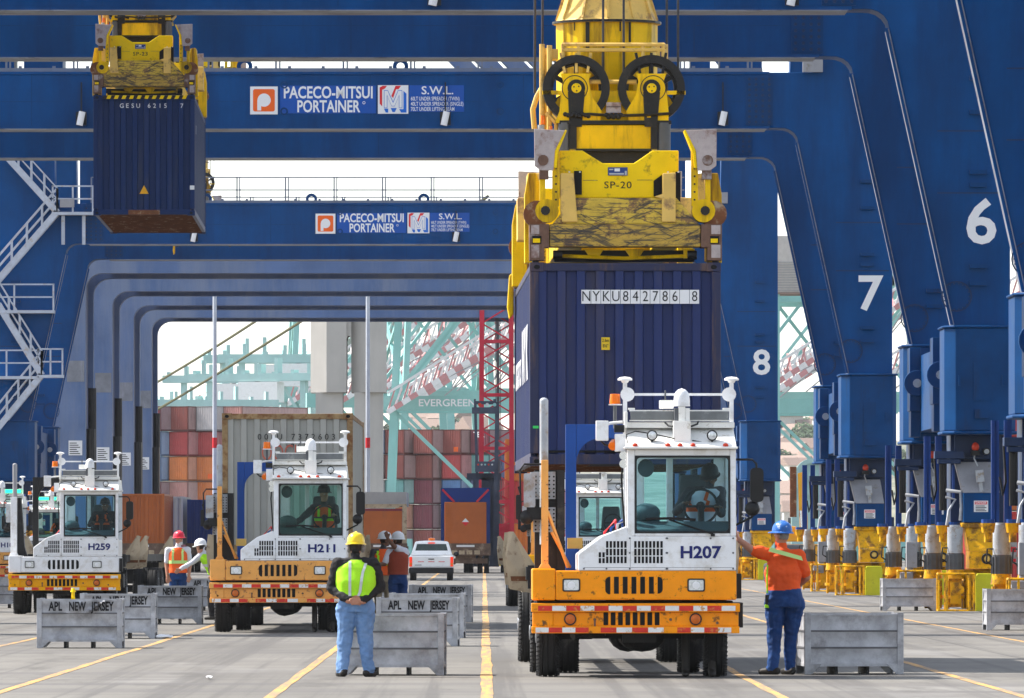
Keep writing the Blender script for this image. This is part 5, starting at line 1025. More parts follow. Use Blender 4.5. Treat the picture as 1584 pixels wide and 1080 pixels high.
# ================================================================= METAL BINS
DENT = .06; BW, BD, BH = 1.24, 1.0, .75
def bin_box(label, X, Y, rz, words=None, dent=False, w=BW):
    root = thing('metal_bin', label, 'metal bin', (X, Y, 0), R(rz), 'metal bins between the lanes')
    h = w/2
    def wall(axis):
        """one side of three pressed planks between corner posts; the dented front bulges"""
        b = MB(); zs = [.13, .325, .335, .53, .54, .735]; n = 24
        L0 = (h if axis == 'x' else BD/2)-.06
        for j in range(3):
            z0, z1 = zs[2*j], zs[2*j+1]; m = 8 if dent else 3
            g = []
            for k in range(m+1):
                z = z0+(z1-z0)*k/m; row = []
                for i in range(n+1):
                    u = -L0+2*L0*i/n; d = .012*math.sin(math.pi*k/m)
                    if dent and axis == 'x':
                        d += -DENT*math.exp(-((u-.03)/.2)**2-((z-.62)/.17)**2) + .05*math.exp(-((u+.3)/.2)**2-((z-.35)/.2)**2) + .035*math.exp(-((u-.35)/.2)**2-((z-.25)/.12)**2)
                        d += .018*mnoise.noise((u*6, z*8, 1.3)) - .05*max(0, 1-abs((u-.12)-(z-.55)*1.6)/.07)*max(0, min(1, (z-.45)*6))
                    else: d += .006*mnoise.noise((u*5+X, z*7, Y)) 
                    row.append((u, d, z))
                g.append(row)
            vs = [p for r_ in g for p in r_]; fs = [(k*(n+1)+i, k*(n+1)+i+1, (k+1)*(n+1)+i+1, (k+1)*(n+1)+i) for k in range(m) for i in range(n)]
            b.add(vs, fs)
        b.mat(1)
        for z in (.33, .535): b.box(-L0, L0, -.006, .006, z-.011, z+.011)  # dark strips paint the shadow gaps between planks
        b.mat(0)
        b.box(-L0, L0, -.008, .02, .725, BH); b.box(-L0, L0, -.002, .02, .1, .135)
        return b
    for axis, y, flip in (('x', -BD/2, 0), ('x', BD/2, 180), ('y', -h, 270), ('y', h, 90)):
        b = wall(axis)
        T = Matrix.Rotation(R(flip), 4, 'Z') @ Matrix.Translation((0, -(BD/2 if axis == 'x' else h), 0))
        b.v = [tuple(T @ Vector(v)) for v in b.v]
        p = b.build('side_panel', [M['bin'], M['bingap']], root, smooth=25)
        if axis == 'x' and flip == 0: front = p
    for sx in (-1, 1):
        for sy in (-1, 1):
            b = MB(); b.pz([(sx*(h+.012), sy*(BD/2+.012)), (sx*(h-.065), sy*(BD/2+.012)), (sx*(h-.065), sy*(BD/2-.0)), (sx*(h-.005), sy*(BD/2-.0)), (sx*(h-.005), sy*(BD/2-.06)), (sx*(h+.012), sy*(BD/2-.06))], .0, BH+.012)
            b.py([(sx*(h-.064), .13), (sx*(h-.064), .0+.005), (sx*(h-.08), .005), (sx*(h-.2), .13)], min(sy*(BD/2+.011), sy*(BD/2-.004)), max(sy*(BD/2+.011), sy*(BD/2-.004)))
            b.build('corner_post', M['bin'], root, bevel=.004)
    b = MB()
    for x in (-h*.35, h*.3): b.box(x-.018, x+.018, -BD/2+.08, BD/2-.08, .0, .1)
    b.box(-h+.02, h-.02, -BD/2+.02, BD/2-.02, .1, .125); b.build('base', M['chassis'], root)
    if words:
        zt = .635; parts_ = (('APL', -h+.17, -h+.38), ('NEW', -h+.48, -h+.74), ('JERSEY', -h+.82, h-.11))
        for t, x0, x1 in parts_:
            off = -BD/2-(.03 if dent else .008)
            o = text(t, .19, M['stencil'], 'stencil_lettering', front, ((x0+x1)/2, off, zt), bold=.03, fit=x1-x0)
            if dent:
                for v in o.data.vertices:
                    u = v.co.x+(x0+x1)/2; z = v.co.z+zt
                    v.co.y += -DENT*math.exp(-((u-.03)/.2)**2-((z-.62)/.17)**2)*1.0 - .05*max(0, 1-abs((u-.12)-(z-.55)*1.6)/.07)*max(0, min(1, (z-.45)*6)) - .012 + .012
    return root
M['bin'] = mat('bin_galvanised', (.40,.405,.43), .5, .25, var=.25, vs=4, dirt=.46, dcol=(.2,.195,.2), ds=3.2, dsoft=.22, streak=0, bump=.15, bs=9)
M['bingap'] = mat('bin_gap_shade', (.12,.12,.13), .6, .2, var=.3); M['stencil'] = mat('stencil_black', (.012,.012,.015), .7, var=.3, vs=10, dirt=.2, dcol=(.2,.2,.21), ds=18, dsoft=.05)  # dark tone paints the shade in the plank gaps
for args in (('bare metal bin right of the H207 truck, against the leg of the man in orange', 4.52, 103.9, 4.5, None, False, 1.2),
             ('bare metal bin in front of the yellow bogie of crane 7', 9.97, 197.3, 1, None), ('bare metal bin half cut off by the right edge', 9.86, 154.8, 1, None),
             ('dented metal bin with stencilled lettering, front most at left', -6.18, 129, 0, 1, True, 1.28), ('metal bin second in the left row, its lettering half hidden by the dented bin', -6.14, 141.5, 0, 1), ('metal bin with stencilled lettering in front of the man in the red hard hat', -6.2, 166.5, 0, 1),
             ('metal bin ending the left row, partly behind the H211 truck', -6.35, 197.5, 0, 1), ('metal bin behind the front wheel of the H259 truck at the left edge', -11.75, 205, 0, None),
             ('scratched blank metal bin behind the man in the lime vest', -1.1, 103.1, -1.5, None), ('metal bin with stencilled lettering right behind the scratched blank bin', -1.02, 131.3, -2, 1), ('blank metal bin third in the middle row, only its rim and right side showing', -.95, 142.5, -2, None), ('metal bin with stencilled lettering at the far end of the middle row', -.86, 169.5, -2, 1)):
    bin_box(*args)
# bits lying in the bins and on the quay
for lab, X, Y, z in (('small yellow twist lock standing on the rim of the dented metal bin', -6.28, 128.6, .76),):
    r_ = thing('twist_lock', lab, 'twist lock', (X, Y, z), 0); b = MB(); b.cyl((0, 0, 0), (0, 0, .1), .025, n=8); b.cyl((0, 0, .1), (0, 0, .16), .045, .02, n=8); b.box(-.03, .03, -.03, .03, -.02, .02); b.build('body', M['yel2'], r_)
for k, (lab, X, Y) in enumerate((('crumpled white plastic bag lying by the second left bin', -5.35, 141), ('scrap of white paper lying on the concrete ahead of the middle bins', -3.25, 99.5))):
    b = MB(); pts = []
    b.ell((0, 0, .03), (.13 if k == 0 else .035, .2, .04 if k == 0 else .012), 14, 8); o = b.build('litter', M['sign'], None, smooth=60, loc=(X, Y, 0)); tag(o, lab, 'litter')
    for v in o.data.vertices: v.co *= 1+.5*mnoise.noise(v.co*14)
    for v in o.data.vertices: v.co.z = max(v.co.z, .002)
# ================================================================= PICKUP
def pickup(label, loc):
    r = thing('pickup_truck', label, 'pickup truck', loc, 0); W2 = .9; wm = M['wht']
    b = MB(); b.pxx([(0, .45), (0, .98), (.05, 1.02), (2.0, 1.02), (2.2, 1.02), (2.2, .45)], -W2, W2); b.pxx([(2.2, .4), (2.2, 1.02), (2.25, 1.05), (3.9, 1.05), (4.1, .98), (5.2, .92), (5.3, .5), (5.2, .4)], -W2, W2)
    b.prism([(-.86, 1.95, 1.03), (.86, 1.95, 1.03), (.86, 3.9, 1.03), (-.86, 3.9, 1.03)], [(-.68, 2.15, 1.58), (.68, 2.15, 1.58), (.68, 3.3, 1.6), (-.68, 3.3, 1.6)]); b.ell((0, 2.7, 1.58), (.68, .6, .06), 20, 8); body = b.build('body', wm, r, bevel=.04, smooth=40)
    b = MB(); b.prism([(-.70, 1.985, 1.12), (.70, 1.985, 1.12), (.60, 2.115, 1.5), (-.60, 2.115, 1.5)], [(-.7, 2.02, 1.12), (.7, 2.02, 1.12), (.6, 2.15, 1.5), (-.6, 2.15, 1.5)]); b.build('rear_window', M['blackg'], r)
    b = MB(); b.py(rr(-.78, .78, .56, .99, .04), -.03, .01); tg = b.build('tailgate', wm, r, bevel=.01)
    b = MB(); b.mat(0).box(-.12, .12, -.045, -.031, .86, .9); b.mat(1).box(-.55, -.3, -.04, -.031, .76, .785); b.box(.3, .55, -.04, -.031, .76, .785); b.box(-.13, .13, -.04, -.031, .76, .785); b.mat(2).box(-.68, -.4, -.036, -.031, .62, .65); b.build('handle', [M['blackp'], M['signred'], M['gmot2']], tg)
    b = MB(); b.py(rr(-.92, .92, .3, .53, .05), -.16, .1); b.build('bumper', M['blackp'], r, bevel=.02)
    for s in (-1, 1):
        b = MB(); b.mat(0).box(min(s*.79, s*.905), max(s*.79, s*.905), -.035, .06, .58, .97); b.mat(1).box(min(s*.79, s*.9051), max(s*.79, s*.9051), -.038, -.0351, .64, .72); b.build('tail_light', [M['tail'], M['amber']], r, bevel=.01)
        b = MB(); b.ell((s*1.02, 3.1, 1.08), (.12, .08, .1), 10, 8); b.build('mirror', M['blackp'], r, smooth=60)
        for y in (.95, 4.3):
            b = MB(); b.lathe((s*.76, y, .35), [(.18, -.12), (.33, -.12), (.35, -.09), (.35, .09), (.33, .12), (.18, .12)], 24, 'x'); b.build('wheel', M['tyre'], r, smooth=40)
    b = MB(); b.lathe((0, 2.6, 1.63), [(.0, 0), (.14, 0), (.13, .11), (.0, .13)], 16); b.build('beacon', M['amber'], r, smooth=40)
    b = MB(); b.box(-.14, .14, 2.09, 2.13, 1.52, 1.56); b.build('brake_light', M['tail'], r); return r
M['blackg'] = mat('tinted_rear_glass', (.02,.035,.03), .06, spec=.6, var=.3, vs=4)
pickup('white pickup truck seen from behind between the middle bins and the far trailers', (-2.15, 345.5, 0))
# ================================================================= FAR TRAILERS with orange boxes
def far_trailer(label, X, Y, name='container_trailer'):
    r = thing(name, label, 'trailer', (X, Y, 0), 0, 'trailers far down the lanes')
    b = MB(); b.box(-1.2, 1.2, 0, 12, 1.05, 1.35); b.box(-1.25, 1.25, -.1, .1, .9, 1.5); b.box(-.5, .5, .1, 12, .75, 1.05); b.box(-1.1, 1.1, .2, .35, .5, .75)
    for x in (-.9, .9): b.bar((x, .1, 1.1), (x*.6, .8, .5), .12, .12)
    b.build('frame', M['chassis2'], r)
    b = MB(); b.mat(0).box(-.45, .45, -.13, -.101, 1.32, 1.42); b.mat(1); 
    for x in (-.55, -.18, .2, .58): b.box(x-.14, x+.14, -.12, -.101, .95, 1.15)
    b.build('rear_plate', [M['sign'], M['beige']], r)
    for sx in (-1.05, -.72, .72, 1.05):
        for y in (1.2, 2.5): wheel(r, sx, y, .5, .25, 1 if sx > 0 else -1)
    return r
M['chassis2'] = mat('trailer_rusty_frame', (.14,.09,.065), .8, var=.3, vs=3, dirt=.4, dcol=(.3,.22,.16), ds=3)
far_trailer('far trailer carrying the orange box with blue end frame', -.9, 418); far_trailer('far trailer carrying the orange box behind the two talking workers', -5.05, 419)
r = thing('tank_container', 'orange box inside an open blue frame with red diagonal straps, on a far trailer', 'container', (-.9, 418.2, 1.36), 0)
b = MB(); b.py([(-1.22, 0), (-1.22, 2.9), (1.22, 2.9), (1.22, 0), (1.05, 0), (1.05, 2.2), (-1.05, 2.2), (-1.05, 0)], .0, 1.2); b.box(-1.2, 1.2, 1.21, 12, .02, 2.88); b.build('blue_frame', CN['deep'], r)
b = MB(); b.box(-1.04, 1.04, -.25, 1.2, .02, 2.19); ob = b.build('orange_box', CN['rust'], r, bevel=.03)
b = MB(); b.bar((-1.15, -.03, 2.82), (-.55, -.03, 2.2), .1, .04, (0, 1, 0)); b.bar((1.15, -.03, 2.82), (.55, -.03, 2.2), .1, .04, (0, 1, 0)); b.build('strap', M['lred'], r)
b = MB(); b.mat(0).prism([(0, -.27, 1.0), (.18, -.27, 1.2), (-.18, -.27, 1.2)], [(0, -.251, 1.0), (.18, -.251, 1.2), (-.18, -.251, 1.2)]); b.mat(1).prism([(-.18, -.27, 1.201), (.18, -.27, 1.201), (0, -.27, 1.4)], [(-.18, -.251, 1.201), (.18, -.251, 1.201), (0, -.251, 1.4)]); b.build('hazard_diamond', [M['signred'], M['sign']], ob)
r = thing('tank_container', 'orange recessed box with grey top behind the two talking workers', 'container', (-5.05, 419.2, 1.36), 0)
b = MB(); b.mat(0).box(-1.22, 1.22, .1, 12, 2.0, 2.7); b.mat(1).py([(1.0, 0), (1.22, 0), (1.22, 2.1), (-1.22, 2.1), (-1.22, 1.9), (.8, 1.9), (1.0, 2.05)], -.12, .1); b.build('frame', [CN['lgrey'], M['beige']], r)
b = MB(); b.mat(0).box(-1.22, .98, -.1, 11.9, .0, 1.75); b.mat(1).box(-1.22, .98, -.11, 11.9, 1.752, 1.88); b.build('orange_box', [CN['rust'], CN['maroon']], r)
# ================================================================= CONTAINERS further off (one mesh per colour, shared)
def plainbox(label, X, Y, z, col, rz=0, H=2.59, L=12.19, group='stacked containers', logo=None, mark=None):
    r = container(label, (X, Y, z), R(rz), H, CN[col], CN.get(col+'_frame', CN[col]), group, L=L, detail=False, nend=8)  # darker frame colour makes the container edges stand out
    if logo:
        text(logo, .8, M['sign'], 'box_lettering', r, (-.1, .0, H*.78), bold=.02, fit=1.4)
    if mark:
        b = MB(); b.box(.3, .85, -.01, .02, .25, .75); b.build('door_label', M[mark], r)
    return r
g2 = 'containers waiting beyond the left trucks'
plainbox('rust orange container right of the H259 truck on the ground stack', -17.55, 430, 1.45, 'rust', 0, group=g2)
plainbox('light grey container just right of the rust orange container', -17.2, 447, 1.4, 'lgrey', 0, group=g2)
plainbox('deep blue container behind the men at the left bins', -14.3, 440, 1.2, 'deep', 0, group=g2)
bc = plainbox('navy container lettered with white numbers beside the deep blue container', -13.05, 452, 1.25, 'blue', 0, group=g2)
text('22061', .5, M['sign'], 'box_lettering', bc, (.3, .0, 1.75), bold=.02, fit=1.3)
ft = far_trailer('far trailer under the rust orange container', -17.55, 429.5); ft2 = copy_tree(ft); ft2.location = (-14.3, 439.5, 0); ft2['label'] = 'far trailer under the deep blue container'
# yard stacks: turned so that end and right flank both show; px = left edge of its end, py = top, w = end width in photo pixels
YS = 880.0; sY = F/YS; TH = 33
ordn = ['first', 'second', 'third', 'fourth', 'fifth', 'sixth', 'seventh', 'eighth', 'ninth']
tier = ['bottom', 'second', 'third', 'fourth', 'top']
def stack(name, cols, x0, dx, zs):
    for c, colr in enumerate(cols):
        for t, col in enumerate(colr):
            if not col: continue
            X = (x0+dx*c-VX)/sY; logo = None; mark = None
            if isinstance(col, tuple): col, logo = col
            up = 'topmost' if t == len(colr)-1 else f'{ordn[t]} from the ground'
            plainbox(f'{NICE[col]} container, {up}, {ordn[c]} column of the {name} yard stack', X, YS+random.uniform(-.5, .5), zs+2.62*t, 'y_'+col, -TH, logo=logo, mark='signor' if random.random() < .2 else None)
NICE = dict(navy='navy', blue='dark blue', grey='grey', maroon='maroon', red='red', brown='brown', orange='orange', rust='rust orange', pink='salmon', teal='teal', mid='blue', pblue='pale blue', white='white', deep='deep blue', lgrey='light grey')
stack('right', [['orange', 'teal', 'white', 'brown', 'mid'], ['maroon', 'orange', 'teal', 'brown', 'brown'], ['brown', 'maroon', 'maroon', 'brown', 'brown'], ['red', 'maroon', 'mid', 'red', 'brown'], ['brown', 'mid', 'navy', 'teal', ('maroon', 'TEX')], ['red', 'brown', 'red', 'navy']], 566, 44, .2)
stack('left', [['brown', 'pink', 'maroon', 'mid', 'mid', ('maroon', 'TEX')], ['maroon', 'mid', 'pink', 'orange', 'red', 'brown'], ['red', 'lgrey', 'orange', 'orange', 'red', 'lgrey'], ['pink', 'maroon', 'mid', 'red', 'pink', 'pink']], 234, 42, .0)
# stack far right behind the bogies and behind the near lifted container
for k, (X, Y, z, c_, lab) in enumerate(((18.9, 300, .1, 'red', 'lower'), (18.9, 300, 2.72, 'rust', 'middle'), (18.9, 300, 5.34, 'red', 'upper'))): plainbox(f'{NICE[c_]} container, {lab} of three piled at the right edge behind the crane bogies', X, Y, z, c_, 0, group='containers piled at the right edge')
for k, (z, c_) in enumerate(((.1, 'orange'), (2.72, 'red'), (5.34, 'orange'))): plainbox(f'{NICE[c_]} container, {tier[k]} of a pile between the red lattice mast and H207 truck', 2.55, 520, z, c_, 0, group='pile beside the lattice mast')
# ================================================================= FAR BACKGROUND
# ---- two light poles
for X, Y, lab in (((332-VX)/28.9, 450, 'pale light pole with a red band, left of the grey container'), ((569-VX)/28.9, 450, 'pale light pole with a red band in front of the concrete pier')):
    r = thing('light_pole', lab, 'light pole', (X, Y, 0), 0, 'light poles in the yard')
    b = MB(); b.cyl((0, 0, .9), (0, 0, 16.2), .125, .105, n=14); b.build('pole', M['pole'], r, smooth=40)
    b = MB(); b.cyl((0, 0, 6.6), (0, 0, 7.15), .128, n=14); b.build('red_band', M['signred'], r, smooth=40)
    b = MB(); b.cyl((0, 0, 0), (0, 0, .9), .4, n=14); b.build('footing', M['conc'], r, smooth=40)
    b = MB(); b.box(-1.5, 1.5, -.1, .1, 16.0, 16.2)
    for k in range(4): b.box(-1.4+.8*k, -1.0+.8*k, -.4, .1, 15.5, 15.98)
    b.build('lamp_head', M['gmot'], r)
# ---- bridge pier and suspension cables
s7_ = F/700
r = thing('bridge_pier', 'tall concrete bridge pier with two columns', 'bridge pier', (0, 700, 0), 0)
xx = lambda p: (p-VX)/s7_; zz = lambda q: EYE+(VY-q)/s7_
b = MB()
for x0, x1, a0, a1 in ((488, 530, 480, 536), (548, 592, 543, 597)):
    b.box(xx(x0), xx(x1), .5, 5, 0, zz(607)); b.pz([(xx(a0), 1.2), (xx(a0)+1.35, 0), (xx(a1), 0), (xx(a1), 6), (xx(a0), 6)], zz(606.9), 26)
b.py([(xx(535.9), 26), (xx(535.9), zz(526))] + [(xx(539.5)+ (xx(543.1)-xx(535.9))/2*math.cos(R(180-180*i/8)), zz(526)+.35*math.sin(R(180*i/8))) for i in range(1, 8)] + [(xx(543.1), zz(526)), (xx(543.1), 26)], .3, 5.7)
b.build('column', M['conc'], r)
for k, (a, c, lab) in enumerate((((236.6, 595), (394, 495), 'upper of the two dark olive cables slanting up across the sky'), ((248, 631), (465, 495), 'lower of the two dark olive cables slanting up across the sky'))):
    A, C = px(*a, 640), px(*c, 560); d = C-A; b = MB(); pts = [A-d*.6+(d*2.6)*i/30 for i in range(31)]
    for i, p in enumerate(pts): p.z += .5*((i-15)/15)**2-.15
    b.tube(pts, .095, 6); b.build_name = None
    o = b.build('suspension_cable', M['olive']); tag(o, lab, 'cable', 'slanting bridge cables')
    for i in range(4): pass
# ---- teal bridge approach far behind: sloping deck on truss legs
def teal_crane(label, X, Y, sc=1.0, boom=58, rot=0, text_=None, m='teal'):
    """ship-to-shore crane seen far off: portal, legs, braces, raised striped boom, machine house"""
    r = thing('harbour_crane', label, 'crane', (X, Y, 0), rot, 'teal harbour cranes far beyond')
    TM = M[m]
    for x in (-8, 8):
        b = MB()
        for y in (0, 16):
            b.bar((x, y, 0), (x*.93, y, 15), .7, .7); b.bar((x*.93, y, 15), (x*.87, y, 26), .55, .55)
        b.bar((x*.93, 0, 15), (x*.88, 16, 25.5), .3, .3); b.bar((x*.95, 16, 15), (x*.88, 0, 25.5), .3, .3); b.bar((x, 0, 2.5), (x, 16, 2.5), .9, .9)
        b.build('leg', TM, r)
    for y in (0, 16):
        b = MB(); b.box(-9, 9, y-.7, y+.7, 14.2, 15.6); b.box(-7.4, 7.4, y-.5, y+.5, 24.8, 25.8)
        b.bar((-7.5, y, 14.3), (0, y, 7), .3, .3); b.bar((7.4, y, 15.6), (0, y, 25), .3, .3); b.bar((-7.4, y, 15.6), (0, y, 25), .3, .3)
        b.build('portal_beam', TM, r)
    b = MB()
    for x in (-5, 5): b.box(x-.4, x+.4, -22, 30, 25.8, 26.8)
    b.box(-5, 5, -22, -21, 25.8, 26.6)
    b.build('upper_girder', TM, r)
    b = MB(); b.box(-4, 4, 8, 14, 26.81, 29); b.build('machine_house', M['wht'], r)
    # raised boom in red and white bands, slanting to the right
    b = MB(); L_ = 25; n = 30; a = R(boom); ux, uz = math.cos(a), math.sin(a)
    for yy in (-3, 3):
        for i in range(n):
            b.mat(i % 2); p0 = Vector((-8+ux*L_*i/n, yy, 14+30*0+uz*L_*i/n)); p1 = Vector((-8+ux*L_*(i+1)/n, yy, 14+uz*L_*(i+1)/n)); b.bar(p0, p1, .42, .5)
    for i in range(30):
        b.mat(i % 2); q0 = Vector((-8+ux*L_*i/30, -3, 14+uz*L_*i/30)); q1 = Vector((-8+ux*L_*(i+.8)/30, 3, 15.6+uz*L_*(i+.8)/30)); b.bar(q0, q1, .18, .18)
    for i in range(30): b.mat(1-i % 2); b.bar((-8+ux*L_*i/30, -3, 14+uz*L_*i/30), (-8+ux*L_*(i+1)/30, -3, 15.8+uz*L_*(i+1)/30), .16, .16)
    b.mat(0); b.bar((-8, -3, 15.8), (-8+ux*L_, -3, 15.8+uz*L_), .25, .25)
    b.build('raised_boom', [M['strW'], M['strR']], r)
    b = MB()
    for i in range(5): b.bar((-6+i*3.4, -1, 15.6), (-7+ux*(9+3.6*i), -1, 14+uz*(9+3.6*i)), .12, .12)
    b.build('stay_cable', M['gmot'], r)
    b = MB()
    for sx in (-8, 8):
        for y in (0, 16): b.box(sx-2.2, sx+2.2, y-.8, y+.8, .2, 2.0)
    b.build('bogie', TM, r)
    if text_: text(text_, .95, M['sign'], 'beam_lettering', r, (-2.35, -.72, 14.9), bold=.015, fit=5.4)
    r.scale = (sc, sc, sc); return r
tcs = []
t0 = teal_crane('teal harbour crane with a white lettered beam left of the red lattice mast', 0, 800, 1.0, 32, 0, 'EVERGREEN')
t0.location = ((600+0-VX)/16.25+8.0, 800, -.2)
for lab, p, Y, sc, rot in (('teal harbour crane beyond the pier, its striped boom the lowest', 640, 1000, 1.05, .1), ('teal harbour crane beyond the lettered one, boom just above its sign', 690, 1150, 1.15, -.15), ('teal harbour crane farthest behind the concrete pier', 575, 1300, 1.2, .05), ('teal harbour crane behind the red lattice mast', 745, 950, 1.0, .2),
                           ('teal harbour crane showing between the legs numbered 7 and 8', 1243, 620, .95, .12), ('second teal harbour crane showing between the legs numbered 7 and 8', 1290, 900, 1.1, -.1), ('teal harbour crane showing between the legs numbered 6 and 7', 1415, 760, 1.0, 0)):
    src = t0
    c = copy_tree(t0)
    for ch in list(c.children):
        if 'lettering' in ch.name: bpy.data.objects.remove(ch)
    c.location = ((p-VX)*Y/F, Y, 0); c.scale = (Y/800,)*3; c.rotation_euler.z = rot; c['label'] = lab
# ---- low teal cranes along the far shore, left window
def small_gantry():
    r = thing('yard_gantry', 'x', 'yard crane', (0, 0, 0), 0, 'small teal yard gantries far off at left')
    b = MB()
    for x in (-6, 6): b.box(x-.35, x+.35, -.4, .4, 0, 20); b.bar((x, 0, 4), (-x*.4, 0, 19), .3, .3)
    b.bar((-6, 0, 13), (0, 0, 20), .3, .3); b.bar((6, 0, 13), (0, 0, 20), .3, .3); b.build('leg', M['tealp'], r)
    b = MB(); b.box(-8.5, 8.5, -.8, .8, 20, 20.9)
    for k in range(8): b.box(-8+k*2.1, -7.6+k*2.1, -.7, .7, 20.9, 21.3+(k % 3)*.7)
    b.build('bridge_girder', M['tealp'], r)
    b = MB(); b.box(-2, 3, -1, 1, 17.5, 19.9); b.build('cabin', M['wht'], r); return r
sg = small_gantry()
for i, (p, Y, sc) in enumerate(((302, 1250, 1.05), (335, 1150, 1.0), (362, 1300, 1.3), (398, 1180, 1.2), (430, 1350, 1.5), (462, 1200, 1.35), (285, 1400, .9), (415, 1500, 1.4))):
    c = sg if i == 0 else copy_tree(sg); c.location = ((p-VX)*Y/F, Y, 0); c.scale = (sc,)*3; c.rotation_euler.z = (i*1.7) % 1 - .5
    c['label'] = 'small pale teal gantry, ' + ordn[i] + ' counted from the left in the far row' if False else 'small pale teal gantry crane in the hazy row beyond the left container stack'
# ---- bridge deck with hangers climbing to the pier
r = thing('bridge_deck', 'far bridge deck climbing towards the concrete pier', 'bridge', (0, 0, 0), 0)
A, C = px(300, 628, 1700), px(500, 548, 1500); b = MB(); d = C-A; A0, C0 = A-d*.4, C+d*.6
b.bar(A0, C0, 6, .5); b.build('deck', M['tealp'], r)
b = MB()
for i in range(60):
    p = A0.lerp(C0, i/60); b.mat(i % 2); b.box(p.x-.5, p.x+.5, p.y-3.2, p.y-3.05, p.z+.5, p.z+1.5)
b.build('striped_railing', [M['strR'], M['strW']], r)
b = MB()
for i in range(0, 60, 3):
    p = A0.lerp(C0, i/60); b.bar((p.x, p.y, p.z-.3), (p.x+1.5, p.y, p.z-6), .5, .5); b.bar((p.x+3, p.y, p.z-.3), (p.x+1.5, p.y, p.z-6), .5, .5)
b.build('truss', M['tealp'], r)
# ---- red lattice mast of a mobile crane
Y = 480; sL = F/Y; r = thing('lattice_mast', 'red lattice crane mast rising left of the lifted navy container', 'crane mast', ((768-VX)/sL, Y, 0), 0)
hw = 24/sL; b = MB(); top = 17.3; n = 16
C4 = [(-hw, 0), (hw, 0), (hw, 2*hw), (-hw, 2*hw)]
tp = lambda c, z: Vector((c[0]*(1-.004*z)+.0, c[1], z))
for c in C4: b.bar(tp(c, .5), tp(c, top), .27 if c[1] == 0 else .16, .2)
b.build('chord', M['lred'], r)
b = MB()
for i in range(n):
    z0, z1 = .8+i*(top-1)/n, .8+(i+1)*(top-1)/n
    for a, c in ((0, 1), (1, 2), (2, 3), (3, 0)):
        p, q = (tp(C4[a], z0), tp(C4[c], z1)) if i % 2 else (tp(C4[c], z0), tp(C4[a], z1)); b.bar(p, q, .085, .085)
        if i % 3 == 0: b.bar(tp(C4[a], z0), tp(C4[c], z0), .18, .18)
b.build('lacing', M['lred'], r)
b = MB(); b.bar((.15, hw, .5), (.05, hw, top), .16, .16); b.bar((.0, hw+.1, .5), (-.05, hw+.1, top), .05, .05); b.bar((.3, hw, .5), (.18, hw, top), .04, .04); b.build('hoist_line', M['gmot2'], r)
b = MB(); b.mat(0).box(-1.6, 1.6, -.5, 3, .5, 1.3); b.mat(1)
for k in range(8): b.mat(1+k % 2); b.box(-1.6+.4*k, -1.2+.4*k, -.56, -.505, .2, .6)
b.mat(0).box(-1.0, 1.0, .2, 2.4, 1.3, 2.6); b.build('crane_carriage', [M['lred'], M['yel2'], M['blackp']], r)
M['handler'] = mat('handler_grey', (.06,.07,.10), .6, var=.2)
# ---- dark container handler in front of it
Y = 430; sH = F/Y; r = thing('container_handler', 'dark container handler with tall mast before the red lattice mast', 'container handler', ((752-VX)/sH, Y, 0), 0)
q = lambda p, h: ((p-752)/sH, EYE+(VY-h)/sH)
b = MB()
for p0, p1, w in ((735, 741, .14), (769, 766, .2)): x0, z0 = q(p0, 622); x1, z1 = q(p1, 850); b.bar((x0, 0, z0), (x1, 0, z1), w, .3)
b.build('mast', M['handler'], r)
b = MB(); x0, z0 = q(730, 640); x1, z1 = q(769, 622); b.mat(0).box(x0, x1, -.4, .4, z0, z0+.32); b.box(x0+.1, x0+.2, -.3, .3, z0+.3, z1+.15); b.box(x1-.2, x1-.05, -.3, .3, z0+.3, z1+.15); b.box(x0+.15, x1-.1, -.2, .2, z1-.12, z1+.05)
for k, c_ in enumerate((1, 2, 3)): b.mat(c_).cyl((x0+.4+.38*k, -.42, z0+.45), (x0+.4+.38*k, -.3, z0+.45), .09, n=10)
x0, z0 = q(735, 730); x1, z1 = q(766, 714); b.mat(0).box(x0, x1, -.5, .5, z0, z1)
for k in range(5): b.mat(1+k % 3).cyl((x0+.15+.18*k, -.53, (z0+z1)/2+.1), (x0+.15+.18*k, -.5, (z0+z1)/2+.1), .05, n=8)
b.build('spreader_bar', [M['handler'], M['redl'], M['lens'], M['teal']], r)
b = MB(); x0, z0 = q(722, 742); x1, z1 = q(775, 732); b.box(x0, x1, .5, 1.5, z0, z1); x0, z0 = q(732, 790); x1, z1 = q(772, 742); b.box(x0, x0+.25, .5, 1.2, .3, z1); b.box(x1-.9, x1, .5, 4.5, .3, z1+.1); b.box(x0, x1, 1.3, 4.5, .4, 1.4); b.build('body', M['handler'], r)
for x in (-.9, 1.0):
    wheel(r, x, 1.0, .75, .5, 1)
# ---- yellow digger with raised arm, between legs 7 and 8
Y = 330; sD = F/Y; r = thing('excavator', 'yellow excavator with upright arm behind the man in the orange shirt', 'excavator', ((1232-VX)/sD, Y, 0), 0)
q = lambda p, h: ((p-1232)/sD, EYE+(VY-h)/sD)
b = MB(); b.py([q(1234, 732), q(1243, 730), q(1249, 800), q(1249, 828), q(1238, 828), q(1236, 790)], -.2, .2); b.build('boom', M['exc'], r, bevel=.03)
b = MB(); x0, z0 = q(1240, 828); x1, z1 = q(1238, 790); b.cyl((x0, -.25, z0), (x1, -.25, z1), .05, n=8); b.cyl((q(1227, 800)[0], 0, q(1227, 800)[1]), (q(1226, 722)[0], 0, q(1226, 722)[1]), .1, n=8); b.build('hydraulic_ram', M['chrome'], r, smooth=35)
b = MB(); b.box(*[v for p in (1222, 1232) for v in (q(p, 0)[0],)], -.15, .15, q(0, 800)[1], q(0, 722)[1]); b.build('stick', M['rusty'], r)
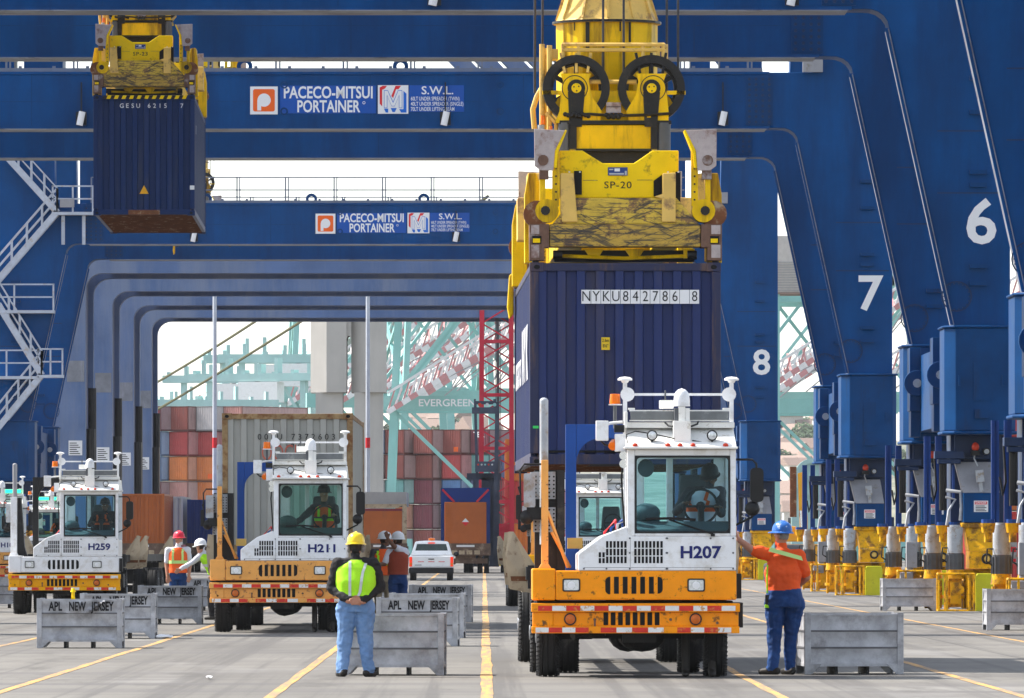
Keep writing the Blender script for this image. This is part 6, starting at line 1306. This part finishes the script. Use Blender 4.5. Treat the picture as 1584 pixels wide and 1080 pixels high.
b = MB(); b.py([q(1204, 838), q(1204, 816), q(1214, 812), q(1232, 815), q(1252, 826), q(1252, 838)], .3, 2.4); b.box(-.6, .9, .4, 2.2, .5, 1.5); b.build('body', M['exc'], r, bevel=.04)
b = MB(); b.box(-1.2, -.5, .0, 3, .0, .75); b.box(.7, 1.4, .0, 3, .0, .75); b.build('track', M['chassis'], r, bevel=.1)
# grey trailer generator in front
Y = 300; sD = F/Y; r = thing('generator', 'grey hooded generator right of the man in the orange shirt', 'generator', ((1240-VX)/sD, Y, 0), 0)
b = MB(); b.py([(-.7, .35), (.45, .35), (.38, 1.25), (.25, 1.5), (-.6, 1.5), (-.7, 1.3)], 0, 1.4); b.build('hood', M['gmot2'], r, bevel=.05); b = MB(); b.box(-.6, .4, .1, 1.3, .0, .35); b.build('skid', M['chassis'], r); b = MB(); b.box(-.35, -.05, -.01, .02, 1.15, 1.25); b.build('label_plate', M['sign'], r)
# round teal cable reel
Y = 520; r = thing('cable_reel', 'big pale teal cable reel between the legs numbered 7 and 8', 'cable reel', ((1257-VX)*Y/F, Y, 0), 0)
b = MB(); cz = EYE+(VY-738)*Y/F; b.ring((0, 0, cz), 1.15, .85, -.3, .3, 30); b.ring((0, 0, cz), .85, .3, -.05, .05, 30); b.ring((0, 0, cz), .3, .05, -.35, .35, 16); b.box(-1.3, 1.3, .35, 1.0, 0, cz-.6); b.build('drum', M['tealp'], r)
# ---- hill with houses
b = MB(); nx, ny = 90, 8; vs = []
for j in range(ny+1):
    for i in range(nx+1):
        x = -420+840*i/nx; y = 2100+110*j; h = (12+26*(j/ny))*(1+.25*mnoise.noise((x*.008, j*.4, 2)))*min(1, j/1.5); vs.append((x, y, h-.5))
b.add(vs, [(j*(nx+1)+i, j*(nx+1)+i+1, (j+1)*(nx+1)+i+1, (j+1)*(nx+1)+i) for j in range(ny) for i in range(nx)])
hl = b.build('hillside', M['hill'], smooth=80); tag(hl, kind='structure')
def house():
    r = thing('house', 'small pale house on the hazy hillside far behind the cranes', 'house', (0, 0, 0), 0, 'houses on the far hillside')
    b = MB(); b.box(-5, 5, -4, 4, -3, 5.5); w = b.build('wall', M['house'], r)
    b = MB(); b.pxx([(-4.6, 5.5), (4.6, 5.5), (0, 8.2)], -5.4, 5.4); b.build('roof', M['roof'], r)
    b = MB()
    for x in (-3, 0, 3): b.box(x-.7, x+.7, -4.06, -3.9, 2.2, 4.0)
    b.build('window', M['dark'], r); return r
h0 = house(); rnd = random.Random(3)
spots = [(rnd.uniform(595, 745) if k % 2 else rnd.uniform(1195, 1330), rnd.random()) for k in range(64)]
for k, (p, t) in enumerate(spots):
    c = h0 if k == 0 else copy_tree(h0); Yh = 2120+t*820; X = (p-VX)*Yh/F
    fr_ = t*820/110/ny if False else (Yh-2100)/110/ny
    z = (12+26*fr_)*(1+.25*mnoise.noise((X*.008, (Yh-2100)/110*.4, 2)))*min(1, (Yh-2100)/110/1.5)-.5
    c.location = (X, Yh, z); c.rotation_euler.z = rnd.uniform(-.8, .8); sc = rnd.uniform(.7, 1.3); c.scale = (sc, sc, sc*rnd.uniform(.8, 1.4))
def shrub():
    r = random.Random(5); b = MB()
    for k in range(420):
        a, u = r.uniform(0, 6.28), r.uniform(-1, 1); rad = r.uniform(.5, 1)**.5; s_ = math.sqrt(1-u*u)
        p = Vector((3.2*rad*s_*math.cos(a), 3.2*rad*s_*math.sin(a), 4.5+2.8*rad*u)); q1 = Vector((r.uniform(-1, 1), r.uniform(-1, 1), r.uniform(-1, 1))).normalized()*.5; q2 = q1.orthogonal().normalized()*.35
        b.quad(p-q1, p-q2, p+q1, p+q2)
    return b
M['leaf'] = mat('far_leaves', (.05,.085,.04), .8, var=.4, vs=1, rand=.4)
tr0 = thing('tree', 'small dark tree on the hazy hillside among the houses', 'tree', (0, 0, 0), 0, 'trees on the far hillside')
shrub().build('crown', M['leaf'], tr0); b = MB(); b.cyl((0, 0, -1), (0, 0, 4), .35, .2, n=7); b.build('trunk', M['rusty'], tr0)
for k in range(40):
    c = tr0 if k == 0 else copy_tree(tr0); p = rnd.uniform(595, 745) if k % 2 else rnd.uniform(1195, 1400); Yh = 2130+rnd.random()*800; X = (p-VX)*Yh/F; fr_ = (Yh-2100)/110/ny
    z = (12+26*fr_)*(1+.25*mnoise.noise((X*.008, (Yh-2100)/110*.4, 2)))*min(1, (Yh-2100)/110/1.5)-1
    c.location = (X, Yh, z); sc = rnd.uniform(.8, 1.6); c.scale = (sc,)*3
# tall pale machine house of a far crane at right
r = thing('machine_house', 'pale grey corrugated machine house showing between the legs numbered 7 and 8', 'machine house', ((1225-VX)*560/F, 560, 0), 0)
Z = lambda q_: EYE+(VY-q_)*560/F
b = MB(); b.box(-1.2, 2.6, 0, 4, Z(452), Z(365)); b.build('wall', M['house'], r)
b = MB()
for k in range(12): zq = Z(450)+k*.17; b.box(-1.22, 2.62, -.06, -.002, zq, zq+.08)
b.build('cladding', CN['lgrey'], r); b = MB(); b.box(-1.4, 2.8, -.2, 4.2, Z(455), Z(452.5)); b.build('floor', M['roof'], r)
b = MB()
for x in (-1.0, 2.4): 
    for y in (.2, 3.8): b.box(x-.2, x+.2, y-.2, y+.2, 0, Z(455))
b.build('support_leg', M['teal'], r)
# ================================================================= PEOPLE
def person(label, loc, rz, J, style, vox=.012, H=1.75):
    """One continuous remeshed body. J: joints in metres, body faces +y at rz=0 (seen from behind by the camera).
    x to the right of the picture, z up."""
    root = thing('person', label, 'person', loc, rz)
    st = style; prim = []           # (tag, kind, data)
    b = MB()
    def limb(tag_, pts, rs, flat=1.0):
        pts = [Vector(p) for p in pts]
        for i in range(len(pts)-1):
            d = (pts[i+1]-pts[i]); n_ = 12
            b.cyl(pts[i], pts[i+1], rs[i], rs[i+1], n=n_); prim.append((tag_, pts[i], pts[i+1], max(rs[i], rs[i+1])))
        for p, r_ in zip(pts, rs): b.ell(p, (r_, r_, r_), 12, 8)
    def tors(tag_, rings):
        out_ = []
        for c, rx, ry in rings:
            c = Vector(c); out_.append([c+Vector((rx*math.copysign(abs(math.cos(t))**.8, math.cos(t)), ry*math.copysign(abs(math.sin(t))**.8, math.sin(t)), 0)) for t in [2*math.pi*k/24 for k in range(24)]])
        b.loft(out_)
        for i in range(len(rings)-1): prim.append((tag_, Vector(rings[i][0]), Vector(rings[i+1][0]), max(rings[i][1], rings[i+1][1])))
    g = st.get('girth', 1.0); hip = Vector(J['hip']); ch = Vector(J['chest']); nk = Vector(J['neck']); hd = Vector(J['head'])
    up = lambda a, c, t: a.lerp(c, t)
    tors('pants', [(hip+Vector((0, 0, -.10)), .165*g, .125*g), (hip, .175*g, .135*g), (up(hip, ch, .18), .17*g, .13*g)])
    tors('shirt', [(up(hip, ch, .12), .172*g, .135*g), (up(hip, ch, .4), .165*g, .13*g), (up(hip, ch, .75), .178*g, .135*g), (ch, .19, .13), (up(ch, nk, .55), .165, .10), (up(ch, nk, .9), .08, .07)])
    for s in ('l', 'r'):
        sh, el, wr = Vector(J['sh_'+s]), Vector(J['el_'+s]), Vector(J['wr_'+s]); gl_ = st.get('limb', 1.0)
        limb('shirt', [up(ch, nk, .5), sh], [.085, .07*gl_])
        slv = st['sleeve']; 
        if slv == 'long': limb('sleeve', [sh, el, wr], [.072*gl_, .056*gl_, .042*gl_])
        else: limb('sleeve', [sh, up(sh, el, .75)], [.075*gl_, .066*gl_]); limb('skin', [up(sh, el, .7), el, wr], [.05*gl_, .045*gl_, .031*gl_])
        # hand: palm, four unequal fingers, thumb
        d = Vector(J.get('hd_'+s, (wr-el))).normalized(); sd = d.cross(Vector(J.get('palm_'+s, (0, 1, 0)))).normalized(); nn = sd.cross(d)
        pm = wr+d*.09
        b.cyl(wr, wr+d*.02, .03, .034, n=10); b.hexa([wr+d*.01+sd*a+nn*c for a, c in ((-.03, -.014), (.03, -.014), (.03, .014), (-.03, .014))]+[pm+sd*a+nn*c for a, c in ((-.042, -.013), (.042, -.013), (.042, .013), (-.042, .013))]); prim.append(('skin', wr, pm+d*.08, .05))
        cu = st.get('curl', .5)
        for k, L_ in enumerate((.07, .08, .075, .06)):
            p0 = pm+sd*(-.033+.022*k); p1 = p0+d*L_*.5-nn*L_*.15*cu; p2 = p1+d*L_*.4-nn*L_*.4*cu
            b.tube([p0-d*.01, p1, p2], [.0115, .0105, .009], 8); prim.append(('skin', p0, p2, .02))
        q0 = wr+d*.03-sd*.03; q1 = q0+d*.035-sd*.03-nn*.008; q2 = q1+d*.03-sd*.008-nn*.01; b.tube([q0, q1, q2], [.014, .012, .010], 8); prim.append(('skin', q0, q2, .02))
        if 'an_'+s in J:
            kn, an = Vector(J['kn_'+s]), Vector(J['an_'+s]); hp = hip+Vector((.09*g if (J['an_'+s][0] > hip.x) else -.09*g, 0, -.06))
            lg = st.get('leg', 1.0); limb('pants', [hp, kn, an+Vector((0, 0, .02))], [.105*lg*g**.5, .075*lg, .062*lg])
            fo = Vector(J.get('ft_'+s, (0, .16, 0))); a0 = Vector((an.x, an.y, .045)); limb('boot', [a0-fo*.35, a0+fo*.35, a0+fo+Vector((0, 0, -.01))], [.047, .05, .038]); limb('boot', [an, a0], [.055, .05])
    limb('skin', [up(ch, nk, .7), nk, hd+Vector((0, 0, -.06))], [.062, .055, .055])
    # head with brow, nose, ears, chin; hf = direction the face looks
    hf = Vector(J.get('face', (0, 1, 0))).normalized(); hs = hf.cross(Vector((0, 0, 1))).normalized(); hu = hs.cross(hf)
    TR_ = Matrix((hs, hf, hu)).transposed().to_3x3()
    b.ell(hd+hu*.02, (.075, .095, .105), 20, 14, T=TR_); b.ell(hd+hf*.025-hu*.055, (.055, .068, .06), 14, 10, T=TR_); b.ell(hd+hf*.075-hu*.09, (.028, .022, .02), 10, 6, T=TR_)
    b.cyl(hd+hf*.085+hu*.02, hd+hf*.118-hu*.02, .010, .016, n=8); b.ell(hd+hf*.082+hu*.035, (.05, .02, .014), 12, 6, T=TR_)
    for s in (-1, 1): b.ell(hd+hs*s*.077-hu*.005, (.012, .022, .032), 10, 6, T=TR_)
    b.ell(hd+hf*.094-hu*.052, (.026, .012, .010), 10, 6, T=TR_)
    prim.append(('skin', hd-hu*.07, hd+hu*.06, .1))
    me = bpy.data.meshes.new('tmp'); me.from_pydata(b.v, [], b.f); bm = bmesh.new(); bm.from_mesh(me); bmesh.ops.recalc_face_normals(bm, faces=bm.faces); bm.to_mesh(me); bm.free()
    o = bpy.data.objects.new('tmp', me); COL.objects.link(o)
    rm = o.modifiers.new('r', 'REMESH'); rm.mode = 'VOXEL'; rm.voxel_size = vox; rm.use_smooth_shade = True
    sm = o.modifiers.new('s', 'SMOOTH'); sm.factor = .5; sm.iterations = 3
    dg = bpy.context.evaluated_depsgraph_get(); me2 = bpy.data.meshes.new_from_object(o.evaluated_get(dg)); bpy.data.objects.remove(o)
    # colour by nearest limb
    mats = [st['mats'][k] for k in ('skin', 'shirt', 'sleeve', 'pants', 'boot', 'hair')]; ix = dict(skin=0, shirt=1, sleeve=2, pants=3, boot=4, hair=5)
    n = len(me2.polygons); ce = np.empty(n*3); me2.polygons.foreach_get('center', ce); ce = ce.reshape(-1, 3); best = np.full(n, 9e9); mi = np.zeros(n, int)
    for tg, p, q, r_ in prim:
        p_, q_ = np.array(p), np.array(q); d = q_-p_; L2 = max(1e-9, d@d); t = np.clip(((ce-p_)@d)/L2, 0, 1); dist = np.linalg.norm(ce-(p_+t[:, None]*d), axis=1)/r_
        k = dist < best; best[k] = dist[k]; mi[k] = ix[tg]
    # hair: back and top of the skull
    rel = ce-np.array(hd); f_ = rel@np.array(hf); u_ = rel@np.array(hu); rad = np.linalg.norm(rel, axis=1)
    mi[(rad < .16) & (mi == 0) & (((u_ > -.04) & (f_ < .02-.0*u_) & (np.abs(rel@np.array(hs)) < .074)) | (u_ > .06))] = 5
    me2.materials.clear()
    for m_ in mats: me2.materials.append(m_)
    me2.polygons.foreach_set('material_index', mi.astype(np.int32)); me2.polygons.foreach_set('use_smooth', [True]*n)
    # cloth folds
    nv = len(me2.vertices); co = np.empty(nv*3); me2.vertices.foreach_get('co', co); no = np.empty(nv*3); me2.vertices.foreach_get('normal', no); co = co.reshape(-1, 3); no = no.reshape(-1, 3)
    cl = np.zeros(nv, bool); 
    for pl in me2.polygons:
        if mi[pl.index] in (1, 2, 3):
            for vi in pl.vertices: cl[vi] = True
    fold = st.get('fold', .012)
    for i in range(nv):
        if cl[i]:
            c = co[i]; w = mnoise.noise((c[0]*9+st.get('seed', 0), c[1]*9, c[2]*5.5))+.6*mnoise.noise((c[0]*16, c[1]*16+3, c[2]*22)); co[i] += no[i]*fold*w
    me2.vertices.foreach_set('co', co.ravel()); me2.name = 'body'; me2.update()
    body = bpy.data.objects.new('body', me2); COL.objects.link(body); body.parent = root
    # hard hat
    if st.get('hat'):
        HT_ = TR_; b = MB(); c = hd+hu*.055
        T4 = Matrix.Translation(c) @ HT_.to_4x4(); b.T = T4
        prof = [(.118, -.012), (.122, .0), (.12, .03), (.112, .07), (.09, .105), (.055, .125), (.0, .132)]
        rings = [[Vector((r_*.90*math.cos(2*math.pi*k/24), r_*1.12*math.sin(2*math.pi*k/24), z)) for k in range(24)] for r_, z in prof]; b.loft(rings)
        b.loft([[Vector(((.118+e)*.92*math.cos(2*math.pi*k/24), (.118+e)*1.12*math.sin(2*math.pi*k/24)+(.045*max(0, math.sin(2*math.pi*k/24)) if e > 0 else 0), z)) for k in range(24)] for e, z in ((0, -.014), (.02, -.018), (.02, -.008), (0, .004))])
        b.loft([[Vector((x_, -.13+.26*j/10*1.0, .0+.138*math.sin(math.pi*min(max((j+.6)/11.2, 0), 1))**.6+dz)) for x_, dz in ((-.018, -.01), (.018, -.01), (.014, .006), (-.014, .006))] for j in range(11)])
        b.T = None; b.build('hard_hat', st['hat'], root, smooth=40)
        if st.get('muff'):
            b = MB()
            for s in (-1, 1): b.ell(hd+hs*s*.085-hu*.01, (.028, .045, .05), 12, 8, T=TR_)
            b.build('ear_muff', M['hairg'], root, smooth=50)
    # eyes
    b = MB()
    for s in (-1, 1): b.mat(0).ell(hd+hf*.088+hs*s*.032+hu*.012, (.013, .008, .008), 10, 6, T=TR_); b.mat(1).ell(hd+hf*.0945+hs*s*.032+hu*.012, (.006, .004, .006), 8, 6, T=TR_)
    b.build('eyes', [M['sign'], M['hair']], root, smooth=60)
    # vest
    if st.get('vest'):
        vm, bm_, kind = st['vest']; g2 = st.get('vg', 1.0)*g
        rings = [(up(hip, ch, st.get('vlow', .1)), .20*g2, .165*g2), (up(hip, ch, .35), .192*g2, .155*g2), (up(hip, ch, .7), .2*g2, .158*g2), (ch, .205*g2, .152), (up(ch, nk, .3), .195*g2, .135), (up(ch, nk, .62), .15, .112), (up(ch, nk, .85), .095, .085)]
        R_ = []; N_ = 40; m = 6
        for i in range(len(rings)-1):
            for j in range(m+(i == len(rings)-2)):
                t = j/m; c = rings[i][0].lerp(rings[i+1][0], t); rx = rings[i][1]*(1-t)+rings[i+1][1]*t; ry = rings[i][2]*(1-t)+rings[i+1][2]*t
                ring = []
                for k in range(N_):
                    a = 2*math.pi*k/N_; f = 1+.045*mnoise.noise((math.cos(a)*2.2+st.get('seed', 0), math.sin(a)*2.2, c.z*3.5))+.025*mnoise.noise((math.cos(a)*6, math.sin(a)*6, c.z*9))
                    ring.append(c+Vector((rx*f*math.copysign(abs(math.cos(a))**.85, math.cos(a)), ry*f*math.copysign(abs(math.sin(a))**.85, math.sin(a)), 0)))
                R_.append(ring)
        b = MB(); nr = len(R_); vs = [v for r_ in R_ for v in r_]; b.add(vs, [(i*N_+k, i*N_+(k+1) % N_, (i+1)*N_+(k+1) % N_, (i+1)*N_+k) for i in range(nr-1) for k in range(N_)])
        v = b.build('vest', vm if isinstance(vm, list) else [vm, bm_], root, smooth=60)
        so_ = v.modifiers.new('thick', 'SOLIDIFY'); so_.thickness = .008
        ax = (nk-hip).normalized()
        if kind == 'back':       # two bands running down the back, splaying outwards
            b = MB()
            def strip(pts, w):
                L_ = []; 
                for u, zt in pts:
                    i = min(nr-1, max(0, int(zt*(nr-1)))); rg = sorted([q_ for q_ in R_[i] if q_.y < sum(w.y for w in R_[i])/N_], key=lambda q_: q_.x); tx = rings[0][0].x+u; L_.append(Vector((tx, float(np.interp(tx, [q_.x for q_ in rg], [q_.y for q_ in rg]))-.014, rg[0].z)))
                vs = []
                for p in L_: vs += [p+Vector((-w/2, 0, 0)), p+Vector((w/2, 0, 0))]
                b.add(vs, [(2*i, 2*i+1, 2*i+3, 2*i+2) for i in range(len(L_)-1)])
            strip([(-.07+.0*t, t*.95) for t in [k/30 for k in range(31)]], .034); strip([(.03+.10*t, t*.9) for t in [k/30 for k in range(31)]], .034)
            b.build('reflective_stripe', bm_, v)
        elif kind in ('belt', 'x', 'v'):
            b = MB()
            i0 = int(nr*.28)
            rg = [Vector(((p-rings[0][0]).x*1.02+rings[0][0].x, (p-rings[0][0]).y*1.02+rings[0][0].y, p.z)) for p in R_[i0]]; rg2 = [Vector(((p-rings[0][0]).x*1.02+rings[0][0].x, (p-rings[0][0]).y*1.02+rings[0][0].y, p.z)) for p in R_[i0+3]]
            b.add(rg+rg2, [(k, (k+1) % N_, N_+(k+1) % N_, N_+k) for k in range(N_)])
            for sx in (-1, 1):
                for fy_ in (-1, 1):
                    vs = []
                    for i in range(i0, nr-3):
                        t = (i-i0)/(nr-3-i0); tx = (sx*.10*(1 if kind != 'x' else (1-2*t)))
                        q_ = min(R_[i], key=lambda p: abs(p.x-rings[0][0].x-tx)+(9 if (p.y-R_[i][0].y)*fy_ < 0 else 0)); q_ = q_+Vector((0, .012*fy_, 0)); vs += [q_+Vector((-.022, 0, 0)), q_+Vector((.022, 0, 0))]
                    m_ = len(vs)//2; b.add(vs, [(2*i, 2*i+1, 2*i+3, 2*i+2) for i in range(m_-1)])
            b.build('reflective_stripe', bm_, v)
    return root
def mats(skin='skin', shirt='shirtw', sleeve=None, pants='jeans', boot='boot', hair='hair'):
    return dict(skin=M[skin], shirt=M[shirt], sleeve=M[sleeve or shirt], pants=M[pants], boot=M[boot], hair=M[hair])
# man in lime vest, back to us, hands clasped behind
J1 = dict(hip=(0, .0, .88), chest=(0, .0, 1.27), neck=(0, .01, 1.44), head=(.0, .03, 1.56), face=(.05, 1, -.05),
    sh_l=(-.205, .0, 1.37), el_l=(-.305, .01, 1.08), wr_l=(-.08, -.19, .93), hd_l=(1, -.15, -.18), palm_l=(0, -1, .1), sh_r=(.205, .0, 1.37), el_r=(.305, .01, 1.09), wr_r=(.085, -.205, .925), hd_r=(-1, -.05, -.12), palm_r=(0, 1, 0),
    kn_l=(-.13, .02, .48), an_l=(-.165, .0, .09), ft_l=(-.05, .15, 0), kn_r=(.11, .02, .48), an_r=(.15, .0, .09), ft_r=(.07, .15, 0))
person('man in a lime vest and yellow hard hat, back turned, hands clasped behind him', (-1.545, 101.7, 0), 0, J1, dict(mats=mats('skin', 'jacket', 'jacket', 'jeans'), sleeve='long', hat=M['haty'], muff=True, vest=(M['vesty'], M['band'], 'back'), girth=1.18, limb=1.15, leg=1.22, curl=.9, fold=.018, vlow=.25, vg=1.06), vox=.008)
# heavy man in orange, left arm up on the truck
J2 = dict(hip=(0, .0, .93), chest=(-.03, .0, 1.36), neck=(-.035, .01, 1.56), head=(-.03, .02, 1.70), face=(-.75, .65, .02),
    sh_l=(-.21, .0, 1.47), el_l=(-.40, -.04, 1.53), wr_l=(-.565, -.12, 1.66), hd_l=(-.35, -.1, .9), palm_l=(-.9, .2, -.3), sh_r=(.18, .02, 1.45), el_r=(.275, .06, 1.2), wr_r=(.16, .26, 1.08), hd_r=(-.6, .6, -.1),
    kn_l=(-.12, .03, .5), an_l=(-.145, .0, .09), ft_l=(-.14, .09, 0), kn_r=(.08, .1, .5), an_r=(.07, .1, .09), ft_r=(-.08, .13, 0))
pr = person('man in an orange shirt and blue hard hat leaning an arm on the H207 cab', (3.70, 103.3, 0), 0, J2, dict(mats=mats('skin', 'shirto', 'shirto', 'jeansd', hair='hairg'), sleeve='short', hat=M['hatb'], girth=1.28, limb=1.12, leg=1.15, curl=.6, fold=.016, seed=4), vox=.008)
b = MB(); b.hexa([(-.20, -.135, 1.515), (.22, -.168, 1.40), (.22, -.15, 1.40), (-.20, -.11, 1.515), (-.18, -.118, 1.565), (.20, -.148, 1.455), (.20, -.13, 1.455), (-.18, -.095, 1.565)]); b.build('shoulder_band', M['lime2'], pr)
b = MB(); b.mat(0).box(-.24, -.19, -.1, -.03, .86, .98); b.mat(1).box(-.245, -.19, -.105, -.04, .82, .86); b.tube([(-.215, -.13, 1.35), (-.222, -.17, 1.2), (-.218, -.15, 1.0)], .012); b.build('radio', [M['blackp'], M['vesty']], pr, bevel=.006)
# red helmet, orange vest facing us
J3 = dict(hip=(0, 0, .93), chest=(0, 0, 1.33), neck=(.0, 0, 1.53), head=(.02, -.01, 1.66), face=(.6, -.75, 0), sh_l=(-.2, 0, 1.44), el_l=(-.24, .02, 1.15), wr_l=(-.22, -.06, .9), sh_r=(.2, 0, 1.44), el_r=(.25, .02, 1.16), wr_r=(.23, -.08, .92), kn_l=(-.1, 0, .5), an_l=(-.11, 0, .09), kn_r=(.1, 0, .5), an_r=(.12, 0, .09), ft_l=(-.03, -.15, 0), ft_r=(.03, -.15, 0), palm_l=(0, -1, 0), palm_r=(0, -1, 0))
person('man in an orange vest and red hard hat standing behind the left bins', (-6.38, 175.5, 0), 0, J3, dict(mats=mats('skin', 'shirtw', 'shirtw', 'jeansd'), sleeve='short', hat=M['hatr'], vest=(M['vesto'], M['lime2'], 'belt'), seed=2), vox=.012)
# white helmet, lime vest leaning, arm reaching left
J4 = dict(hip=(.20, 0, .90), chest=(.02, 0, 1.24), neck=(-.09, 0, 1.39), head=(-.17, 0, 1.50), face=(-.8, .55, -.15), sh_l=(-.16, -.02, 1.34), el_l=(-.36, -.05, 1.18), wr_l=(-.58, -.1, 1.06), hd_l=(-.8, -.1, -.6), sh_r=(.14, .05, 1.3), el_r=(.22, .12, 1.06), wr_r=(.1, .2, .95), kn_l=(.02, .02, .48), an_l=(.06, 0, .09), kn_r=(.2, .02, .48), an_r=(.26, 0, .09), ft_l=(-.13, .08, 0), ft_r=(-.1, .1, 0))
person('man in a lime vest and white hard hat leaning forward with an arm out', (-5.70, 174.5, 0), 0, J4, dict(mats=mats('skin', 'shirtw', 'shirtw', 'jacket'), sleeve='long', hat=M['hatw'], vest=(M['vesty'], M['band'], 'x'), seed=7), vox=.012)
# pair talking
J5 = dict(hip=(.02, 0, .93), chest=(0, 0, 1.32), neck=(.02, 0, 1.51), head=(.05, 0, 1.64), face=(.9, .3, 0), sh_l=(-.17, -.05, 1.42), el_l=(-.22, -.05, 1.14), wr_l=(-.1, -.1, .92), sh_r=(.17, .05, 1.42), el_r=(.2, .12, 1.16), wr_r=(.1, .22, 1.0), kn_l=(-.08, 0, .5), an_l=(-.1, 0, .09), kn_r=(.12, 0, .5), an_r=(.12, 0, .09), ft_l=(.13, .06, 0), ft_r=(.13, .06, 0))
person('man in an orange vest, dark sleeves and khaki trousers facing the man in maroon', (-1.98, 164.0, 0), 0, J5, dict(mats=mats('skind', 'shirtg', 'shirtg', 'khaki'), sleeve='long', hat=M['hatw'], vest=(M['vesto'], M['vesty'], 'v'), seed=9), vox=.012)
J6 = dict(hip=(0, 0, .92), chest=(0, 0, 1.31), neck=(0, 0, 1.5), head=(.0, 0, 1.63), face=(-.75, .6, 0), sh_l=(-.17, 0, 1.41), el_l=(-.25, -.08, 1.2), wr_l=(-.47, -.12, 1.18), hd_l=(-1, -.1, -.05), sh_r=(.15, .03, 1.42), el_r=(-.07, -.16, 1.53), wr_r=(-.19, -.1, 1.68), hd_r=(-.2, .3, .6), kn_l=(-.08, 0, .5), an_l=(-.1, 0, .09), kn_r=(.1, 0, .5), an_r=(.12, 0, .09), ft_l=(-.1, .12, 0), ft_r=(-.06, .14, 0))
person('man in a maroon vest and white hard hat raising one arm to his head', (-1.63, 160.0, 0), 0, J6, dict(mats=mats('skind', 'shirtw', 'shirtw', 'jeansd'), sleeve='short', hat=M['hatw'], vest=(M['vestm'], M['vestm'], 'none'), vlow=.2, seed=11), vox=.012)
# drivers sitting in the cabs
def driver(label, truck, head, look, arms, st):
    T_ = truck.matrix_world if False else truck
    hip = (.78, 1.38, 1.80); J = dict(hip=hip, chest=(head[0]*.6+.78*.4, 1.26, 2.14), neck=(head[0]*.9+.78*.1, head[1]+.04, 2.30), head=head, face=look, **arms)
    x, y = J['chest'][0], J['chest'][1]
    J.update(sh_l=(x-.19, y, 2.24), sh_r=(x+.19, y, 2.24), kn_l=(.64, .85, 1.75), an_l=(.62, .7, 1.4), kn_r=(.92, .85, 1.75), an_r=(.94, .7, 1.4), ft_l=(0, -.1, 0), ft_r=(0, -.1, 0))
    p = person(label, truck.location, truck.rotation_euler.z, J, st, vox=.012)
    return p
def D(**k): return dict(sleeve='long', fold=.01, girth=.95, **k)
_r = person
def seat_person(label, truck, head, look, el_l, wr_l, el_r, wr_r, st):
    return driver(label, truck, head, look, dict(el_l=el_l, wr_l=wr_l, el_r=el_r, wr_r=wr_r, hd_l=(0, -1, .1), hd_r=(0, -1, .1), palm_l=(0, 0, 1), palm_r=(0, 0, 1)), st)
seat_person('driver with dark face and striped vest bent over the wheel of the H207 truck', TR['a'], (.93, 1.1, 2.40), (-.25, -1, -.35), (.52, 1.0, 2.0), (.62, .72, 2.1), (1.06, 1.0, 1.98), (1.0, .72, 2.05), D(mats=mats('skind', 'shirtg', 'shirtg', 'jeansd'), hat=M['hatk'], vest=(M['shirtw'], M['vesto'], 'v')))
seat_person('driver in an orange vest stretching an arm across the H211 cab', TR['b'], (.78, 1.12, 2.47), (.55, -1, 0), (.36, .95, 2.02), (.2, .66, 1.93), (1.02, .95, 2.0), (.96, .68, 2.1), D(mats=mats('skin', 'shirtg', 'shirtg', 'jeansd'), hat=M['hatk'], vest=(M['vesto'], M['vesty'], 'v')))
seat_person('driver in a red striped top at the wheel of the H259 truck', TR['c'], (.86, 1.1, 2.42), (-.3, -1, 0), (.52, 1.0, 2.0), (.62, .7, 2.05), (1.06, 1.0, 1.98), (1.0, .7, 2.05), D(mats=mats('skind', 'jacket', 'jacket', 'jeansd'), hat=M['hatk'], vest=(M['jacket'], M['vesto'], 'v')))
seat_person('driver with a red sleeve in the cab between the H259 truck and the left edge', TR['e'], (.86, 1.1, 2.42), (-.6, -1, 0), (.52, 1.0, 2.0), (.62, .7, 2.05), (1.06, 1.0, 1.98), (1.0, .7, 2.05), D(mats=mats('skind', 'jacket', 'vesto', 'jeansd')))
# ================================================================= AIR: one even box of pale haze round everything
b = MB(); b.box(-900, 900, -80, 3200, -1.0, HAZE_TOP)
hz = b.build('haze', [])
hm = bpy.data.materials.new('pale_air'); hm.use_nodes = True; nt = hm.node_tree
for n in list(nt.nodes):
    if n.type == 'BSDF_PRINCIPLED': nt.nodes.remove(n)
pv = nt.nodes.new('ShaderNodeVolumePrincipled'); pv.inputs['Density'].default_value = .00003; pv.inputs['Color'].default_value = (.93, .95, 1.0, 1); pv.inputs['Anisotropy'].default_value = .2
nt.links.new(pv.outputs[0], nt.nodes['Material Output'].inputs['Volume'])
hz.data.materials.append(hm); tag(hz, kind='stuff')
